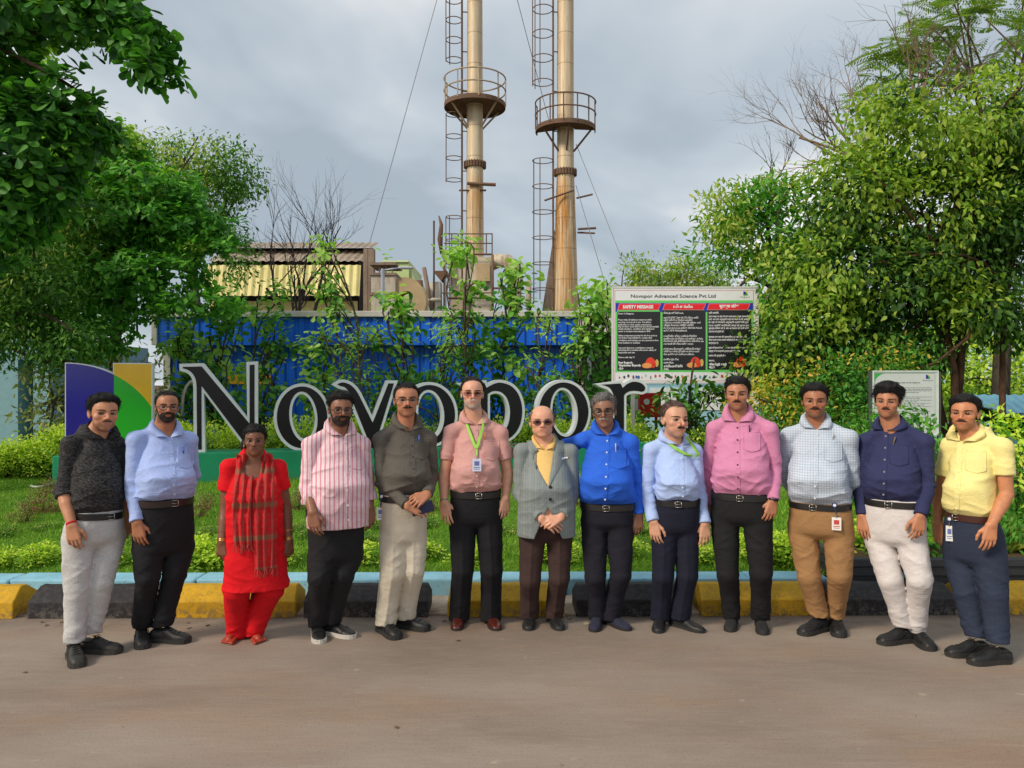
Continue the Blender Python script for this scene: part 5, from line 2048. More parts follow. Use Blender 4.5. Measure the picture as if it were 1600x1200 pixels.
twig = bark('twig_brown', S(104, 88, 74), S(146, 126, 108))
twig_d = bark('twig_dark', S(56, 48, 46), S(92, 82, 78))
Y = 22.0
bare('bare grey tree standing before the yellow sheeted shed', (at(472, 0, Y).x, Y, 2.4), [(0, 0, 1), (-.16, 0, 1), (.22, 0, 1)], 2.3, .075, 4, 71, twig_d, .34, .5)
Y = 13.5
bare('brown leafless branches rising left of the fig crown', (at(1345, 0, Y).x, Y, at(0, 260, Y).z), [(-.8, 0, .9), (-.35, 0, 1), (.2, 0, 1), (.5, 0, .9), (-1, 0, .35)], 1.2, .032, 4, 72, twig, .42, .2)
bare('brown leafless branches over the top of the fig', (at(1440, 0, Y).x, Y, at(0, 170, Y).z), [(-.5, 0, 1), (.1, 0, 1), (.6, 0, .9), (.9, 0, .5)], 1.1, .028, 3, 73, twig, .45, .2)
Y = 18.0
bare('small dead twigs above the leafy tree behind the board', (at(1205, 0, Y).x, Y, at(0, 305, Y).z), [(-.2, 0, 1), (.15, 0, 1)], .85, .022, 3, 74, twig_d, .4, .3)
bare('thin dead twigs between the leafy tree and the fig', (at(1262, 0, Y).x, Y, at(0, 300, Y).z), [(.0, 0, 1), (.4, 0, 1)], .6, .018, 3, 75, twig_d, .4, .3)


# --- bushes
def bush_mesh(seed, n, leaf, mats, shape, lw, young=.35, flat=1.0, rad=.5):
    rs = np.random.RandomState(seed)
    bl = [(np.array((rs.uniform(-.25, .25), rs.uniform(-.2, .2), .28 * flat + rs.uniform(0, .22) * flat)), np.array((rad * rs.uniform(.5, .75), rad * rs.uniform(.5, .7), .34 * flat))) for _ in range(7)]
    P, O, idx, C = crown_points(bl, n, rs, .07, 8, .30, 3.5, (.6, 1.0))
    P[:, 2] = np.maximum(P[:, 2], .01)
    D, N = dirs(P, O, rs, .7, -.25, .7, .7, .5)
    Ln = leaf * rs.uniform(.7, 1.25, len(P))
    V, F = leaf_arrays(P, D, N, Ln, Ln * lw, shape)
    sc_ = rs.rand(len(C)) * .6 + np.clip(C[:, 2] / .7, 0, 1) * .6
    yg = (sc_ > np.quantile(sc_, 1 - young))[idx].astype(int)
    st = MB()
    for _ in range(9):
        c = C[rs.randint(len(C))]
        st.tube([(0, 0, -.05), (c[0] * .4, c[1] * .4, c[2] * .5), tuple(c)], [.014, .010, .005], 5)
    return mesh_np('foliage', V, F, mats, False, np.repeat(yg, len(TEMPL[shape][1]))), st.mesh('stems', BARK, True)


def put_bush(name, lab, cat, group, pair, x, y, z, s, rz, sz=1.0):
    t_ = thing(name, lab, cat, (x, y, z), rz, group)
    for nm, me in (('foliage', pair[0]), ('stems', pair[1])):
        o = obj(nm, me, t_)
        o.scale = (s, s, s * sz)
    return t_


duranta = [bush_mesh(300 + k, 1500, .075, [lime_l, lime_y], 'oval', .5, .45) for k in range(4)]
hedge = [bush_mesh(310 + k, 2600, .055, [lime_l, lime_y], 'oval', .5, .40) for k in range(3)]
ground_c = [bush_mesh(320 + k, 1000, .075, [fine_l, fine_y], 'lance', .34, .30, .6) for k in range(3)]
redp = [bush_mesh(330 + k, 420, .075, [red_l, oliv_l], 'lance', .34, .22, .8) for k in range(2)]
rr = random.Random(77)
k = 0
for px0, px1, s0 in ((-40, 108, .40), (172, 196, .42), (296, 345, .50), (436, 482, .46), (560, 596, .46), (652, 705, .44), (735, 765, .40), (846, 866, .44), (884, 905, .5), (968, 1018, .46), (1085, 1126, .50), (1195, 1245, .60), (1222, 1250, .55), (1326, 1372, .80)):
    x0, x1 = (px0 - 800) / FPX * 6.8, (px1 - 800) / FPX * 6.8
    x = x0
    while x < x1:
        y = 6.80 + rr.uniform(-.08, .12)
        put_bush('bush', 'small lime green bush in the low row behind the blue kerb', 'bush', 'lime bushes behind the kerb', duranta[k % 4], x, y + .0128 * x, float(ground_z(x, y)) - .02, s0 * rr.uniform(.85, 1.15), rr.uniform(0, 6.28), .62)
        x += .24 + .1 * rr.random()
        k += 1
for i in range(26):
    x = -6.2 + 9.0 * (i + rr.random() * .8) / 26
    y = 7.45 + rr.uniform(-.25, .45)
    put_bush('groundcover_plant', 'sprawling green plant in the middle of the lawn slope', 'plant', 'sprawling plants on the lawn slope', ground_c[i % 3], x, y, float(ground_z(x, y)) - .03, rr.uniform(.30, .46), rr.uniform(0, 6.28), .62)
for px, py in ((48, 800), (58, 785), (72, 770), (84, 752), (66, 800), (86, 800), (96, 770), (40, 812), (312, 805), (318, 792), (466, 795), (472, 780), (668, 800), (904, 790)):
    Y = 8.0 + (810 - py) * .025
    x = (px - 800) / FPX * Y
    put_bush('reddish_plant', 'small reddish brown plant on the lawn slope', 'plant', 'reddish plants on the lawn', redp[int(px) % 2], x, Y, float(ground_z(x, Y)) - .02, rr.uniform(.24, .34), rr.uniform(0, 6.28), 1.0)
# clipped hedge bushes behind the sign and at the left
i = 0
for t_ in np.arange(-.2, 7.9, .42):
    p = SO + SU * t_ + np.array((-SU[1], SU[0])) * (.98 + rr.uniform(-.05, .1))
    put_bush('hedge_bush', 'rounded lime hedge bush standing behind the green plinth', 'bush', 'hedge bushes behind the plinth', hedge[i % 3], p[0], p[1], .50, rr.uniform(.84, 1.0), rr.uniform(0, 6.28), .92)
    i += 1
for px in (-30, 10, 38, 62, 84):
    Y = 10.0 + rr.uniform(-.1, .2)
    x = (px - 800) / FPX * Y
    put_bush('hedge_bush', 'rounded lime hedge bush at the left edge of the lawn', 'bush', 'hedge bushes at the left', hedge[i % 3], x, Y, .52, rr.uniform(.72, .86), rr.uniform(0, 6.28), .75)
    i += 1
for px in (985, 1020, 1090, 1125, 1180):
    Y = 11.6 + rr.uniform(-.1, .2)
    x = (px - 800) / FPX * Y
    put_bush('hedge_bush', 'rounded lime hedge bush below the notice board', 'bush', 'hedge bushes below the notice board', hedge[i % 3], x, Y, .46, rr.uniform(.82, .95), rr.uniform(0, 6.28), .85)
    i += 1

# larger shrubs at the right
tree('golden_shrub', 'wide shrub with golden and orange tips left of the small notice', (at(1330, 0, 10.6).x, 10.6, .1), (at(1330, 0, 10.6).x, 10.6, 1.2), .04,
     [blob_px(1320, 590, 10.6, 70, 36, .5), blob_px(1250, 620, 10.6, 60, 40, .5), blob_px(1370, 570, 10.6, 60, 26, .5), blob_px(1420, 560, 10.8, 50, 26, .5), blob_px(1220, 670, 10.4, 50, 40, .45), blob_px(1300, 660, 10.4, 60, 40, .5), blob_px(1350, 640, 10.5, 40, 50, .5), blob_px(1180, 640, 10.8, 40, 50, .5), blob_px(1280, 740, 10.2, 120, 60, .5)],
     9000, .072, [sap_l, gold_l], 81, 'oval', .5, .11, 9, .33, 2.4, .0, .65, .6, singles=0, young=.26, limbs=14, r_limb=.02, cat='shrub')
tree('broadleaf_shrub', 'glossy green shrub growing from the planter behind the yellow shirt man', (at(1425, 0, 6.5).x, 6.4, .30), (at(1440, 0, 6.5).x, 6.45, .85), .025,
     [blob_px(1410, 700, 6.5, 44, 40, .25), blob_px(1450, 680, 6.5, 36, 30, .25), blob_px(1440, 760, 6.4, 44, 50, .25), blob_px(1400, 800, 6.4, 40, 50, .22), blob_px(1455, 840, 6.4, 40, 40, .22), blob_px(1345, 670, 7.6, 36, 30, .3), blob_px(1420, 655, 6.6, 30, 16, .2)],
     2300, .070, [mid_l, sap_l], 82, 'lance', .46, .07, 7, .30, 3.5, .35, .65, .6, singles=280, young=.25, limbs=14, r_limb=.012, cat='shrub')
tree('variegated_shrub', 'shrub with lime yellow young leaves right of the yellow shirt man', (at(1580, 0, 6.6).x, 6.4, .30), (at(1580, 0, 6.6).x, 6.5, 1.0), .025,
     [blob_px(1560, 680, 6.7, 40, 30, .22), blob_px(1600, 690, 6.6, 36, 40, .25), blob_px(1570, 740, 6.5, 40, 40, .25), blob_px(1620, 770, 6.5, 40, 50, .25), blob_px(1590, 820, 6.4, 30, 30, .2)],
     1700, .066, [mid_l, lime_y], 83, 'lance', .46, .07, 7, .30, 3.5, .3, .65, .6, singles=200, young=.40, limbs=12, r_limb=.012, cat='shrub')
tree('bright_thicket', 'sunlit light green thicket beyond the fig trunks', (at(1560, 0, 19).x, 19, 0), (at(1560, 0, 19).x, 19, 1.6), .06,
     [blob_px(1560, 600, 19, 70, 50, .8), blob_px(1480, 590, 19.5, 60, 50, .8), blob_px(1620, 560, 19, 60, 50, .8), blob_px(1530, 520, 20, 60, 40, .8), blob_px(1440, 620, 19, 50, 60, .8), blob_px(1580, 660, 18.5, 70, 40, .6)], 5200, .13, [lime_l, lime_y], 84, 'oval', .5, .2, 9, .33, 1.3, .1, .6, .7, young=.4, limbs=10, r_limb=.03, cat='shrub')
# screen of greenery far behind so that no bare horizon shows
for k, (px, w, lab) in enumerate(((-140, 150, 'dark far tree beyond the left building'), (60, 120, 'dark far tree beyond the left side trees'), (1300, 110, 'dark far tree beyond the golden shrub'), (1450, 120, 'dark far tree beyond the fig trunks'), (1640, 140, 'dark far tree beyond the right hut'), (1150, 60, 'dark far tree beyond the light blue building'))):
    Y = 30.0
    tree('background_tree', lab, (at(px, 0, Y).x, Y, 0), (at(px, 0, Y).x, Y, 3.5), .2, [blob_px(px, 560, Y, w, 70, 1.6), blob_px(px - 30, 620, Y, w, 50, 1.5), blob_px(px + 30, 500, Y, w * .7, 50, 1.4)], 4200, .26, [mid_l, fine_y], 90 + k, 'rhomb', .5, .36, 9, .28, .6, .1, .6, .7, young=.25, group='trees in the far background', limbs=8, r_limb=.06)
# palm fronds and striped dracaena at the right edge
pb = np.array((at(1600, 0, 11).x, 11.0, .1))
pal = thing('palm', 'dark palm fronds arching in at the right edge', 'palm', tuple(pb))
rs = np.random.RandomState(12)
mb = MB()
PP, DD, NN, LL, WW = [], [], [], [], []
zc_ = at(0, 690, 11).z - pb[2]
for k in range(13):
    a = rs.uniform(0, 6.28) if k > 4 else (2.2 + .5 * k)
    el_ = rs.uniform(.5, 1.2)
    L = rs.uniform(.8, 1.25)
    pts = []
    for j in range(9):
        t = j / 8
        r_ = L * t * math.cos(el_ * (1 - .5 * t))
        pts.append((r_ * math.cos(a), r_ * math.sin(a) * .8, zc_ + L * (t * math.sin(el_) - .42 * t * t)))
    mb.tube(pts, list(np.linspace(.014, .004, 9)), 5)
    for j in range(1, 40):
        t = j / 40
        i = min(7, int(t * 8))
        q = np.array(pts[i]) * (1 - (t * 8 - i)) + np.array(pts[i + 1]) * (t * 8 - i)
        d = np.array(pts[i + 1]) - np.array(pts[i])
        d /= np.linalg.norm(d)
        sd_ = np.cross(d, (0, 0, 1))
        for s in (-1, 1):
            PP.append(q)
            DD.append(sd_ * s + d * .6 + np.array((0, 0, .12)))
            NN.append((0, 0, 1.0))
            LL.append(.26 * math.sin(math.pi * (.12 + .86 * t)))
            WW.append(.016)
mb.build('rachis', BARK, pal, True)
V, F = leaf_arrays(np.array(PP), np.array(DD), np.array(NN), np.array(LL), np.array(WW), 'rhomb')
obj('fronds', mesh_np('fronds', V, F, leaf_mat('palm_leaf', [S(22, 46, 34), S(40, 72, 48)], .2), False), pal)
mb = MB()
mb.tube([(0, 0, -.1), (0, 0, zc_)], [.09, .07], 9)
mb.build('trunk', BARK, pal, True)
dm = leaf_mat('striped_leaf', [S(86, 120, 40), S(186, 196, 84), S(120, 150, 56), S(210, 206, 120)], .3)
for k, (px, Y) in enumerate(((1575, 6.45), (1600, 6.5), (1556, 6.55))):
    t_ = thing('dracaena', 'yellow striped spiky plant in the planter at the right edge', 'plant', (at(px, 0, Y).x, Y, .30), 0, 'striped spiky plants in the planter')
    n = 26
    a = rs.uniform(0, 6.28, n)
    D = np.stack([np.cos(a), np.sin(a), rs.uniform(.5, 1.8, n)], 1)
    Pp = np.zeros((n, 3)) + rs.normal(size=(n, 3)) * .01
    Nn = np.stack([-np.cos(a) * .6, -np.sin(a) * .6, np.ones(n)], 1)
    place_leaf_objects(t_, Pp, D, Nn, rs.uniform(.18, .30, n), np.full(n, .022), 'lance', dm, (0, 0, 0))
# ================================================================== people
class Frame:
    """a person's own frame: origin on the ground under the hips, -y towards the camera"""

    def __init__(self, cx, D):
        self.X0, self.D = (cx - 800) / FPX * D, D
        self.psi = math.atan2(-self.X0, D)
        self.c, self.s = math.cos(self.psi), math.sin(self.psi)

    def loc(self, px, py, f=0.0):
        q = (px - 800) / FPX
        lx = (q * self.D - q * f * self.c - self.X0 - f * self.s) / (self.c - q * self.s)
        Y = self.D + lx * self.s - f * self.c
        return np.array((lx, -f, HC - (py - 600) / FPX * Y))

    def ground(self, px, py):
        Y = HC * FPX / (py - 600)
        dx, dy = (px - 800) / FPX * Y - self.X0, Y - self.D
        return np.array((dx * self.c + dy * self.s, -dx * self.s + dy * self.c, 0.0))


def torso_fn(rows, th, n=2.4, grow=0.0):
    A = np.array(rows, np.float64)
    zf = np.linspace(A[0, 0], A[-1, 0], 90)
    B = np.stack([zf] + [np.interp(zf, A[:, 0], A[:, k]) for k in range(1, 5)], 1)
    w = max(1, int(.028 / (zf[1] - zf[0])))
    ker = np.exp(-np.linspace(-1.8, 1.8, 2 * w + 1) ** 2)
    ker /= ker.sum()
    for k in range(1, 5):
        q = np.concatenate([2 * B[0, k] - B[w:0:-1, k], B[:, k], 2 * B[-1, k] - B[-2:-w - 2:-1, k]])
        B[:, k] = np.convolve(q, ker, 'valid')
    A = B
    zr = A[:, 0]
    c, s = math.cos(th), math.sin(th)

    def fn(x, y, z):
        zz = np.asarray(z).ravel()
        g = lambda k: np.interp(zz, zr, A[:, k]).reshape(np.shape(z)).astype(np.float32)
        cx, cy, hw, hd = g(1), g(2), g(3) + grow, g(4) + grow
        dx, dy = x - cx, y - cy
        xr, yr = np.abs(dx * c + dy * s) / hw, np.abs(dy * c - dx * s) / hd
        q = (xr ** n + yr ** n + 1e-9) ** (1 / n)
        d = (q - 1) * np.minimum(hw, hd)
        return np.maximum(np.maximum(d, (zr[0] - grow) - z), z - (zr[-1] + grow))
    return fn


def cloth(name, col, kind='plain', col2=None, period=0.02, rough=0.85, bump=0.25):
    def mk():
        t = NT(name)
        v = t.coord('Object')
        n = t.noise(v, 9, 4, 0.6)
        c = t.ramp(n, [(0.3, tuple(q * 0.9 for q in col)), (0.7, tuple(min(1, q * 1.08) for q in col))])
        xyz = t.sep(v)
        w = t.math('MULTIPLY', t.math('SUBTRACT', t.noise(v, 6, 2), 0.5), 0.012)

        def line(k, per, duty, soft=0.12, ph=0.0):
            u = t.math('MULTIPLY_ADD', t.math('ADD', xyz[k], w), 1.0 / per, 100.0 + ph)
            f = t.math('ABSOLUTE', t.math('SUBTRACT', t.math('FRACT', u), 0.5))
            return t.ramp(f, [(max(0, duty / 2 - soft / 2), 1.0), (min(1, duty / 2 + soft / 2), 0.0)])
        if kind == 'stripe':
            c = t.mix(line(0, period, 0.42), c, col2)
            c = t.mix(t.math('MULTIPLY', line(0, period, 0.10, 0.1, 0.5), 0.5), c, tuple(q * .55 for q in col2))
        elif kind == 'check':
            a = t.math('MULTIPLY', line(0, period, 0.30, 0.2), 0.55)
            b = t.math('MULTIPLY', line(2, period, 0.30, 0.2), 0.55)
            c = t.mix(a, c, col2)
            c = t.mix(b, c, col2)
        elif kind == 'suit':
            c = t.mix(t.math('MULTIPLY', line(0, period, 0.25, 0.2), 0.5), c, col2)
            c = t.mix(t.math('MULTIPLY', line(0, period * 2.6, 0.14, 0.1), 0.45), c, tuple(q * 1.9 for q in col2))
            c = t.mix(t.math('MULTIPLY', line(2, period * 2.6, 0.14, 0.1), 0.35), c, tuple(q * 1.6 for q in col2))
        elif kind == 'mottle':
            m = t.noise(t.coord('Object', (1.0, 1.0, 2.4), rot=(0, 0.5, 0)), 60, 4, 0.75, 0.8)
            c = t.mix(t.ramp(m, [(0.46, 0.0), (0.64, 1.0)]), c, col2)
        elif kind == 'weave':
            m = t.noise(v, 260, 2, 0.6)
            c = t.mix(t.ramp(m, [(0.42, 0.0), (0.6, 1.0)]), c, col2)
        w1 = t.noise(t.coord('Object', (1, 1, 2.0), rot=(0, .5, 0)), 13, 3, .55, 1.2)
        w1 = t.math('ABSOLUTE', t.math('SUBTRACT', w1, .5))
        w2 = t.noise(t.coord('Object', (1, 1, 1.7), rot=(0, -.4, 0)), 30, 4, .6, .8)
        t.bump(t.math('MULTIPLY_ADD', w1, -2.2, w2), bump * 1.15, 0.008)
        return t.fin(c, rough, 0, 0.25)
    return cached(('cloth', name), mk)


def skin_mat():
    def mk():
        t = NT('skin')
        a = t.new('ShaderNodeVertexColor')
        a.layer_name = 'Col'
        v = t.coord('Object')
        n = t.ramp(t.noise(v, 30, 4, 0.6), [(0.3, 0.86), (0.7, 1.1)])
        c = t.mix(1.0, a.outputs[0], n, 'MULTIPLY')
        t.bump(t.noise(v, 220, 2), 0.12, 0.002)
        return t.fin(c, 0.47, 0, 0.42, **{'Subsurface Weight': 0.0})
    return cached('skin', mk)


def hair_mat(name, col, grey=None):
    def mk():
        t = NT(name)
        v = t.coord('Object', (1, 1, 0.45))
        n = t.noise(v, 95, 4, 0.7, 0.6)
        if grey:
            c = t.ramp(n, [(0.38, col), (0.62, grey)])
        else:
            c = t.ramp(n, [(0.3, tuple(q * .5 for q in col)), (0.75, tuple(q * 1.7 for q in col))])
        t.bump(n, 0.7, 0.004)
        return t.fin(c, 0.62, 0, 0.18)
    return cached(('hair', name), mk)


def make_shoe(style, mats):
    """shoe pointing along -y, origin under the ankle; returns list of (name, mesh)"""
    Lh = .275
    ny = 18
    if style == 'safety':
        W = [.036, .041, .041, .038, .037, .039, .043, .047, .0485, .047, .041, .028]
        H = [.070, .092, .086, .084, .098, .098, .084, .070, .064, .062, .056, .040]
        sole, over = .030, .0055
    elif style == 'sneaker':
        W = [.034, .039, .038, .035, .035, .037, .042, .046, .047, .044, .037, .022]
        H = [.066, .080, .074, .074, .090, .086, .074, .062, .054, .049, .043, .030]
        sole, over = .028, .0055
    else:
        W = [.031, .036, .036, .034, .034, .036, .040, .043, .044, .041, .034, .020]
        H = [.056, .072, .068, .068, .080, .076, .064, .054, .047, .043, .038, .026]
        sole, over = .018, .004
    ts = np.linspace(0, 1, ny)
    kt = np.linspace(0, 1, len(W))
    w, h = np.interp(ts, kt, W), np.interp(ts, kt, H)
    na = 13
    V = []
    for i, t in enumerate(ts):
        y = Lh * .26 - t * Lh
        bend = 0.006 * math.sin(t * math.pi)
        for a in np.linspace(0, math.pi, na):
            ca, sa = math.cos(a), math.sin(a)
            e = 0.62
            V.append((math.copysign(abs(ca) ** e, ca) * w[i] + bend * 0, y, sole * .6 + (h[i] - sole * .6) * sa ** 0.8))
    F = [(i * na + k, i * na + k + 1, (i + 1) * na + k + 1, (i + 1) * na + k) for i in range(ny - 1) for k in range(na - 1)]
    F = [np.array(F)[:, ::-1]]
    caps = [tuple(range(na)), tuple(reversed(range((ny - 1) * na, ny * na)))]
    me = bpy.data.meshes.new('shoe')
    me.from_pydata([tuple(map(float, v)) for v in V], [], [tuple(int(q) for q in f) for f in F[0]] + caps)
    me.polygons.foreach_set('use_smooth', np.ones(len(me.polygons), bool))
    me.materials.append(mats[0])
    me.update()
    out = [('shoe', me)]
    # sole: closed outline extruded, with a heel notch
    b = MB()
    so = []
    m = 22
    for k in range(m):
        a = 2 * math.pi * k / m
        t = (1 - math.cos(a)) / 2
        ww = np.interp(t, ts, w) + over
        if t < .06:
            ww *= .55 + .45 * t / .06
        if t > .94:
            ww *= .5 + .5 * (1 - t) / .06
        so.append((math.copysign(ww, math.sin(a)) if abs(math.sin(a)) > 1e-6 else 0.0, Lh * .26 + over - t * (Lh + 2 * over)))
    vs = [(x, y, 0.0) for x, y in so] + [(x, y, sole) for x, y in so]
    fs = [tuple(range(m)), tuple(reversed(range(m, 2 * m)))] + [(k, k + m, (k + 1) % m + m, (k + 1) % m) for k in range(m)]
    b.add(vs, fs)
    out.append(('sole', b.mesh('sole', mats[1])))
    if style in ('safety', 'sneaker'):
        b = MB()
        for j in range(5):
            t = .36 + j * .065
            y = Lh * .26 - t * Lh
            hh = np.interp(t, ts, h) + .002
            x = .024
            b.tube([(-x, y, hh - .012), (-x * .4, y - .004, hh), (x * .4, y + .004, hh), (x, y, hh - .012)], .0028, 5)
        y = Lh * .26 - .36 * Lh
        hh = np.interp(.36, ts, h) + .004
        for sx in (-1, 1):
            b.tube([(0, y, hh), (sx * .02, y - .012, hh + .008), (sx * .032, y - .02, hh - .006), (sx * .012, y - .008, hh)], .0025, 5)
        for sx in (-1, 1):
            rim_ = [(sx * np.interp(t, ts, w) * .80, Lh * .26 - t * Lh, np.interp(t, ts, h) - .012) for t in (.03, .12, .2, .28, .34)]
            b.tube(rim_, .006, 6)
            q_ = [(sx * (np.interp(t, ts, w) + .001), Lh * .26 - t * Lh, z_) for t, z_ in ((.34, .078), (.42, .060), (.52, .048), (.60, .040))]
            b.tube(q_, .0022, 4)
        q_ = [(math.cos(a) * .046, Lh * .26 - .70 * Lh - .006 * math.sin(a), .030 + .038 * math.sin(a)) for a in np.linspace(.1, math.pi - .1, 11)]
        b.tube(q_, .0024, 4)
        out.append(('laces', b.mesh('laces', mats[2], True)))
        if style == 'safety':
            b = MB()
            b.tube([(0.004, y + .008, hh - .002), (0.004, y + .008, hh + .0055)], .009, 10)
            out.append(('badge', b.mesh('badge', plain('shoe_badge', S(220, 190, 150), .4))))
    elif style == 'loafer':
        b = MB()
        y = Lh * .26 - .5 * Lh
        hh = np.interp(.5, ts, h)
        b.tube([(-.040, y, hh - .030), (-.03, y, hh - .008), (0, y, hh + .002), (.03, y, hh - .008), (.040, y, hh - .030)], .0065, 6)
        out.append(('strap', b.mesh('strap', mats[0], True)))
    return out


def ray_front(bvh, x, z, dy=0.0):
    h = bvh.ray_cast(Vector((x, -1.2, z)), Vector((0, 1, 0)))
    return None if h[0] is None else h[0].y + dy


def ribbon(bvh, pts, w, off=0.006, thick=0.003, wdir=None, fall=-0.15):
    """strip draped on the front of a surface; pts are (x,z)"""
    V, F = [], []
    n = len(pts)
    lasty = fall
    for i, p in enumerate(pts):
        a, b = pts[max(0, i - 1)], pts[min(n - 1, i + 1)]
        d = Vector((b[0] - a[0], b[1] - a[1]))
        if d.length < 1e-9:
            d = Vector((0, 1))
        d.normalize()
        nx, nz = (-d.y, d.x) if wdir is None else wdir
        ww = w[i] if isinstance(w, (list, tuple)) else w
        ys = []
        for s in (-.5, .5):
            y = ray_front(bvh, p[0] + nx * ww * s, p[1] + nz * ww * s)
            ys.append(y)
        ys = [q for q in ys if q is not None]
        y = min(ys) if ys else lasty
        lasty = y
        for s in (-.5, .5):
            x, z = p[0] + nx * ww * s, p[1] + nz * ww * s
            yy = ray_front(bvh, x, z)
            yy = y if yy is None else min(yy, y + .012)
            V.append((x, yy - off, z))
    m = len(V)
    V += [(x, y + thick, z) for x, y, z in V]
    for i in range(n - 1):
        a, b, c, d = 2 * i, 2 * i + 1, 2 * i + 3, 2 * i + 2
        F += [(a, b, c, d), (m + d, m + c, m + b, m + a), (a, d, m + d, m + a), (b, m + b, m + c, c)]
    F += [(0, m, m + 1, 1), (m - 2, m - 1, 2 * m - 1, 2 * m - 2)]
    return V, F


def quad_strip(rows):
    """rows: list of equal-length point lists -> verts, quads"""
    m = len(rows[0])
    V = [p for r in rows for p in r]
    F = [(i * m + k, i * m + k + 1, (i + 1) * m + k + 1, (i + 1) * m + k) for i in range(len(rows) - 1) for k in range(m - 1)]
    return V, F


def bez(a, b, c, t):
    a, b, c = (np.array(q, float) for q in (a, b, c))
    # passes through b at t = .45
    tm = .45
    ctl = (b - (1 - tm) ** 2 * a - tm ** 2 * c) / (2 * tm * (1 - tm))
    return (1 - t) ** 2 * a + 2 * t * (1 - t) * ctl + t * t * c


def lerp(a, b, t):
    return np.asarray(a) * (1 - t) + np.asarray(b) * t


HAIR_BLACK = (.012, .011, .011)


def hand_segments(w, d, nrm, medial, curl, sc=1.0, spread=1.0):
    """returns capsule list of a hand: wrist w, finger direction d, back-of-hand normal nrm"""
    d = np.array(d, float)
    d /= np.linalg.norm(d)
    nrm = np.array(nrm, float)
    nrm -= d * nrm.dot(d)
    nrm /= np.linalg.norm(nrm)
    side = np.cross(d, nrm)
    if side.dot(medial) < 0:
        side = -side
    palm, fing = [], []
    ln = [.072, .080, .074, .058]
    for i in range(4):
        q = 1.5 - i
        K = w + d * (.092 - (.004, 0, .004, .013)[i]) * sc + side * q * .0205 * sc
        palm.append((w + d * .006 * sc + side * q * .012 * sc, K - nrm * .003, .0165 * sc, .0125 * sc))
        cd = d + side * q * .07 * spread
        a = K
        for j, fr_ in enumerate((.46, .30, .24)):
            ang = R(curl * (0.55, 1.0, .7)[j] * (1 + .12 * i))
            cd = cd / np.linalg.norm(cd)
            up = nrm - cd * nrm.dot(cd)
            up /= np.linalg.norm(up)
            cd = cd * math.cos(ang) - up * math.sin(ang)
            b = a + cd * ln[i] * fr_ * sc
            fing.append((a, b, (.0090, .0082, .0074)[j] * sc, (.0082, .0074, .0062)[j] * sc, i))
            a = b
    t0 = w + (d * .022 + side * .022 - nrm * .006) * sc
    t1 = t0 + (d * .72 + side * .62 - nrm * .30) * .044 * sc
    t2 = t1 + (d * .90 + side * .22 - nrm * .34) * .032 * sc
    t3 = t2 + (d * .96 - side * .02 - nrm * .30) * .024 * sc
    thumb = [(t0, t1, .0155 * sc, .0115 * sc), (t1, t2, .0110 * sc, .0095 * sc), (t2, t3, .0095 * sc, .0074 * sc)]
    return palm, fing, thumb


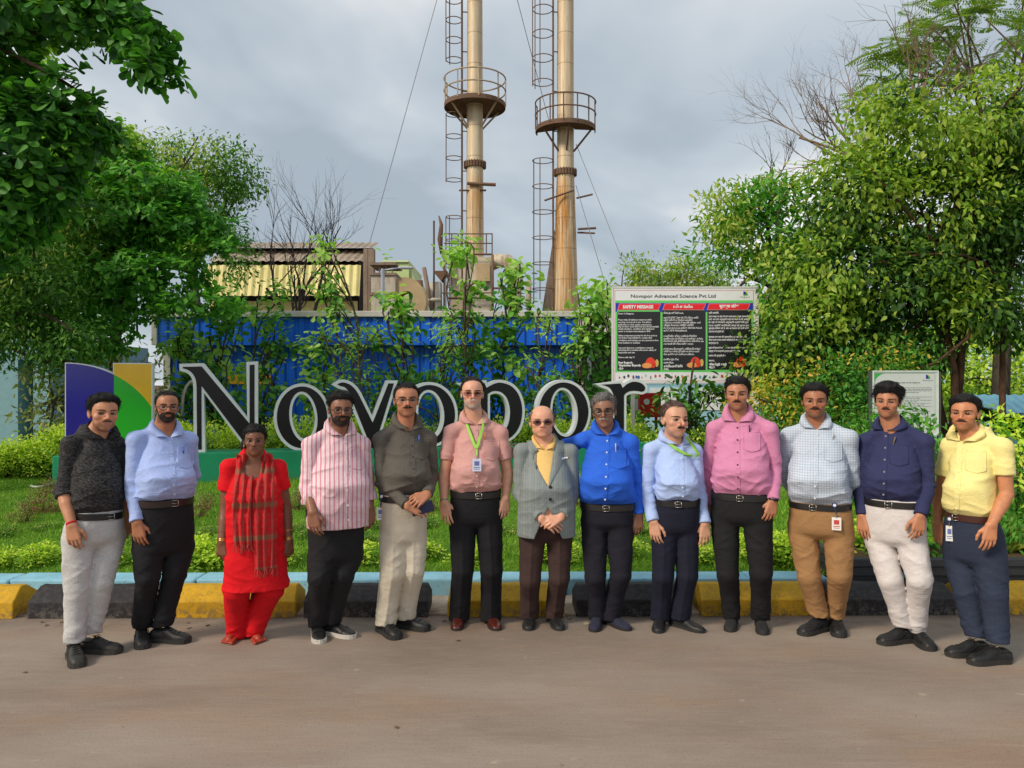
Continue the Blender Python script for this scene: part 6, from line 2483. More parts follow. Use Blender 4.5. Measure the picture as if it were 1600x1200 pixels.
def build_person(P):
    fr = Frame(P['cx'], P['D'])
    rng = random.Random(P['seed'])
    th = R(P.get('yaw', 0))
    ct, st = math.cos(th), math.sin(th)
    root = thing('person', P['label'], 'person', (fr.X0, fr.D, 0), fr.psi, 'people standing in a row')
    pxm = FPX / fr.D
    fat = P.get('fat', 1.0)

    def L(px, py, df=0.0):
        a = fr.loc(px, py, 0)
        f = -a[0] * math.tan(th) * .8
        return fr.loc(px, py, f + df)

    bx, by, bwpx = P['belt']
    bc = fr.loc(bx, by, 0)
    zb = bc[2]
    sh = [L(*P['sh'][0], -.015), L(*P['sh'][1], -.015)]
    msh = (sh[0] + sh[1]) / 2
    zs = msh[2]
    shw = abs(sh[1][0] - sh[0][0]) / 2 / ct
    el = [L(*q[:2], (q[2] if len(q) > 2 else -.02)) for q in P['el']]
    wr = [L(*q[:2], (q[2] if len(q) > 2 else .06)) for q in P['wr']]
    tip = [L(*q[:2], (q[2] if len(q) > 2 else .08)) for q in P['tip']]
    app = bwpx / pxm
    hdb = P.get('hdb', .115) * fat
    hwb = math.sqrt(max(app * app - (hdb * st) ** 2, .01)) / ct
    belly = P.get('belly', .03)
    chd = P.get('chd', .115) * fat
    hwc = shw + P.get('dch', -.018)
    hwm = P.get('hwm', None)
    hwm = (hwb + .004) if hwm is None else math.sqrt(max(((min(hwm - 2, bwpx + 1) - 1.5) / pxm) ** 2 - (.12 * st) ** 2, .01)) / ct

    def ax(t):
        return bc[0] + (msh[0] - bc[0]) * t

    def row(z, hw, hd, fwd=0.0):
        t = (z - zb) / (zs - zb)
        cx = ax(t) + st * fwd
        cy = (bc[1] + (msh[1] + .01 - bc[1]) * max(0, min(1, t))) - ct * fwd
        return (z, cx, cy, hw, hd)
    H = zs - zb
    kind = P.get('top', 'shirt')
    rows = []
    if kind in ('shirt',):
        rows += [row(zb - .012, hwb - .012, hdb - .010), row(zb + .006, hwb + .002, hdb + .004), row(zb + .035, hwb + .005, hdb + .008 + belly * .25, belly * .35)]
    elif kind in ('out', 'jacket'):
        hx, hy, hw_ = P['hem']
        hz = fr.loc(hx, hy, 0)[2]
        hw1 = math.sqrt(max((hw_ / pxm) ** 2 - (.12 * st) ** 2, .01)) / ct
        rows += [row(hz - .005, hw1, hdb + .03, belly * .3), row(zb + .02, max(hw1 - .003, hwm), hdb + .03 + belly * .3, belly * .5)]
    else:   # kurta
        hx, hy, hw_ = P['hem']
        hz = fr.loc(hx, hy, 0)[2]
        rows += [row(hz, hw_ / pxm, .135), row(lerp(hz, zb, .5), lerp(hw_ / pxm, hwb, .45) + .0, .135), row(zb - .08, hwb + .012, .135, .01), row(zb + .03, hwb, .122, .01)]
    rows += [row(zb + H * .38, hwm, hdb + .018 + belly * .5, belly * .8),
             row(zb + H * .66, max(hwc - .012, hwm * .9), chd + .012, belly * .25),
             row(zs - .075, hwc - .010, chd + .002, .0),
             row(zs - .02, hwc - .030, chd - .014, -.004),
             row(zs + .025, hwc * .66, chd * .78, -.01),
             row(zs + .07, .095, .078, -.012),
             row(zs + .12, .066, .064, -.012)]
    rows.sort(key=lambda r: r[0])
    tf = torso_fn(rows, th)
    # ---------------- head frame
    hcx, htop, hchin = P['head']
    hh = P.get('hairtop', .02)
    hf = P.get('hf', .035)
    c0 = fr.loc(hcx, hchin, hf)
    c1 = fr.loc(hcx, htop, hf)
    Hh = (c1[2] - c0[2]) - hh
    y_, p_, r_ = (R(q) for q in P.get('hrot', (0, 0, 0)))
    RM = np.array((Matrix.Rotation(y_, 3, 'Z') @ Matrix.Rotation(p_, 3, 'X') @ Matrix.Rotation(r_, 3, 'Y')))
    piv = np.array((c0[0], c0[1] + .01, c0[2] + .5 * Hh))
    off = np.array((0, .0, .5)) * 1.0

    def toh(x, y, z):
        dx, dy, dz = x - piv[0], y - piv[1], z - piv[2]
        M = RM
        return ((dx * M[0, 0] + dy * M[1, 0] + dz * M[2, 0]) / Hh, (dx * M[0, 1] + dy * M[1, 1] + dz * M[2, 1]) / Hh,
                (dx * M[0, 2] + dy * M[1, 2] + dz * M[2, 2]) / Hh + .5)

    def fromh(Q):
        Q = np.asarray(Q, float) - off
        return Q @ RM.T * Hh + piv
    hw, jaw, nose = P.get('hw', 1.0) * 1.03, P.get('jaw', 1.0), P.get('nose', 1.0)
    # ---------------- body
    arm_lo = min(min(q[2] for q in wr), min(q[2] for q in tip))
    allp = np.array(sh + el + wr + tip)
    xlo, xhi = min(allp[:, 0].min(), ax(0.5) - .2) - .07, max(allp[:, 0].max(), ax(.5) + .2) + .07
    ylo, yhi = min(allp[:, 1].min(), -.19) - .06, max(allp[:, 1].max(), .17) + .05
    feet_body = P.get('bare', False)
    zlo = -.01 if feet_body else min(zb - .06, arm_lo - .10)
    ztop = c0[2] + Hh + .03
    fine = .0044
    bands = [(c0[2] - .06, ztop, .0042), (min(q[2] for q in tip) - .05, max(q[2] for q in wr) + .02, .0044)]
    if feet_body:
        bands.append((-.01, .10, .005))
    G = Grid(axis(xlo, xhi, fine), axis(ylo, yhi, fine + .0004), zaxis(zlo, ztop, .014, bands))
    full = [xlo, ylo, zb - .05], [xhi, yhi, zs + .12]
    bt = torso_fn(rows, th, 2.4, -.016)
    G.add([xlo, ylo, zb - .05], full[1], lambda x, y, z: np.maximum(bt(x, y, z), zb - .04 - z))
    nb = np.array((lerp(msh, c0, .12)[0], msh[1] + .012, zs + .03))
    nt = fromh((0, .06, .22))
    nr = P.get('neck', .057)
    G.cone(nb, nt, nr + .010, nr, .03)
    sleeve = P.get('sleeve', 'full')
    ar = P.get('armr', 1.0)
    for s in range(2):
        if P.get('hide', (0, 0))[s] == 2:
            continue
        med = np.array((1.0 if s == 0 else -1.0, 0, 0))
        au, af = (.037, .031) if sleeve == 'full' else (.046, .040)
        G.cone(sh[s], el[s], au * ar, af * ar, .03)
        G.cone(el[s], lerp(el[s], wr[s], .35), af * ar, (af + .001) * ar, .006)
        G.cone(lerp(el[s], wr[s], .35), wr[s], (af + .001) * ar, .0265, .006)
        d = tip[s] - wr[s]
        nrm = P.get('back', [(0, 0, 0), (0, 0, 0)])[s]
        if not any(nrm):
            nrm = (-.42 if s == 0 else .42, -.9, 0.1)
        m_ = P.get('med', [None, None])[s]
        palm, fing, thumb = hand_segments(wr[s], d, nrm, med if m_ is None else np.array(m_, float), P.get('curl', (20, 20))[s], P.get('hsc', 1.0))
        for a, b, ra, rb in palm:
            G.cone(a, b, ra, rb, .012)
        for a, b, ra, rb in thumb:
            G.cone(a, b, ra, rb, .006)
        for a, b, ra, rb, i in fing:
            G.cone(a, b, ra, rb, .0015)
    if feet_body:
        for s in range(2):
            ft = fr.ground(*P['toe'][s][:2])
            a_ = R(P['toe'][s][2])
            dv = np.array((math.sin(a_), -math.cos(a_), 0))
            an = ft - dv * .17
            hip = np.array((bc[0] + (-.09, .09)[s] * ct, .02, zb - .1))
            G.cone(hip, an + [0, 0, .08], .05, .036, .02)
            G.cone(an + [0, 0, .08], an + dv * -.03 + [0, 0, .032], .036, .030, .02)
            G.cone(an + [0, 0, .05], ft - dv * .05 + [0, 0, .022], .034, .022, .02)
            sd = np.array((dv[1], -dv[0], 0))
            for k in range(5):
                q = (k - 2) * (.0165 if s == 0 else -.0165)
                G.cone(ft - dv * (.07) + sd * q + [0, 0, .018], ft - dv * (.004 + .007 * k) + sd * q * 1.15 + [0, 0, .011], .013, .0095 if k else .0115, .004)
    # head block
    hl, hu = fromh([(-.42, -.55, -.1), (.42, .55, 1.05), (-.42, .55, 1.05), (.42, -.55, -.1), (-.42, -.55, 1.05), (.42, .55, -.1)]), None
    lo, hi = hl.min(0), hl.max(0)

    def headf(x, y, z):
        X, Y, Z = toh(x, y, z)
        d = face(X, Y, Z, hw, jaw, nose)
        return smin(d, ears(X, Y, Z, hw), .02) * Hh
    G.add(lo, hi, headf, .012)
    if False:
        q = fromh((0, -.13, .02))
        G.cone(q - [.02, 0, 0], q + [.02, 0, 0], .05, .05, .03)
    V, F = G.mesh()
    X, Y, Z = toh(V[:, 0], V[:, 1], V[:, 2])
    col = np.tile(np.array(P['skin'], np.float32), (len(V), 1))
    base = col.copy()
    hd_m = (Z > -.1)[:, None]
    lips = np.clip(1 - np.maximum(np.abs(X) / .085, np.abs(Z - .234) / .043), 0, 1) * (Y < -.25)
    lc = np.array(P.get('lip', [P['skin'][0] * .78, P['skin'][1] * .52, P['skin'][2] * .55]))
    col = col + (lc - col) * np.clip(lips * 3.0, 0, .85)[:, None] * hd_m
    ew = np.sqrt(((np.abs(X) - .142 * hw) / .082) ** 2 + ((Z - .499) / .031) ** 2)
    lash = np.clip((1.12 - ew) * 4, 0, 1) * (Y < -.15)
    col = col * (1 - .72 * lash[:, None])
    orb = np.clip((1.6 - np.sqrt(((np.abs(X) - .142 * hw) / .11) ** 2 + ((Z - .485) / .075) ** 2)), 0, 1) * (Y < -.15)
    col = col * (1 - .16 * orb[:, None])
    red = np.exp(-((np.abs(X) - .17) / .09) ** 2 - ((Z - .38) / .1) ** 2) * (Y < -.1) + np.exp(-(X / .06) ** 2 - ((Z - .37) / .05) ** 2) * (Y < -.3)
    col = col * (1 + red[:, None] * np.array((.06, -.06, -.04)))
    if P.get('stubble'):
        sc_, sa = P['stubble']
        br = beard_reg(X, Y, Z)
        k = np.clip(-br * 14, 0, 1) * sa * (Z > -.12)
        k = k * (.75 + .5 * vnoise(X * 30, Y * 30, Z * 30))
        col = col + (np.array(sc_) - col) * np.clip(k, 0, 1)[:, None]
    zly, zlz = P.get('hline', ([-.5, -.28, -.17, -.10, -.02, .10, .20, .5], [.85, .83, .72, .58, .47, .42, .22, .17]))
    zly = [q + P.get('rec', 0) * (1 if q < 0 else 0) for q in zly]
    zlv = np.interp(Y, zly, zlz) + P.get('peak', .16) * np.clip(np.abs(X) - .06, 0, 1) * (Y < -.12) + P.get('tilt', 0) * X
    k = np.clip((Z - zlv + .055) / .06, 0, 1) * (Z > .15) * (.35 + .6 * vnoise(X * 40, Y * 40, Z * 40)) * (np.abs(X) < .37)
    if not P.get('bald'):
        col = col + (np.array(P['hairmat'][1]) - col) * np.clip(k, 0, .85)[:, None]
    if P.get('bindi'):
        k = np.clip(1.3 - np.sqrt((X / .016) ** 2 + ((Z - .60) / .02) ** 2), 0, 1) * (Y < -.2)
        col = col + (np.array((.25, .01, .01)) - col) * k[:, None]
        k = np.clip(1.3 - np.sqrt((X / .02) ** 2 + ((Z - .82) / .05) ** 2), 0, 1) * (Y < -.2)
        col = col + (np.array((.28, .03, .02)) - col) * k[:, None] * .8
    if P.get('footc'):
        k = np.clip((.10 - V[:, 2]) / .04, 0, 1) * (0.55 + .6 * vnoise(V[:, 0] * 40, V[:, 1] * 40, V[:, 2] * 60))
        col = col + (np.array(P['footc']) - col) * np.clip(k, 0, .8)[:, None]
    arms_dark = P.get('armtone', 1.0)
    if arms_dark != 1.0:
        k = (Z < -.3)[:, None]
        col = np.where(k, col * arms_dark, col)
    body = obj('body', mesh_np('body', V, F, skin_mat(), True, None, np.clip(col, 0, 1)), root)

    # ---------------- head hair
    hm = hair_mat(*P['hairmat'])
    zl_y, zl_z = P.get('hline', ([-.5, -.28, -.17, -.10, -.02, .10, .20, .5], [.85, .83, .72, .58, .47, .42, .22, .17]))
    zl_y = [q + P.get('rec', 0) * (1 if q < 0 else 0) for q in zl_y]
    tt, ts_ = P.get('thick', (.055, .028))
    ts_ = ts_ * .5
    step = .0044 / Hh
    hx_ = axis(-.55, .55, step)
    Gh = Grid(hx_, axis(-.55, .62, step), axis(.0, 1.2, step))
    x, y, z = Gh.full()
    sd = skull(x, y, z, hw, jaw)
    t = ts_ + (tt - ts_) * sstep(.55, .92, z)
    t = t + P.get('quiff', .0) * np.exp(-((y + .24) / .14) ** 2 - ((z - .92) / .14) ** 2)
    nf = P.get('hfreq', 1.0)
    am = P.get('hamp', .014)
    t = t + am * (2 * ridge(x * 9 * nf + 3 + P['seed'], y * 5 * nf, z * 6 * nf) - .8) + am * .6 * (vnoise(x * 22, y * 14, z * 14) - .5)
    part = P.get('part')
    if part is not None:
        t = t - .02 * np.exp(-((x - part) / .02) ** 2) * (y < .2) * (z > .8)
    zl = np.interp(y, zl_y, zl_z).astype(np.float32)
    zl = zl + P.get('tilt', 0) * x + P.get('peak', .16) * np.clip(np.abs(x) - .06, 0, 1) * (y < -.12)
    zl = zl + .045 * (vnoise(x * 24, y * 20 + 5, z * 0 + P['seed']) - .5)
    reg = zl - z
    tap = np.clip(-reg / .20, 0, 1)
    t = t * (.12 + .88 * tap ** .7)
    F_ = smax(sd - t, reg, .015)
    earm = -ell(np.abs(x) / hw, y - .25 * (z - .46), z, (.37, .03, .45), (.09, .10, .145))
    F_ = np.maximum(F_, earm)
    if P.get('bald'):
        bc_, br_ = P['bald']
        F_ = smax(F_, -ell(x, y, z, bc_, br_), .02)
    if P.get('bun'):
        for c_, r__ in P['bun']:
            F_ = smin(F_, ell(x, y, z, c_, r__) + .02 * (ridge(x * 10, y * 10, z * 4) - .5), .03)
    Gh.F = np.ascontiguousarray(np.broadcast_to(F_, Gh.F.shape)).astype(np.float32)
    Vh, Fh = Gh.mesh()
    if len(Vh):
        hair = obj('hair', mesh_np('hair', fromh(Vh), Fh, hm), root)
        if P.get('hairlabel'):
            hair['label'] = P['hairlabel']
    if len(Vh):
        nst = P.get('strands', 1500)
        rs = np.random.RandomState(P['seed'])
        ii = rs.choice(len(Vh), min(nst, len(Vh)))
        q = Vh[ii].astype(float)
        nn = q - np.array((0, .05, .55))
        nn /= np.linalg.norm(nn, axis=1, keepdims=True)
        cmb = np.stack([np.sign(q[:, 0] - (part or .05)) * .5 + rs.normal(size=len(q)) * .3, .55 + rs.normal(size=len(q)) * .3, -.35 - .5 * (q[:, 2] < .75) + rs.normal(size=len(q)) * .2], 1)
        cmb -= nn * (cmb * nn).sum(1, keepdims=True)
        cmb /= np.linalg.norm(cmb, axis=1, keepdims=True) + 1e-9
        dd = cmb + nn * rs.uniform(.02, .40, (len(q), 1))
        V_, F_s = leaf_arrays(q - nn * .012, dd, nn, rs.uniform(.08, .16, len(q)), np.full(len(q), .011), 'rhomb', .2, 0)
        obj('hair_strands', mesh_np('hair_strands', fromh(V_), F_s, hm, False), hair)['kind'] = 'stuff'
    # ---------------- brows, moustache, beard
    step = .0125
    gx, gy, gz = axis(-.36, .36, step), axis(-.50, .12, step), axis(-.12, .68, step)
    x, y, z = gx[:, None, None], gy[None, :, None], gz[None, None, :]
    fd = face(x, y, z, hw, jaw, nose)
    ax_ = np.abs(x) / hw
    bz = .582 + .016 * np.sin(np.clip((ax_ - .05) / .2, 0, 1) * 2.7) + P.get('browz', 0)
    bth = P.get('brow', .014) * (1 - .5 * sstep(.16, .26, ax_))
    breg = np.maximum(np.maximum(np.abs(z - bz) - bth, np.maximum(.055 - ax_, ax_ - .255)), y + .05)
    fuzz = (vnoise(x * 40, y * 40, z * 40) - .5)

    def shell(reg, tk, nm, m):
        g = Grid(gx, gy, gz)
        g.F = np.ascontiguousarray(np.broadcast_to(np.maximum(fd - tk - .008 * fuzz, reg), g.F.shape)).astype(np.float32)
        v, f = g.mesh()
        if len(v):
            obj(nm, mesh_np(nm, fromh(v), f, m), root)
    shell(breg, .014, 'eyebrows', hair_mat(*P.get('browmat', ('brow_soft', (.035, .024, .020)))))
    fm = hair_mat(*P.get('fmat', ('moustache_soft', (.028, .020, .017))))
    if P.get('must'):
        w_, tk = P['must'][0] * .84, P['must'][1] * .8
        dr = P['must'][2] if len(P['must']) > 2 else 0.0
        zc = .292 - .16 * np.clip(ax_ - .03, 0, 1) - dr * sstep(.08, .16, ax_)
        mh = .025 * (P['must'][3] if len(P['must']) > 3 else 1) * (1 - .55 * sstep(w_ * .5, w_, ax_))
        mreg = np.maximum(np.maximum(np.abs(z - zc) - mh, ax_ - w_), y + .2) + .008 * fuzz
        shell(mreg, tk, 'moustache', fm)
    if P.get('beard'):
        br = beard_reg(x, y, z, P.get('bup', 0)) + .02 * fuzz
        shell(br, P['beard'], 'beard', fm)
    # ---------------- eyes
    em = cached('eye_white', lambda: plain('eye_white', (.25, .22, .20), .5, var=.04))
    im = cached('iris', lambda: plain('iris', (.018, .010, .007), .15, var=.05))
    gz_ = P.get('gaze', 0.0)
    for s in (-1, 1):
        c = np.array((.142 * s * hw, -.262, .50))
        rr = np.array((.082 * hw, .068, .06)) * .94
        V = [c + rr * (math.cos(b) * math.cos(a), math.cos(b) * math.sin(a), math.sin(b)) for b in np.linspace(-1.4, 1.4, 8) for a in np.linspace(math.pi, 2 * math.pi, 13)]
        rw = [V[i * 13:(i + 1) * 13] for i in range(8)]
        v, f = quad_strip(rw)
        eye = obj('eye', mesh_np('eye', fromh(v), np.array(f), em), root)
        iv = [c + rr * (gz_, -1.03, 0)]
        fi = [(0, k + 1, (k + 1) % 10 + 1) for k in range(10)]
        fq = []
        for j, fr_i in enumerate((.4, .75, 1.0)):
            for k in range(10):
                a = 2 * math.pi * k / 10
                q = np.array((gz_ + .047 * fr_i / rr[0] * math.cos(a), 0, .047 * fr_i / rr[2] * math.sin(a)))
                q[1] = -math.sqrt(max(0, 1.03 ** 2 - q[0] ** 2 - q[2] ** 2))
                iv.append(c + rr * q)
            if j:
                fq += [(1 + (j - 1) * 10 + k, 1 + j * 10 + k, 1 + j * 10 + (k + 1) % 10, 1 + (j - 1) * 10 + (k + 1) % 10) for k in range(10)]
        obj('iris', mesh_np('iris', fromh(iv), [np.array(fi), np.array(fq)], im), eye)
    # ---------------- glasses
    if P.get('glasses'):
        g = P['glasses']
        gm = plain('spectacle_frame_' + g['nm'], g['col'], .3, .3, var=.05)
        b = MB()
        rx, rz = g.get('rx', .122), g.get('rz', .082)
        pe = g.get('e', .75)
        lens = []
        yl = -.405
        for s in (-1, 1):
            ring = []
            for k in range(20):
                a = 2 * math.pi * k / 20
                cx_, cz_ = math.cos(a), math.sin(a)
                ex = math.copysign(abs(cx_) ** pe, cx_) * rx
                ez = math.copysign(abs(cz_) ** pe, cz_) * rz
                ring.append((s * .150 * hw + ex, yl + .035 * (abs(s * .150 + ex) / .28) ** 2, .487 + ez))
            lens.append(ring)
            rim = g.get('rim', .011)
            rr_ = fromh(ring + ring[:1])
            if g.get('half'):
                rr_ = rr_[:11]
            b.tube(rr_, rim * Hh, 6, 0, bool(g.get('half')))
            b.tube(fromh([(s * (.150 + rx) * hw, yl + .03, .505), (s * .335 * hw, -.26, .515), (s * .352 * hw, .03, .50)]), .010 * Hh, 5)
        b.tube(fromh([(-.150 + rx, yl, .505), (0, yl - .02, .515), (.150 - rx, yl, .505)]), .010 * Hh, 5)
        go = b.build('glasses', gm, root, True)

        def lm():
            t = NT('lens_' + g['nm'])
            tr = t.new('ShaderNodeBsdfTransparent')
            tr.inputs[0].default_value = (*g.get('tint', (.93, .95, .95)), 1)
            gl = t.new('ShaderNodeBsdfGlossy')
            gl.inputs['Roughness'].default_value = .08
            mx = t.new('ShaderNodeMixShader')
            mx.inputs[0].default_value = .04
            t.l.new(tr.outputs[0], mx.inputs[1])
            t.l.new(gl.outputs[0], mx.inputs[2])
            t.l.new(mx.outputs[0], t.out.inputs[0])
            return t.m
        lmat = cached(('lens', g['nm']), lm)
        for ring in lens:
            obj('lens', mesh_np('lens', fromh(ring), np.array([(0, k, k + 1) for k in range(1, 19)]), lmat, False), go)

    # ---------------- upper garment
    czs = fr.loc(hcx, P['coly'], 0)[2]
    cm = P['cloth']
    sr = P.get('slr', 1.0)
    ends, skinends = [], []
    lim_ = []
    for s in range(2):
        if sleeve == 'full':
            e1 = lerp(el[s], wr[s], .97)
        elif sleeve == 'short':
            e1 = None
        else:
            e1 = lerp(el[s], wr[s], P.get('roll', .12))
        lim_.append(e1)
    stp = .0068
    yb = max(.19, max(q[1] for q in sh + el) + .09, max(q[1] for q in wr) + .06 if sleeve == 'full' else 0)
    zlow = rows[0][0] - .012
    if sleeve == 'full':
        zlow = min(zlow, min(q[2] for q in wr) - .05)
    G = Grid(axis(xlo - .02, xhi + .02, stp), axis(ylo - .05, yb + .02, stp), axis(zlow, zs + .16, stp))
    G.add([xlo, ylo, zlow], [xhi, yb, zs + .16], tf)
    nb2 = np.array((nb[0], nb[1], max(zs + .015, czs - .080)))
    for s in range(2):
        qn = nb2 + [(-.03, .03)[s], 0, 0]
        G.cone(qn, sh[s] + [0, 0, -.004], .045, .047 * sr, .022)

    def arm_sdf(s):
        a, e_, w_ = sh[s], el[s], wr[s]
        r0, r1, r2 = .050 * sr, .047 * sr, .038 * sr
        if sleeve == 'short':
            cut = P.get('short', .62)
            p = lerp(a, e_, cut)
            d = (e_ - a) / np.linalg.norm(e_ - a)

            def fn(x, y, z):
                v = cone(x, y, z, a - [0, 0, .008], p, r0 + .001, r1 + .010)
                return smax(v, (x - p[0]) * d[0] + (y - p[1]) * d[1] + (z - p[2]) * d[2] - .0, .01)
        else:
            q = lim_[s]
            d = (w_ - e_) / np.linalg.norm(w_ - e_)

            def fn(x, y, z):
                v = smin(cone(x, y, z, a - [0, 0, .008], e_, r0, r1), cone(x, y, z, e_, q, r1, r2 if sleeve == 'full' else r1 * .98), .006)
                if sleeve == 'full':
                    q0 = lerp(q, e_, min(.9, .05 / np.linalg.norm(w_ - e_)))
                    v = smin(v, cone(x, y, z, q0, q, r2 + .0035, r2 + .0045), .002)
                else:
                    q0 = q - d * .045
                    v = smin(v, cone(x, y, z, q0, q, r1 + .006, r1 + .006), .002)
                return np.maximum(v, (x - q[0]) * d[0] + (y - q[1]) * d[1] + (z - q[2]) * d[2])
        return fn
    x, y, z = G.full()
    wrk = P.get('wr_s', 1.0)
    # creases before joining arms: torso first
    sd_ = P['seed'] * 3.7
    body_w = .55 + .75 * np.exp(-((z - zb - .05) / .08) ** 2) + .5 * np.exp(-((z - zs + .16) / .07) ** 2)
    cr_ = ridge(x * 5 + z * 6 + sd_, y * 5 + sd_, z * 13 - x * 4) ** 1.5 + .6 * ridge(x * 11 - z * 9 + sd_, y * 9, z * 19 + x * 7 + sd_) ** 1.4
    G.F = (G.F - .0105 * wrk * body_w * (cr_ - .5)).astype(np.float32)
    for s in range(2):
        if P.get('hide', (0, 0))[s] == 2:
            continue
        pts = np.array([sh[s], el[s], wr[s] if sleeve == 'full' else el[s] * 1.0])
        lo, hi = pts.min(0) - .09, pts.max(0) + .09
        f_ = arm_sdf(s)
        r_b = G.sub(lo, hi)
        sl, x, y, z = r_b
        d = f_(x, y, z)
        n_ = ridge(x * 7 + sd_ + s * 9, y * 7, z * 17 + x * 6) + .5 * ridge(x * 16 + s * 5, y * 16, z * 30 + sd_)
        elb = np.exp(-((z - el[s][2]) / .08) ** 2)
        d = d - .0088 * wrk * (.6 + .9 * elb) * (n_ - .6)
        dist = np.sqrt((x - sh[s][0]) ** 2 + (y - sh[s][1]) ** 2 + (z - sh[s][2]) ** 2)
        kk = .004 + .045 * np.clip(1 - dist / .14, 0, 1)
        a_, b_ = G.F[sl], d
        h = np.maximum(kk - np.abs(a_ - b_), 0) / kk
        G.F[sl] = np.minimum(a_, b_) - h * h * kk * .25
    x, y, z = G.full()
    # openings
    vx, vy = P['vneck']
    vp = fr.loc(vx, vy, .11)
    vz = vp[2]
    slope = P.get('vslope', .80)
    ncx, ncy = nb[0], nb[1]
    tl = (vp[0] - ncx)
    xx = (x - ncx - tl * np.clip(1 - (z - vz) / .1, 0, 1)) * 1.0
    wedge = np.maximum(np.abs(xx) - np.clip((z - vz), 0, .15) * slope - .001, y - ncy)
    wedge = np.maximum(wedge, vz - z)
    tz = np.clip((z - nb[2]) / (nt[2] - nb[2]), 0, 1.2)
    hole = np.maximum(np.sqrt((x - ncx - (nt[0] - ncx) * tz) ** 2 + (y - ncy - (nt[1] - ncy) * tz) ** 2) - nr - .008, max(zs + .015, vz + .004) - z)
    if kind == 'kurta':
        wedge = np.maximum(ell(x, y, z, (ncx, ncy - .10, vz + .075), (.078, .12, .08)), y - ncy)
    G.F = np.maximum(G.F, -np.minimum(wedge, hole)).astype(np.float32)
    if kind == 'shirt':
        G.F = np.maximum(G.F, np.where(np.abs(x - bc[0]) < hwb + .01, (zb - .006) - z, -1) * np.where(np.abs(y) < .6, 1, 1)).astype(np.float32) if False else G.F
    if kind == 'jacket':
        # open front below the lowest button, rounded
        bz_ = fr.loc(P['btn'][-1][0], P['btn'][-1][1] + 8, 0)[2]
        xo = x - P.get('jx', bc[0] + .01)
        cut = np.maximum(np.maximum(np.abs(xo) - np.clip(bz_ - z, 0, .3) * .42 - .001, z - bz_), y - .0)
        G.F = np.maximum(G.F, -cut).astype(np.float32)
    Vs, Fs = G.mesh()
    nm = {'shirt': 'shirt', 'out': 'shirt', 'jacket': 'jacket', 'kurta': 'kurta'}[kind]
    top = obj(nm, mesh_np(nm, Vs, Fs, cm), root)
    bvh = BVHTree.FromPolygons([Vector(v) for v in Vs.astype(float)], Fs.tolist())
    if kind == 'jacket':
        rows2 = [(r[0], r[1], r[2], r[3] - .02, r[4] - .003) for r in rows if r[0] > zb + .05]
        vi = fr.loc(*P['vin'], .11)
        t2 = torso_fn(rows2, th)
        G = Grid(axis(ncx - .16, ncx + .16, .0065), axis(-.26, .14, .0065), axis(zb + .08, zs + .12, .0065))
        G.add([-1, -1, 0], [1, 1, 3], t2)
        x, y, z = G.full()
        xx = x - vi[0]
        wd = np.maximum(np.maximum(np.abs(xx) - np.clip(z - vi[2], 0, .15) * .5 - .001, y - ncy), vi[2] - z)
        tz = np.clip((z - nb[2]) / (nt[2] - nb[2]), 0, 1.2)
        hl_ = np.maximum(np.sqrt((x - ncx - (nt[0] - ncx) * tz) ** 2 + (y - ncy - (nt[1] - ncy) * tz) ** 2) - nr - .006, max(zs + .015, vi[2] + .004) - z)
        G.F = np.maximum(G.F, -np.minimum(wd, hl_)).astype(np.float32)
        v2, f2 = G.mesh()
        inner = obj('shirt', mesh_np('shirt', v2, f2, P['cloth2']), root)
        bvh2 = BVHTree.FromPolygons([Vector(v) for v in v2.astype(float)], f2.tolist())
        # lapels
        lb = MB()
        bt_ = fr.loc(*P['btn'][0], .15)
        for s in (-1, 1):
            ns = np.array((ncx + s * (nr + .012), 0, zs + .085))
            rows_ = []
            for k in range(13):
                t = k / 12
                zc = bt_[2] + .01 + (ns[2] - bt_[2] - .02) * t
                xi = lerp((bt_[0],), (ns[0],), t)[0]
                wl_ = .012 + .075 * min(1, t * 1.6) * (1 if t < .62 else (.72 if t < .70 else .80 - .5 * (t - .7)))
                ra = []
                for j in range(4):
                    xq = xi + s * wl_ * j / 3
                    yq = ray_front(bvh, xq, zc)
                    if yq is None:
                        yq = ra[-1][1] + .004 if ra else -.12
                    ra.append((xq, yq - (.010, .013, .011, .005)[j], zc))
                rows_.append(ra)
            # make the inner edge follow the neighbour when the ray fell in the opening
            for ra in rows_:
                if ra[0][1] > ra[1][1] + .02:
                    ra[0] = (ra[0][0], ra[1][1] + .004, ra[0][2])
            v, f = quad_strip(rows_)
            lb.add(v, f if s < 0 else [q[::-1] for q in f])
        lb.build('lapel', cm, top, True)
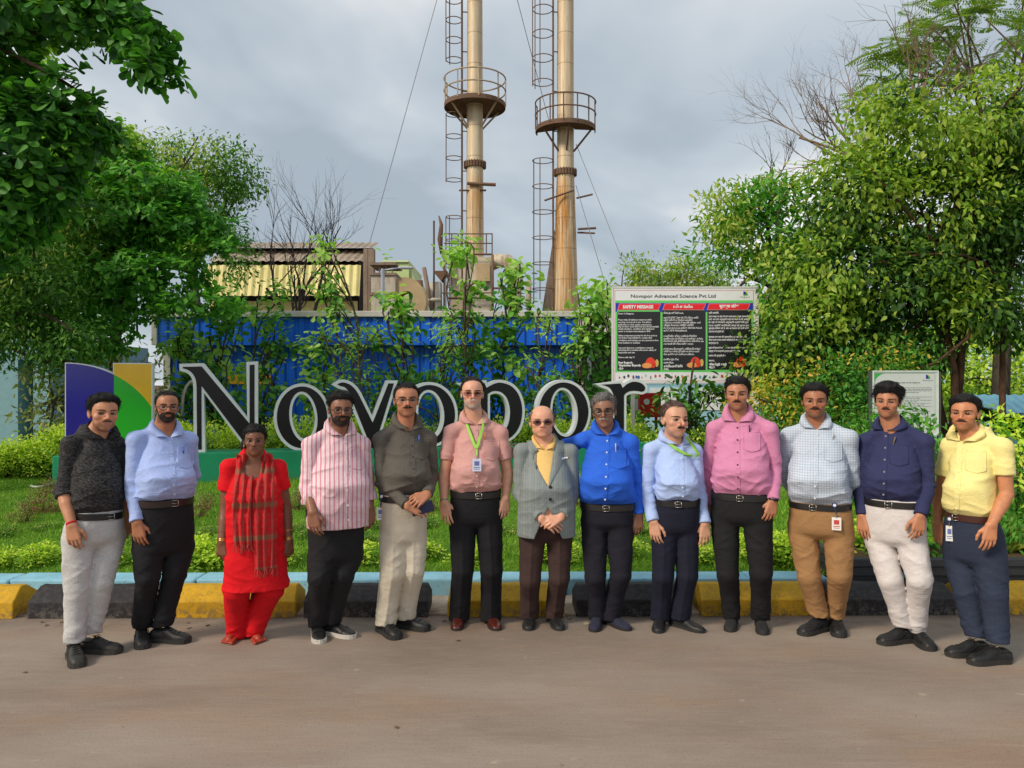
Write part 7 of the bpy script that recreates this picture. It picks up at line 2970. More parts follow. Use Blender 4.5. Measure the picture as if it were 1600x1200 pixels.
    # ---------------- collar
    if kind != 'kurta':
        CM, cb, vpx = (cm, bvh, vp) if kind != 'jacket' else (P['cloth2'], bvh2, fr.loc(*P['vin'], .11))
        CM = P.get('collarmat', CM)
        zside, zback = czs - .006, czs + .008
        tz_ = min(1.1, max(0, (czs - .02 - nb[2]) / (nt[2] - nb[2])))
        kx, ky = nb[0] + (nt[0] - nb[0]) * tz_, nb[1] + (nt[1] - nb[1]) * tz_
        vzz = vpx[2]
        OUT = .024 if kind == 'jacket' else .046
        mb = MB()
        for s in (-1, 1):
            yf = ray_front(cb, vpx[0] + s * .03, vzz - .005)
            yf = -.11 if yf is None else yf
            tipx, tipz = vpx[0] + s * P.get('spread', .080), vzz + P.get('tipz', .012)
            yt = ray_front(cb, tipx, tipz)
            yt = yf + .02 if yt is None else yt
            rows_ = []
            for k in range(15):
                t = k / 14
                i_ = bez((vpx[0] + s * .006, yf - .006, vzz + .004), (kx + s * (nr + .012), ky - .004, zside), (kx, ky + nr + .010, zback), t)
                o_ = bez((tipx, yt - .018, tipz), (kx + s * (nr + OUT), ky + .004, zside - OUT - .006), (kx, ky + nr + .036, zback - .052), t)
                m_ = (i_ + o_) / 2
                dv = m_ - np.array((kx, ky, m_[2]))
                dv /= np.linalg.norm(dv) + 1e-9
                m_ = m_ + dv * .010 + np.array((0, -.004 if t < .3 else 0, .006))
                if t < .5:
                    for pt, o__ in ((o_, .019), (m_, .024), (i_, .009)):
                        yq = ray_front(cb, pt[0], pt[2])
                        if yq is not None and yq - o__ < pt[1] and yq > pt[1] - .05:
                            pt[1] = yq - o__
                ii = i_ + np.array((0, 0, -.03)) * (1 if t > .15 else t / .15) - dv * .004
                rows_.append([ii, i_, m_, o_, o_ + np.array((0, .004, -.001)), o_ + np.array((0, .016, .004)) - dv * .004])
            v, f = quad_strip(rows_)
            mb.add(v, f if s > 0 else [q[::-1] for q in f])
        mb.build('collar', CM, top if kind != 'jacket' else inner, True)
    # ---------------- placket, buttons, pocket
    if kind in ('shirt', 'out'):
        bot = P.get('plx', bx)
        zend = zb + .01 if kind == 'shirt' else hz + .02
        pb = fr.loc(bot, by, .12)
        pts = [(lerp(vp[:1], pb[:1], t)[0], vz - .004 + (zend - vz) * t) for t in np.linspace(0, 1, 14)]
        v, f = ribbon(bvh, pts, P.get('plw', .030), .0035, .003)
        mb = MB()
        mb.add(v, f)
        mb.build('placket', cm, top)
        if P.get('btncol'):
            bm_ = plain('button_' + P['nm'], P['btncol'], .35, var=.05)
            bme = None
            for t in np.linspace(.07, .93, 6):
                xx_, zz_ = lerp(vp[:1], pb[:1], t)[0], vz + (zend - vz) * t
                yy_ = ray_front(bvh, xx_, zz_)
                if yy_ is None:
                    continue
                if bme is None:
                    q = MB()
                    q.tube([(0, 0, 0), (0, -.004, 0)], .0062, 10)
                    bme = q.mesh('button', bm_)
                obj('button', bme, top, (xx_, yy_ - .005, zz_))
    if P.get('pocket'):
        pz = fr.loc(P['pocket'][0], P['pocket'][1], .11)
        pw = .105
        n = 7
        rws = []
        for i in range(n):
            zz_ = pz[2] - .115 * i / (n - 1)
            ra = []
            for j in range(6):
                xx_ = pz[0] - pw / 2 + pw * j / 5
                zq = zz_ - (.016 * (1 - abs(j - 2.5) / 2.5) if i == n - 1 else 0)
                yq = ray_front(bvh, xx_, zq)
                ra.append((xx_, (yq if yq is not None else -.1) - .0045, zq))
            rws.append(ra)
        v, f = quad_strip(rws)
        # rim so that the patch has an edge
        mb = MB()
        mb.add(v, [q[::-1] for q in f])
        for ed in (rws[0], [r[0] for r in rws], [r[-1] for r in rws], rws[-1]):
            mb.tube([(a[0], a[1] + .001, a[2]) for a in ed], .0028, 4)
        mb.build('pocket', cm, top, True)
    if P.get('pen'):
        qx, qy, c_, nme, lab = P['pen']
        q = fr.loc(qx, qy, .12)
        yy_ = ray_front(bvh, q[0], q[2])
        yy_ = -.12 if yy_ is None else yy_
        mb = MB()
        mb.tube([(0, 0, .03), (0.002, 0, -.045)], .0042, 8)
        mb.tube([(0, -.007, .026), (0.001, -.0075, -.012)], .0016, 5)
        mb.tube([(0, 0, .026), (0, -.007, .026)], .0016, 5)
        p_o = mb.build('pen', plain('pen_' + P['nm'], c_, .3, var=.03), None, True)
        wp = Matrix.Translation((fr.X0, fr.D, 0)) @ Matrix.Rotation(fr.psi, 4, 'Z') @ Vector((q[0], yy_ - .009, q[2]))
        p_o.location = wp
        p_o.rotation_euler = (0, P.get('pentilt', .06), fr.psi)
        tag(p_o, lab, 'pen', 'pens clipped to shirt fronts')
    # ---------------- trousers
    hipx, hipy, hipw = P['hip']
    hc_ = fr.loc(hipx, hipy, 0)
    hd2 = hdb + P.get('seat', .005)
    ha = hipw / pxm
    hwh = math.sqrt(max(ha * ha - (hd2 * st) ** 2, .01)) / ct - .007
    knee = [L(*q[:2], (q[2] if len(q) > 2 else .02)) for q in P['knee']]
    foot, fdir = [], []
    for s in range(2):
        ft = fr.ground(*P['toe'][s][:2])
        a_ = R(P['toe'][s][2])
        dv = np.array((math.sin(a_), -math.cos(a_), 0))
        foot.append(ft - dv * (.20 if not feet_body else .17))
        fdir.append(a_)
    anks = [foot[s] + [0, 0, .085] for s in range(2)]
    legr = [q * k_ for q, k_ in zip(P.get('leg', (.098, .086, .070, .066, .066)), (.96, .97, 1.03, 1.0, 1.0))]
    hem_z = [fr.loc(anks[s][0], 0)[2] * 0 + (HC - (P['hemy'][s] - 600) / FPX * (fr.D + anks[s][0] * fr.s + anks[s][1] * fr.c)) for s in range(2)]
    zt = zb + .004
    if kind in ('out', 'jacket', 'kurta'):
        zt = zb
    xs_ = [knee[0][0], knee[1][0], anks[0][0], anks[1][0], hc_[0] - hwh, hc_[0] + hwh]
    ys_ = [knee[0][1], knee[1][1], anks[0][1], anks[1][1], -.16, .18]
    G = Grid(axis(min(xs_) - .12, max(xs_) + .12, .0082), axis(min(ys_) - .12, max(ys_) + .12, .0082), axis(min(hem_z) - .02, zt + .02, .0082))
    zcr = fr.loc(hipx, P.get('cro', hipy + 8), 0)[2]
    zh = lerp(zcr, zb, .32)
    trows = [(zcr + .005, hc_[0], .012, hwh * .60, hd2 * .62), (zcr + .045, hc_[0], .014, hwh * .86, hd2 * .98), (zh, hc_[0], .014, hwh - .004, hd2 + .010), (lerp(zh, zb, .5), lerp(hc_, bc, .5)[0], .006, lerp(hwh, hwb, .35), hd2 + .008),
             (zb - .035, bc[0], .002, hwb + .004, hdb + .006), (zb + .02, bc[0], 0, hwb + .002, hdb + .004)]
    trows.sort(key=lambda r: r[0])
    tt_ = torso_fn(trows, th)
    for s in range(2):
        sx = (-1, 1)[s]
        hip = np.array((hc_[0] + sx * (hwh - legr[0] + .004) * ct, .012 + sx * (hwh - legr[0]) * st, zcr + .045))
        mid = lerp(hip, knee[s], .5)
        calf = lerp(knee[s], anks[s], .45) + [0, .012, 0]
        end = anks[s] + (anks[s] - calf) * .15
        end[2] = min(end[2], hem_z[s] - .02)
        hzs = hem_z[s]
        e0 = np.array([anks[s][0], anks[s][1], hzs])

        def fn(x, y, z, hip=hip, mid=mid, calf=calf, e0=e0, hzs=hzs, k=knee[s]):
            d = cone(x, y, z, hip, mid, legr[0], legr[1])
            d = smin(d, cone(x, y, z, mid, k, legr[1], legr[2]), .006)
            d = smin(d, cone(x, y, z, k, calf, legr[2], legr[3]), .008)
            d = smin(d, cone(x, y, z, calf, e0 + [0, 0, -.03], legr[3], legr[4]), .006)
            return np.maximum(d, hzs - z + (y - e0[1]) * -.12)
        pts = np.array([hip, mid, knee[s], calf, e0])
        r_b = G.sub(pts.min(0) - .13, pts.max(0) + .13)
        sl, x, y, z = r_b
        d = fn(x, y, z)
        ww = P.get('wr_t', 1.0)
        n1 = ridge(x * 7 + sd_ + s * 7, y * 8, z * 16 + x * 9 * sx) ** 1.4 - .4 + .6 * (ridge(x * 15, y * 14 + s, z * 34 + sd_ - x * 10 * sx) - .5)
        amp = .0020 + .0026 * np.exp(-((z - knee[s][2] + .02) / .10) ** 2) + .0075 * np.exp(-((z - hzs - .05) / .07) ** 2) + .005 * np.exp(-((z - zcr + .08) / .07) ** 2)
        d = d - ww * amp * n1
        if P.get('crease'):
            lx = x - np.interp(z, [e0[2], knee[s][2], hip[2]], [e0[0], knee[s][0], hip[0]]).astype(np.float32)
            d = d - .006 * np.exp(-(lx / .010) ** 2) * (y < np.interp(z, [e0[2], knee[s][2], hip[2]], [e0[1], knee[s][1], hip[1]]))
        a_ = G.F[sl]
        cur_k = .02 * sstep(zcr - .05, zcr + .03, z) + .001
        h = np.maximum(cur_k - np.abs(a_ - d), 0) / cur_k
        G.F[sl] = np.minimum(a_, d) - h * h * cur_k * .25
    G.add([-1, -1, zcr - .03], [1, 1, zt + .02], tt_, .025)
    x, y, z = G.full()
    fold = ridge(x * 7 + sd_, y * 7, z * 14 + np.abs(x - hc_[0]) * 14) - .5
    G.F = (G.F - .004 * P.get('wr_t', 1) * fold * sstep(zh - .25, zh - .05, z)).astype(np.float32)
    G.F = np.maximum(G.F, z - zt).astype(np.float32)
    vt, ftf = G.mesh()
    tro = obj('trousers', mesh_np('trousers', vt, ftf, P['trous']), root)
    bvt = BVHTree.FromPolygons([Vector(v) for v in vt.astype(float)], ftf.tolist())
    # belt
    if kind == 'shirt':
        b = MB()
        rw = []
        for k in range(41):
            a = 2 * math.pi * k / 40
            ca, sa = math.cos(a), math.sin(a)
            ex = math.copysign(abs(ca) ** (2 / 2.4), ca) * (hwb + .009)
            ey = math.copysign(abs(sa) ** (2 / 2.4), sa) * (hdb + .011)
            X_, Y_ = bc[0] + ex * ct - ey * st, ex * st + ey * ct
            tl_ = P.get('belttilt', 0) * (X_ - bc[0]) + (P.get('beltdrop', .008)) * (ey / hdb)
            rw.append([(X_ * .995 + bc[0] * .005, Y_, zb - .040 + tl_), (X_, Y_, zb - .036 + tl_), (X_, Y_, zb - .002 + tl_), (X_ * .995 + bc[0] * .005, Y_, zb + .002 + tl_)])
        v, f = quad_strip(rw)
        b.add(v, f)
        belt = b.build('belt', P['beltm'], root, True)
        bkx, bky = P.get('buckle', (P.get('plx', bx), by))
        q = fr.loc(bkx, bky, .13)
        fx = (q[0] - bc[0])
        lb_ = BVHTree.FromPolygons([Vector(p) for p in v], f)
        yy_ = ray_front(lb_, q[0], zb - .02)
        yy_ = -.13 if yy_ is None else yy_
        b = MB()
        zq = zb - .019 + P.get('belttilt', 0) * fx - P.get('beltdrop', .008)
        fr_b = [(-.021, -.019), (.021, -.019), (.021, .019), (-.021, .019)]
        for k in range(4):
            p0, p1 = fr_b[k], fr_b[(k + 1) % 4]
            b.tube([(q[0] + p0[0], yy_ - .004, zq + p0[1]), (q[0] + p1[0], yy_ - .004, zq + p1[1])], .0028, 6)
        b.tube([(q[0] - .021, yy_ - .006, zq), (q[0] + .014, yy_ - .006, zq)], .0022, 6)
        b.build('buckle', cached('buckle', lambda: plain('buckle_metal', (.42, .40, .36), .3, .9, var=.05)), belt, True)
    # shoes
    if not feet_body:
        for s in range(2):
            pcs = cached(('shoe', P['shoe'][0], P['shoe'][1]), lambda: make_shoe(P['shoe'][0], P['shoe'][2]))
            so = obj(pcs[0][0], pcs[0][1], root, tuple(foot[s]), (0, 0, fdir[s]))
            for n_, m_ in pcs[1:]:
                obj(n_, m_, so)
    return dict(P=P, root=root, fr=fr, bvh=bvh, bvt=bvt, top=top, L=L, wr=wr, tip=tip, el=el, sh=sh, fromh=fromh, Hh=Hh, nb=nb, nr=nr, zs=zs, zb=zb, bc=bc, vz=vz, vp=vp, tro=tro, czs=czs, ncx=ncx, ncy=ncy)
# ------------------------------------------------------------------ the thirteen people
black_leather = cached('bl', lambda: plain('black_leather', (.014, .014, .015), .5, spec=.4, var=.35, scale=25, bump=.3))
black_rubber = cached('br', lambda: plain('black_rubber', (.022, .021, .020), .75, var=.25))
lace_black = plain('black_lace', (.015, .015, .016), .9)
dusty = cached('dl', lambda: plain('dusty_black_leather', (.026, .025, .023), .6, var=.45, scale=14))
dusty_sole = plain('dusty_sole', (.045, .040, .034), .85, var=.3)
brown_leather = plain('brown_shoe_leather', S(78, 32, 26), .3, var=.25)
dark_sole = plain('dark_sole', (.018, .014, .012), .7)
navy_knit = plain('navy_knit', S(34, 38, 58), .9, var=.2, scale=40)
white_sole = plain('white_sole', (.55, .52, .47), .6)
belt_black = plain('black_belt_leather', (.012, .011, .011), .42, var=.2)
belt_brown = plain('brown_belt_leather', S(66, 34, 24), .4, var=.2)
BLK = ('hair_black', (.010, .0095, .0095))
BRN = ('hair_dark_brown', (.020, .015, .012))
SAF = ('safety', 'sf', (black_leather, black_rubber, lace_black))
SAFD = ('safety', 'sfd', (dusty, dusty_sole, lace_black))
FORM = ('formal', 'fm', (black_leather, black_rubber, lace_black))

SK = dict(light=S(206, 154, 126), pink=S(212, 158, 132), med=S(188, 132, 100), brown=S(168, 112, 82), dark=S(140, 96, 74), deep=S(122, 80, 60), tan=S(188, 124, 88))
CAST = []


def cast(**k):
    k['seed'] = len(CAST) + 1
    CAST.append(k)


cast(nm='charcoal', cro=856, label='man in charcoal patterned shirt and pale grey jeans with red wrist thread', cx=148, D=4.92, yaw=18,
     head=(162, 612, 673), hrot=(16, 2, 3), hairtop=.022, skin=SK['med'], stubble=((.06, .045, .04), .45), must=(.15, .014, .015, .75), hairmat=BLK,
     thick=(.085, .035), quiff=.05, hw=1.07, jaw=1.12, nose=1.05, gaze=-.25, lip=(.36, .15, .12),
     belt=(150, 797, 36), sh=[(109, 693), (182, 692)], el=[(100, 770), (187, 770, -.05)], wr=[(112, 820, .10), (196, 808, -.02)], tip=[(117, 860, .14), (199, 850, 0)],
     curl=(26, 24), sleeve='roll', roll=.10, belly=.035, vneck=(166, 688), coly=661, plx=173,
     cloth=cloth('charcoal_print', (.014, .014, .015), 'mottle', (.085, .083, .085)), btncol=(.02, .02, .02),
     hip=(147, 842, 45), knee=[(121, 918, .02), (157, 912, .03)], toe=[(123, 1044, 8), (189, 1020, 58)], hemy=(1003, 990), leg=(.098, .088, .074, .068, .056), wr_t=1.35,
     trous=cloth('pale_grey_denim', S(196, 194, 192), 'weave', S(170, 170, 172)), beltm=belt_black, belttilt=-.07, shoe=SAFD)
cast(nm='periwinkle', cro=868, label='bespectacled man in light blue full sleeved shirt next to charcoal shirt', cx=255, D=5.06, yaw=18, fat=1.06,
     head=(261, 609, 660), hrot=(6, 0, 2), hairtop=.010, skin=SK['brown'], beard=.010, stubble=((.03, .025, .022), .6), must=(.15, .018), nose=1.1, hairmat=BLK, thick=(.022, .020), rec=.06,
     hline=([-.5, -.28, -.17, -.10, -.02, .10, .20, .5], [.90, .87, .78, .62, .46, .42, .22, .17]),
     glasses=dict(nm='round', col=(.02, .018, .018), rim=.009, rz=.09, rx=.115, e=.95), gaze=.1,
     belt=(256, 777, 41), hwm=45, sh=[(211, 686), (296, 686)], el=[(208, 764, -.02), (301, 744, -.10)], wr=[(214, 816, .08), (283, 772, -.17)], tip=[(219, 850, .10), (268, 782, -.19)],
     curl=(22, 20), belly=.075, vneck=(266, 685), coly=656, plx=273,
     cloth=cloth('periwinkle_cotton', S(150, 172, 226), 'weave', S(172, 190, 236)), btncol=(.5, .55, .7), pocket=(292, 700),
     pen=(287, 706, S(40, 90, 190), 'pen', 'blue pen in the pocket of the light blue shirt'),
     hip=(256, 830, 46), knee=[(231, 900), (273, 895)], toe=[(224, 1015, 4), (296, 1004, 58)], hemy=(980, 978), leg=(.102, .092, .074, .068, .064),
     trous=cloth('black_trouser', (.013, .013, .016)), beltm=cached('bdb', lambda: plain('dark_brown_belt', S(44, 30, 27), .4)), shoe=SAF)
cast(nm='red_kurta', label='woman in bright red kurta and trousers with a red checked scarf', cx=397, D=5.06, yaw=2,
     head=(398, 661, 712), hrot=(-2, 0, 0), hairtop=.016, skin=SK['deep'], hairmat=BLK, thick=(.065, .085), hamp=.022, hfreq=2.6, brow=.012, bindi=True, hw=.98, jaw=.92,
     hline=([-.5, -.28, -.17, -.10, -.02, .10, .20, .5], [.80, .78, .70, .60, .50, .36, .16, .10]), part=.0, bun=[((-.30, .30, .30), (.16, .15, .26)), ((.0, .40, .5), (.26, .18, .28))],
     belt=(398, 800, 40), top='kurta', hem=(397, 918, 50), sh=[(357, 729), (435, 729)], el=[(352, 796, -.02), (447, 792, -.02)], wr=[(347, 846, .04), (451, 844, .04)], tip=[(346, 876, .05), (452, 876, .05)],
     curl=(34, 34), sleeve='short', short=.55, hsc=.9, armr=.90, belly=.02, chd=.12, dch=-.005, hdb=.12, vneck=(398, 748), coly=712, neck=.050,
     cloth=cloth('red_cotton', S(214, 18, 30)), hip=(397, 850, 42), knee=[(370, 920), (424, 920)], toe=[(353, 1008, -22), (408, 1006, 20)], hemy=(996, 993), leg=(.09, .086, .082, .080, .062), wr_t=1.2,
     trous=cloth('red_trouser', S(205, 16, 28)), bare=True, footc=S(170, 52, 36), shoe=None)
cast(nm='striped', cro=880, label='bearded man in pink and white striped untucked shirt and spectacles', cx=526, D=5.12, yaw=17, fat=1.05,
     head=(532, 608, 665), hrot=(12, 3, 2), hairtop=.026, skin=SK['dark'], beard=.014, stubble=((.02, .018, .016), .6), must=(.15, .022), nose=1.2, hairmat=BLK, thick=(.10, .022), quiff=.03, hw=1.03, jaw=1.05,
     glasses=dict(nm='rect', col=(.03, .028, .028), rim=.011, rz=.078, rx=.12, e=.7), gaze=-.1,
     belt=(526, 790, 45), top='out', hem=(527, 820, 45), hwm=48, sh=[(485, 694), (567, 694)], el=[(481, 762, .03), (574, 756, -.05)], wr=[(488, 800, .17), (578, 793, .04)], tip=[(494, 842, .20), (578, 832, .06)],
     curl=(24, 26), sleeve='roll', roll=.80, belly=.07, vneck=(538, 683), coly=655, plx=545, slr=1.0,
     cloth=cloth('pink_stripe', S(226, 210, 216), 'stripe', S(206, 138, 154), .0285), pocket=(560, 703), btncol=(.75, .6, .63),
     hip=(525, 836, 44), knee=[(500, 900), (536, 896)], toe=[(500, 1006, 6), (554, 997, 52)], hemy=(977, 973), leg=(.104, .092, .074, .07, .064),
     trous=cloth('black_jeans', (.012, .012, .014), 'weave', (.018, .018, .021)), beltm=belt_black, shoe=('sneaker', 'sn', (black_leather, white_sole, lace_black)))
cast(nm='grey_green', nose=1.2, jaw=1.08, slr=.93, cro=852, label='man in dark grey shirt and cream trousers clasping hands over a phone', cx=634, D=5.30, yaw=16,
     head=(635, 596, 651), hrot=(6, 0, 0), hairtop=.012, skin=S(180, 122, 92), must=(.17, .026), hairmat=BLK, thick=(.03, .026), rec=.05, stubble=((.08, .06, .05), .25),
     hline=([-.5, -.28, -.17, -.10, -.02, .10, .20, .5], [.88, .85, .76, .60, .46, .42, .22, .17]), hw=1.05,
     glasses=dict(nm='half', col=(.05, .035, .03), rim=.010, rz=.085, rx=.12, half=True), gaze=0,
     belt=(632, 771, 37), hwm=44, sh=[(594, 686), (671, 684)], el=[(597, 754, .0), (676, 745, -.03)], wr=[(636, 789, .20), (668, 772, .19)], tip=[(662, 799, .22), (640, 790, .25)],
     curl=(18, 34), back=[(0.1, -.8, .6), (-.1, -.9, .45)], med=[(0, 0, 1), (0, 0, 1)], belly=.055, vneck=(643, 673), coly=645, plx=648,
     cloth=cloth('grey_green_cotton', S(84, 80, 74), 'weave', S(96, 92, 86)), btncol=(.04, .04, .04), pocket=(659, 688),
     pen=(655, 688, S(50, 110, 220), 'pen', 'blue pen clipped to the dark grey shirt'),
     hip=(630, 822, 38), knee=[(613, 895), (645, 890)], toe=[(622, 1000, 28), (670, 986, 58)], hemy=(976, 966), leg=(.100, .092, .080, .076, .072), crease=True,
     trous=cloth('cream_trouser', S(206, 196, 178)), beltm=belt_black, shoe=SAF)
cast(nm='dusty_pink', nose=1.3, jaw=1.05, cro=824, label='tall grey bearded man in dusty pink half sleeved shirt with green lanyard', cx=743, D=5.42, yaw=2,
     head=(738, 588, 639), hrot=(3, 0, 1), hairtop=.008, skin=SK['pink'], stubble=((.42, .36, .33), .75), must=(.14, .010), hairmat=BRN, fmat=('beard_white', (.30, .27, .25), (.55, .52, .50)), browmat=BRN, thick=(.026, .030),
     hline=([-.5, -.30, -.20, -.12, -.02, .10, .20, .5], [.93, .91, .82, .66, .52, .46, .22, .17]), rec=.06, hw=1.02,
     glasses=dict(nm='gold', col=(.22, .12, .08), rim=.006, rz=.078, rx=.115, tint=(.62, .42, .42)),
     belt=(743, 765, 38), hwm=44, sh=[(705, 674), (782, 676)], el=[(694, 741, -.02), (793, 738, -.02)], wr=[(694, 783, .05), (790, 778, .04)], tip=[(699, 821, .07), (786, 812, .05)],
     curl=(12, 18), sleeve='short', short=.66, slr=1.0, belly=.045, vneck=(744, 665), coly=641, plx=745,
     cloth=cloth('dusty_pink_cotton', S(196, 146, 142), 'weave', S(206, 158, 152)), btncol=(.6, .42, .4), pocket=(769, 690),
     pen=(758, 683, S(216, 130, 40), 'pen', 'orange pen clipped to the dusty pink shirt'),
     hip=(743, 815, 43), knee=[(723, 890), (768, 890)], toe=[(713, 986, -4), (777, 986, 12)], hemy=(968, 969), leg=(.104, .092, .076, .074, .074), crease=True, wr_t=.6,
     trous=cloth('black_formal', (.011, .011, .014)), beltm=belt_black, buckle=(748, 765), shoe=('loafer', 'lf', (brown_leather, dark_sole, lace_black)))
cast(nm='jacket', cro=847, label='bald elderly man in grey checked jacket over yellow shirt', cx=852, D=5.40, yaw=4, fat=1.08,
     head=(847, 634, 683), hrot=(3, 0, 0), hairtop=.001, skin=S(214, 158, 130), hairmat=('hair_grey_brown', (.10, .075, .065), (.22, .17, .15)), thick=(.02, .040), hw=1.14, jaw=1.2, dchin=True,
     bald=((0, -.02, .90), (.32, .52, .30)), hline=([-.5, -.30, -.20, -.12, -.02, .10, .20, .5], [1.2, 1.1, .9, .62, .50, .44, .22, .17]), browmat=('brow_grey', (.10, .07, .06), (.2, .16, .14)), brow=.013,
     glasses=dict(nm='shade', col=(.06, .05, .05), rim=.006, rz=.068, rx=.12, tint=(.28, .19, .18)),
     belt=(853, 790, 42), top='jacket', hem=(853, 834, 45), hwm=43, sh=[(815, 704), (891, 705)], el=[(812, 770, .0), (895, 772, .0)], wr=[(846, 809, .20), (877, 806, .19)], tip=[(868, 823, .21), (850, 820, .24)],
     curl=(16, 30), back=[(0.1, -.85, .5), (-.1, -.9, .4)], med=[(0, 0, 1), (0, 0, 1)], belly=.08, slr=1.08, vneck=(857, 757), coly=680, vin=(852, 704), vslope=.42, spread=.06, chd=.128, btn=[(857, 758), (857, 777)], jx=.02,
     cloth=cloth('grey_check_suiting', S(128, 136, 136), 'suit', S(104, 114, 116), .016), cloth2=cloth('yellow_cotton', S(222, 186, 116)), wr_s=.5,
     hip=(853, 840, 43), knee=[(828, 905), (874, 902)], toe=[(826, 986, 0), (876, 986, 14)], hemy=(966, 965), leg=(.100, .086, .072, .068, .066), crease=True, wr_t=.6,
     trous=cloth('brown_trouser', S(62, 46, 44)), beltm=belt_black, shoe=FORM)
cast(nm='royal', nose=1.25, jaw=.98, cro=829, label='grey haired man in royal blue shirt with an arm behind the bald man', cx=947, D=5.40, yaw=-4, fat=1.02,
     head=(944, 612, 668), hrot=(-4, 2, -3), hairtop=.018, skin=S(144, 102, 82), must=(.17, .020), fmat=('moustache_grey', (.20, .19, .18), (.45, .43, .42)), hairmat=('hair_grey', (.05, .047, .046), (.20, .19, .185)), thick=(.07, .032), quiff=.02, tilt=.15, browmat=BLK,
     glasses=dict(nm='dark_rect', col=(.015, .012, .012), rim=.012, rz=.075, rx=.12, e=.7),
     belt=(949, 784, 41), hwm=46, sh=[(911, 686), (986, 690)], el=[(872, 700, -.20), (994, 752, -.05)], wr=[(822, 708, -.24), (998, 804, -.01)], tip=[(800, 707, -.16), (996, 834, .01)],
     curl=(40, 24), belly=.07, vneck=(949, 682), coly=656, plx=945,
     cloth=cloth('royal_blue_cotton', S(38, 92, 206), 'weave', S(48, 104, 216)), btncol=(.7, .74, .8), pocket=(966, 702),
     pen=(962, 700, (.55, .56, .6), 'pen', 'silver pen clipped to the royal blue shirt'), pentilt=0,
     hip=(949, 830, 42), knee=[(930, 900), (970, 898)], toe=[(928, 988, -6), (984, 986, 42)], hemy=(968, 968), leg=(.102, .09, .072, .066, .060),
     trous=cloth('dark_navy_trouser', S(30, 30, 40)), beltm=belt_black, buckle=(947, 785), shoe=('slip', 'sl', (navy_knit, dark_sole, lace_black)))
cast(nm='sky', nose=1.25, jaw=1.06, cro=838, label='man in light blue shirt with green lanyard looking to the right', cx=1056, D=5.38, yaw=14,
     head=(1054, 626, 683), hrot=(32, 0, 3), hairtop=.010, skin=SK['light'], must=(.15, .020), stubble=((.16, .12, .10), .18), hairmat=('hair_rust', (.06, .035, .03), (.13, .085, .075)), browmat=BRN, fmat=BRN, thick=(.04, .024), rec=.08, hw=1.04,
     hline=([-.5, -.28, -.17, -.10, -.02, .10, .20, .5], [.90, .87, .80, .64, .46, .42, .22, .17]), gaze=.2,
     belt=(1058, 778, 33), hwm=40, sh=[(1016, 703), (1085, 704)], el=[(1011, 773, -.02), (1093, 772, -.04)], wr=[(1021, 815, .07), (1101, 818, .04)], tip=[(1025, 846, .09), (1102, 845, .06)],
     curl=(22, 22), belly=.05, vneck=(1064, 697), coly=672, plx=1067,
     cloth=cloth('sky_blue_cotton', S(162, 186, 236), 'weave', S(180, 200, 240)), btncol=(.6, .68, .85),
     hip=(1055, 830, 38), knee=[(1036, 900), (1074, 898)], toe=[(1028, 990, -2), (1100, 989, 56)], hemy=(969, 967), leg=(.098, .086, .072, .070, .068), crease=True, wr_t=.5,
     trous=cloth('navy_formal', S(28, 30, 46)), beltm=belt_black, buckle=(1060, 779), shoe=FORM)
cast(nm='pink', nose=1.1, cro=822, label='tall moustached man in bright pink shirt and black trousers', cx=1159, D=5.34, yaw=-7,
     head=(1152, 586, 641), hrot=(-2, 2, 0), hairtop=.020, skin=S(180, 122, 92), must=(.16, .022), stubble=((.06, .045, .04), .35), hairmat=BLK, thick=(.075, .024), quiff=.03, hw=1.02, jaw=1.05,
     belt=(1158, 769, 43), hwm=46, sh=[(1116, 669), (1203, 670)], el=[(1105, 738, -.05), (1211, 733, -.04)], wr=[(1108, 788, -.08), (1208, 782, .06)], tip=[(1108, 822, -.08), (1200, 819, .10)],
     curl=(20, 30), belly=.045, vneck=(1152, 661), coly=632, plx=1153, spread=.095,
     cloth=cloth('pink_cotton', S(200, 126, 164), 'weave', S(208, 138, 174)), btncol=(.10, .03, .06), pocket=(1175, 676),
     pen=(1171, 672, (.03, .03, .03), 'pen', 'dark pen clipped to the bright pink shirt'), pentilt=0,
     hip=(1158, 825, 48), knee=[(1137, 895), (1189, 895)], toe=[(1140, 988, -4), (1193, 993, 4)], hemy=(967, 967), leg=(.104, .092, .074, .068, .064), wr_t=1.1,
     trous=cloth('black_chino', (.013, .013, .015)), beltm=belt_black, buckle=(1156, 769), shoe=('slip', 'slb', (cached('bk', lambda: plain('black_mesh_shoe', (.016, .016, .017), .85, scale=60)), black_rubber, lace_black)))
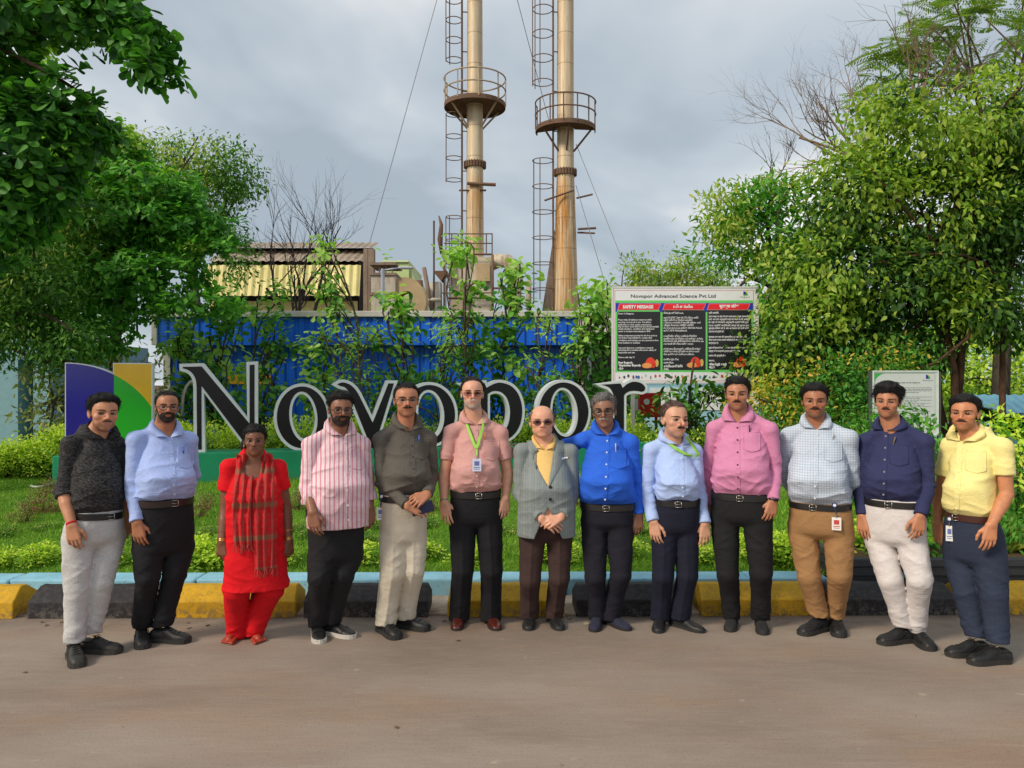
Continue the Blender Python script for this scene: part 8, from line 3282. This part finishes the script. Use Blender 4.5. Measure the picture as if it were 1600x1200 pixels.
cast(nm='checked', nose=.95, jaw=1.12, cro=842, label='man in white shirt with fine checks and khaki trousers', cx=1281, D=5.26, yaw=-7, fat=1.08,
     head=(1273, 596, 652), hrot=(2, 2, 1), hairtop=.022, skin=S(164, 108, 78), must=(.17, .024), stubble=((.05, .04, .035), .4), hairmat=BLK, thick=(.085, .028), quiff=.03, hw=1.06,
     belt=(1281, 783, 44), hwm=49, sh=[(1232, 680), (1327, 684)], el=[(1228, 742, -.10), (1333, 752, -.08)], wr=[(1248, 782, -.22), (1316, 786, -.22)], tip=[(1272, 796, -.24), (1290, 796, -.24)],
     curl=(20, 20), belly=.075, vneck=(1276, 672), coly=646, plx=1273, slr=1.08,
     cloth=cloth('white_check', S(196, 206, 220), 'check', S(140, 160, 182), .0165), btncol=(.7, .72, .75), pocket=(1302, 691),
     pen=(1301, 684, (.6, .62, .66), 'pen', 'steel pen in the pocket of the checked shirt'),
     hip=(1282, 835, 50), knee=[(1264, 900), (1312, 898)], toe=[(1251, 993, -38), (1313, 997, 8)], hemy=(963, 965), leg=(.106, .094, .076, .068, .062), wr_t=1.4,
     trous=cloth('khaki_chino', S(150, 112, 74), 'weave', S(162, 124, 84)), beltm=belt_black, buckle=(1270, 785), shoe=SAF)
cast(nm='navy_shirt', nose=1.0, jaw=.97, cro=853, label='man with thick curly hair in navy shirt and white jeans', cx=1398, D=5.08, yaw=-17,
     head=(1387, 594, 653), hrot=(-8, 0, 2), hairtop=.036, skin=S(182, 124, 92), must=(.15, .020), stubble=((.06, .045, .04), .3), hairmat=BLK, thick=(.14, .06), quiff=.02, hamp=.04, hfreq=.8, hw=1.02,
     hline=([-.5, -.28, -.17, -.10, -.02, .10, .20, .5], [.80, .77, .66, .54, .44, .40, .20, .15]),
     belt=(1397, 779, 41), hwm=44, sh=[(1354, 688), (1446, 690)], el=[(1345, 756, -.02), (1449, 757, -.02)], wr=[(1347, 806, .06), (1438, 806, .10)], tip=[(1349, 842, .10), (1433, 842, .14)],
     curl=(22, 26), belly=.045, vneck=(1384, 675), coly=651, plx=1380,
     cloth=cloth('navy_cotton', S(44, 48, 84), 'weave', S(52, 56, 94)), btncol=(.25, .24, .26), pocket=(1405, 696),
     pen=(1397, 690, (.20, .16, .08), 'pen', 'brass pen clipped to the navy shirt'), pentilt=.25,
     hip=(1398, 832, 46), knee=[(1391, 905), (1437, 905)], toe=[(1374, 1007, -48), (1456, 1018, 26)], hemy=(980, 988), leg=(.098, .090, .077, .067, .060), wr_t=1.0,
     trous=cloth('white_denim', S(214, 208, 206), 'weave', S(202, 196, 196)), beltm=belt_black, buckle=(1388, 780), shoe=SAF)
cast(nm='yellow_shirt', cro=884, label='man in pale yellow half sleeved shirt and slate blue trousers', cx=1522, D=4.90, yaw=-30,
     head=(1507, 612, 672), hrot=(-12, 2, 2), hairtop=.026, skin=S(196, 132, 94), must=(.16, .016), stubble=((.07, .05, .04), .35), hairmat=BLK, thick=(.075, .035), quiff=.06, tilt=.18, hw=1.06, jaw=1.05,
     belt=(1518, 802, 34), hwm=42, sh=[(1485, 696), (1566, 698)], el=[(1469, 772, -.04), (1573, 772, -.02)], wr=[(1465, 817, .02), (1549, 820, .15)], tip=[(1470, 858, .05), (1543, 866, .20)],
     curl=(20, 20), sleeve='short', short=.60, slr=1.10, belly=.045, vneck=(1500, 692), coly=662, plx=1494,
     cloth=cloth('pale_yellow_cotton', S(234, 220, 142), 'weave', S(240, 228, 158)), btncol=(.8, .72, .45), pocket=(1525, 706),
     hip=(1522, 850, 44), knee=[(1510, 925), (1553, 928)], toe=[(1480, 1025, -55), (1515, 1038, -50)], hemy=(995, 1004), leg=(.102, .092, .078, .072, .066), wr_t=1.1,
     trous=cloth('slate_trouser', S(42, 50, 68), 'weave', S(50, 58, 78)), beltm=belt_brown, beltdrop=.0, shoe=SAF)

FIG = [build_person(p) for p in CAST]
F1, F2, F3, F4, F5, F6, F7, F8, F9, F10, F11, F12, F13 = FIG


# ------------------------------------------------------------------ things worn
def proj(F, px, py, f=.13):
    q = F['fr'].loc(px, py, f)
    return q


def wband(F, s, t, r, h, m, nm='wristwatch', face=None):
    a, b = F['el'][s], F['wr'][s]
    p = lerp(a, b, t)
    d = (b - a) / np.linalg.norm(b - a)
    mb = MB()
    mb.tube([p - d * h / 2, p - d * h * .45, p + d * h * .45, p + d * h / 2], [r * .97, r, r, r * .97], 18)
    if face is not None:
        n = np.array((-.35 if s == 0 else .35, -1, 0.0))
        n -= d * n.dot(d)
        n /= np.linalg.norm(n)
        mb.tube([p + n * (r - .004), p + n * (r + .008)], .018, 14)
    o = mb.build(nm, m, F['root'], True)
    return o


blackm = plain('black_plastic', (.012, .012, .013), .35)
goldm = plain('gold_bangle', (.55, .30, .10), .3, .9, var=.1)
wband(F10, 1, .99, .034, .020, blackm, 'wristwatch', 1)
wband(F6, 0, .97, .031, .010, plain('bracelet', (.35, .28, .2), .35, .6), 'bracelet')
for t in (.94, .985):
    for s in (0, 1):
        wband(F3, s, t, .030, .010, goldm, 'bangle')
wband(F3, 0, .72, .032, .005, plain('thread', S(120, 40, 30)), 'wrist_thread')
wband(F3, 1, .72, .032, .007, goldm, 'bangle')
wband(F1, 0, .96, .0315, .012, plain('red_thread', S(190, 20, 30), .9), 'wrist_thread')
for s in (-1, 1):
    mb = MB()
    q = F3['fromh'](np.array([(s * .335, .02, .36), (s * .34, .01, .32), (s * .34, .01, .26)]))
    mb.tube(q, [.003, .005, .003], 6)
    mb.build('earring', goldm, F3['root'], True)

lan_m = plain('lime_lanyard', S(146, 208, 76), .7, var=.08)
card_m = plain('id_card_face', S(206, 214, 236), .35, var=.05)
card_w = plain('white_card', S(228, 228, 224), .35, var=.04)
print_m = plain('card_print', S(96, 112, 170), .5)
print_r = plain('card_print_red', S(196, 70, 60), .5)
steel = plain('clip_steel', (.5, .5, .5), .3, .9)


def lanyard(F, left, right, tail=None, w=.018):
    mb = MB()
    out = []
    for pts in (left, right):
        q = [proj(F, *p) for p in pts]
        v, f = ribbon(F['bvh'], [(p[0], p[2]) for p in q], w, .020, .002)
        mb.add(v, f)
    # behind the neck
    n, nr, z = F['nb'], F['nr'], F['czs']
    l0, r0 = proj(F, *left[0]), proj(F, *right[0])
    pts = []
    for k in range(9):
        a = math.pi * k / 8
        x = lerp(l0[:1], r0[:1], k / 8)[0]
        pts.append((x, lerp((-.03,), (n[1] + nr + .03,), math.sin(a))[0], l0[2] + .03 + .02 * math.sin(a)))
    rows = [[(x, y, zz - .008), (x, y - .002, zz + .008)] for x, y, zz in pts]
    v, f = quad_strip(rows)
    mb.add(v, f)
    return mb.build('lanyard', lan_m, F['root'])


def card(F, parent, px, py, w, h, m, pm, bvh=None, nm='id_card', kind=0):
    q = proj(F, px, py)
    ys = [ray_front(bvh or F['bvh'], q[0], q[2] + dz) for dz in (-h / 2, 0, h / 2)]
    ys = [a for a in ys if a is not None] or [-.14]
    y = min(ys) - .012
    mb = MB()
    mb.box((q[0] - w / 2, y - .003, q[2] - h / 2), (q[0] + w / 2, y, q[2] + h / 2), 0)
    mb.box((q[0] - w * .28, y - .004, q[2] - h * .05), (q[0] + w * .28, y - .0035, q[2] + h * .30), 1)
    mb.box((q[0] - w * .36, y - .004, q[2] - h * .22), (q[0] + w * .36, y - .0035, q[2] - h * .16), 1)
    mb.box((q[0] - w * .30, y - .004, q[2] - h * .35), (q[0] + w * .30, y - .0035, q[2] - h * .30), 1)
    mb.tube([(q[0], y - .002, q[2] + h / 2 - .004), (q[0], y - .002, q[2] + h / 2 + .022)], .004, 6, 2)
    return mb.build(nm, [m, pm, steel], parent)


l6 = lanyard(F6, [(727, 655), (732, 672), (739, 690), (744, 700)], [(757, 653), (754, 670), (748, 690), (745, 700)])
v, f = ribbon(F6['bvh'], [(proj(F6, 745, y)[0], proj(F6, 745, y)[2]) for y in (698, 705, 714)], .010, .014, .003)
mb = MB()
mb.add(v, f)
mb.build('lanyard_tail', lan_m, l6)
card(F6, l6, 745, 725, .060, .086, card_m, print_m)
l7 = lanyard(F7, [(838, 697), (845, 716), (852, 735), (856, 748)], [(864, 697), (862, 716), (860, 735), (857, 748)], w=.014)
l9 = lanyard(F9, [(1038, 680), (1044, 692), (1056, 702), (1070, 710), (1082, 715)], [(1072, 682), (1080, 694), (1088, 706), (1092, 712), (1086, 716)])

reel_m = plain('badge_reel', S(40, 60, 110), .35)


def hip_badge(F, px, py, cx_, cy_, w=.052, h=.085, pm=print_m, mm=card_w):
    q = proj(F, px, py)
    y = ray_front(F['bvt'], q[0], q[2])
    y = (-.10 if y is None else y) - .006
    b = MB()
    b.tube([(q[0], y, q[2]), (q[0], y - .010, q[2])], .017, 14)
    b.tube([(q[0], y - .010, q[2]), (q[0], y - .012, q[2])], .010, 12, 1)
    e = proj(F, cx_, cy_)
    b.tube([(q[0], y - .004, q[2] - .012), (e[0], y - .006, e[2] + h / 2 + .01)], .0035, 6, 0)
    o = b.build('badge_reel', [reel_m, card_w], F['root'], False)
    card(F, o, cx_, cy_, w, h, mm, pm, F['bvt'])


hip_badge(F5, 596, 777, 594, 805)
hip_badge(F11, 1304, 789, 1307, 818, .058, .085, print_r)
hip_badge(F13, 1483, 813, 1483, 836, .040, .098, print_m)

# breast pocket handkerchief and jacket buttons
F = F7
q0, q1 = proj(F, 872, 719), proj(F, 888, 717)
v, f = ribbon(F['bvh'], [(lerp(q0[:1], q1[:1], t)[0], lerp(q0[2:], q1[2:], t)[0]) for t in np.linspace(0, 1, 6)], .012, .006, .003)
mb = MB()
mb.add(v, f)
mb.build('pocket_square', plain('white_handkerchief', S(222, 226, 230), .8), F['top'])
for px, py in F['P']['btn']:
    q = proj(F, px, py)
    y = ray_front(F['bvh'], q[0] + .015, q[2])
    mb = MB()
    mb.tube([(q[0] + .012, (y or -.15) - .003, q[2]), (q[0] + .012, (y or -.15) - .010, q[2])], .011, 14)
    mb.build('button', blackm, F['top'])

# phone held by the man in the dark grey shirt
q = proj(F5, 660, 794, .20)
mb = MB()
mb.box((-.038, -.004, -.075), (.038, .004, .075), 0, .003)
mb.box((-.034, -.0055, -.070), (.034, -.0042, .070), 1)
ph = mb.build('phone', [plain('phone_case', S(30, 36, 56), .35), plain('phone_glass', S(24, 34, 66), .15)], None)
fr = F5['fr']
ph.location = Matrix.Translation((fr.X0, fr.D, 0)) @ Matrix.Rotation(fr.psi, 4, 'Z') @ Vector(q)
ph.rotation_euler = (R(10), R(74), fr.psi + R(6))
tag(ph, 'dark blue phone held in clasped hands of the grey shirted man', 'phone')

# scarf of the woman: two pleated ends hanging from the neck
F = F3
sc_m = None


def scarf_mat():
    t = NT('red_checked_scarf')
    v = t.coord('Object')
    x, y, z = t.sep(v)
    c = t.ramp(t.noise(v, 40, 3, .6), [(.3, S(176, 26, 34)), (.7, S(208, 42, 48))])

    def line(s_, per, duty):
        f_ = t.math('ABSOLUTE', t.math('SUBTRACT', t.math('FRACT', t.math('MULTIPLY_ADD', s_, 1 / per, 50)), .5))
        return t.ramp(f_, [(duty / 2, 1), (duty / 2 + .08, 0)])
    g = S(104, 84, 70)
    c = t.mix(t.math('MULTIPLY', line(x, .045, .22), .45), c, g)
    c = t.mix(t.math('MULTIPLY', line(z, .21, .07), .7), c, S(120, 104, 80))
    c = t.mix(t.math('MULTIPLY', line(z, .0375, .2), .15), c, g)
    t.bump(t.noise(v, 60, 3), .3, .004)
    return t.fin(c, .9, 0, .2)


sc_m = scarf_mat()


def drape(F, path, wid, nple, off=.012, amp=.010):
    q = [proj(F, *p) for p in path]
    pts = [(p[0], p[2]) for p in q]
    rows = []
    n = 26
    cum = np.linspace(0, len(pts) - 1, n)
    for i, c in enumerate(cum):
        x = np.interp(c, range(len(pts)), [p[0] for p in pts])
        z = np.interp(c, range(len(pts)), [p[1] for p in pts])
        w = np.interp(c, range(len(pts)), wid)
        ra = []
        y0s = [ray_front(F['bvh'], x + w * u, z) for u in (-.5, 0, .5)]
        y0s = [a for a in y0s if a is not None]
        yb_ = min(y0s) if y0s else -.12
        m = 21
        for j in range(m):
            u = j / (m - 1) - .5
            xx = x + w * u
            yy = ray_front(F['bvh'], xx, z)
            yy = yb_ if yy is None else min(yy, yb_ + .03)
            ple = amp * math.sin(u * nple * 6.283 + i * .10) + .004 * math.sin(u * 31 + i * .5)
            ra.append((xx, yy - off - ple - amp, z + .006 * math.sin(u * 9 + i)))
        rows.append(ra)
    return rows


mb = MB()
lends = []
for path, wid, npl in (([(378, 712), (381, 735), (378, 770), (377, 810), (380, 850)], [.07, .10, .12, .12, .11], 2.6),
                       ([(418, 712), (416, 735), (414, 770), (414, 830), (416, 888)], [.07, .11, .15, .155, .14], 3.2)):
    rows = drape(F, path, wid, npl)
    v, f = quad_strip(rows)
    mb.add(v, f)
    back = [[(x, y + .004, z) for x, y, z in r] for r in rows]
    v, f = quad_strip(back)
    mb.add(v, [q[::-1] for q in f])
    lends.append(rows[-1])
# band round the back of the neck
n, nr = F['nb'], F['nr']
rows = []
zt_ = F['fr'].loc(398, 712, .05)[2]
for k in range(17):
    a = math.pi * k / 16
    x = n[0] - math.cos(a) * (nr + .035)
    y = n[1] - .035 + math.sin(a) * (nr + .05)
    fx = abs(math.cos(a))
    rows.append([(x * 1.0 - math.cos(a) * dx, y, zt_ + .03 - .05 * fx + dz) for dx, dz in ((.022, -.075), (.028, -.04), (.014, .0), (-.006, .006))])
v, f = quad_strip(rows)
mb.add(v, f)
mb.add(v, [q[::-1] for q in f])
scarf = mb.build('scarf', sc_m, F['root'], True)
mb = MB()
rr = random.Random(4)
for row_ in lends:
    for j in range(0, 21, 1):
        x, y, z = row_[j]
        mb.tube([(x, y, z + .004), (x + rr.uniform(-.006, .006), y - .002, z - .02), (x + rr.uniform(-.01, .01), y, z - .04 - rr.random() * .015)], .0022, 4)
mb.build('fringe', plain('scarf_fringe', S(170, 60, 56), .9), scarf)
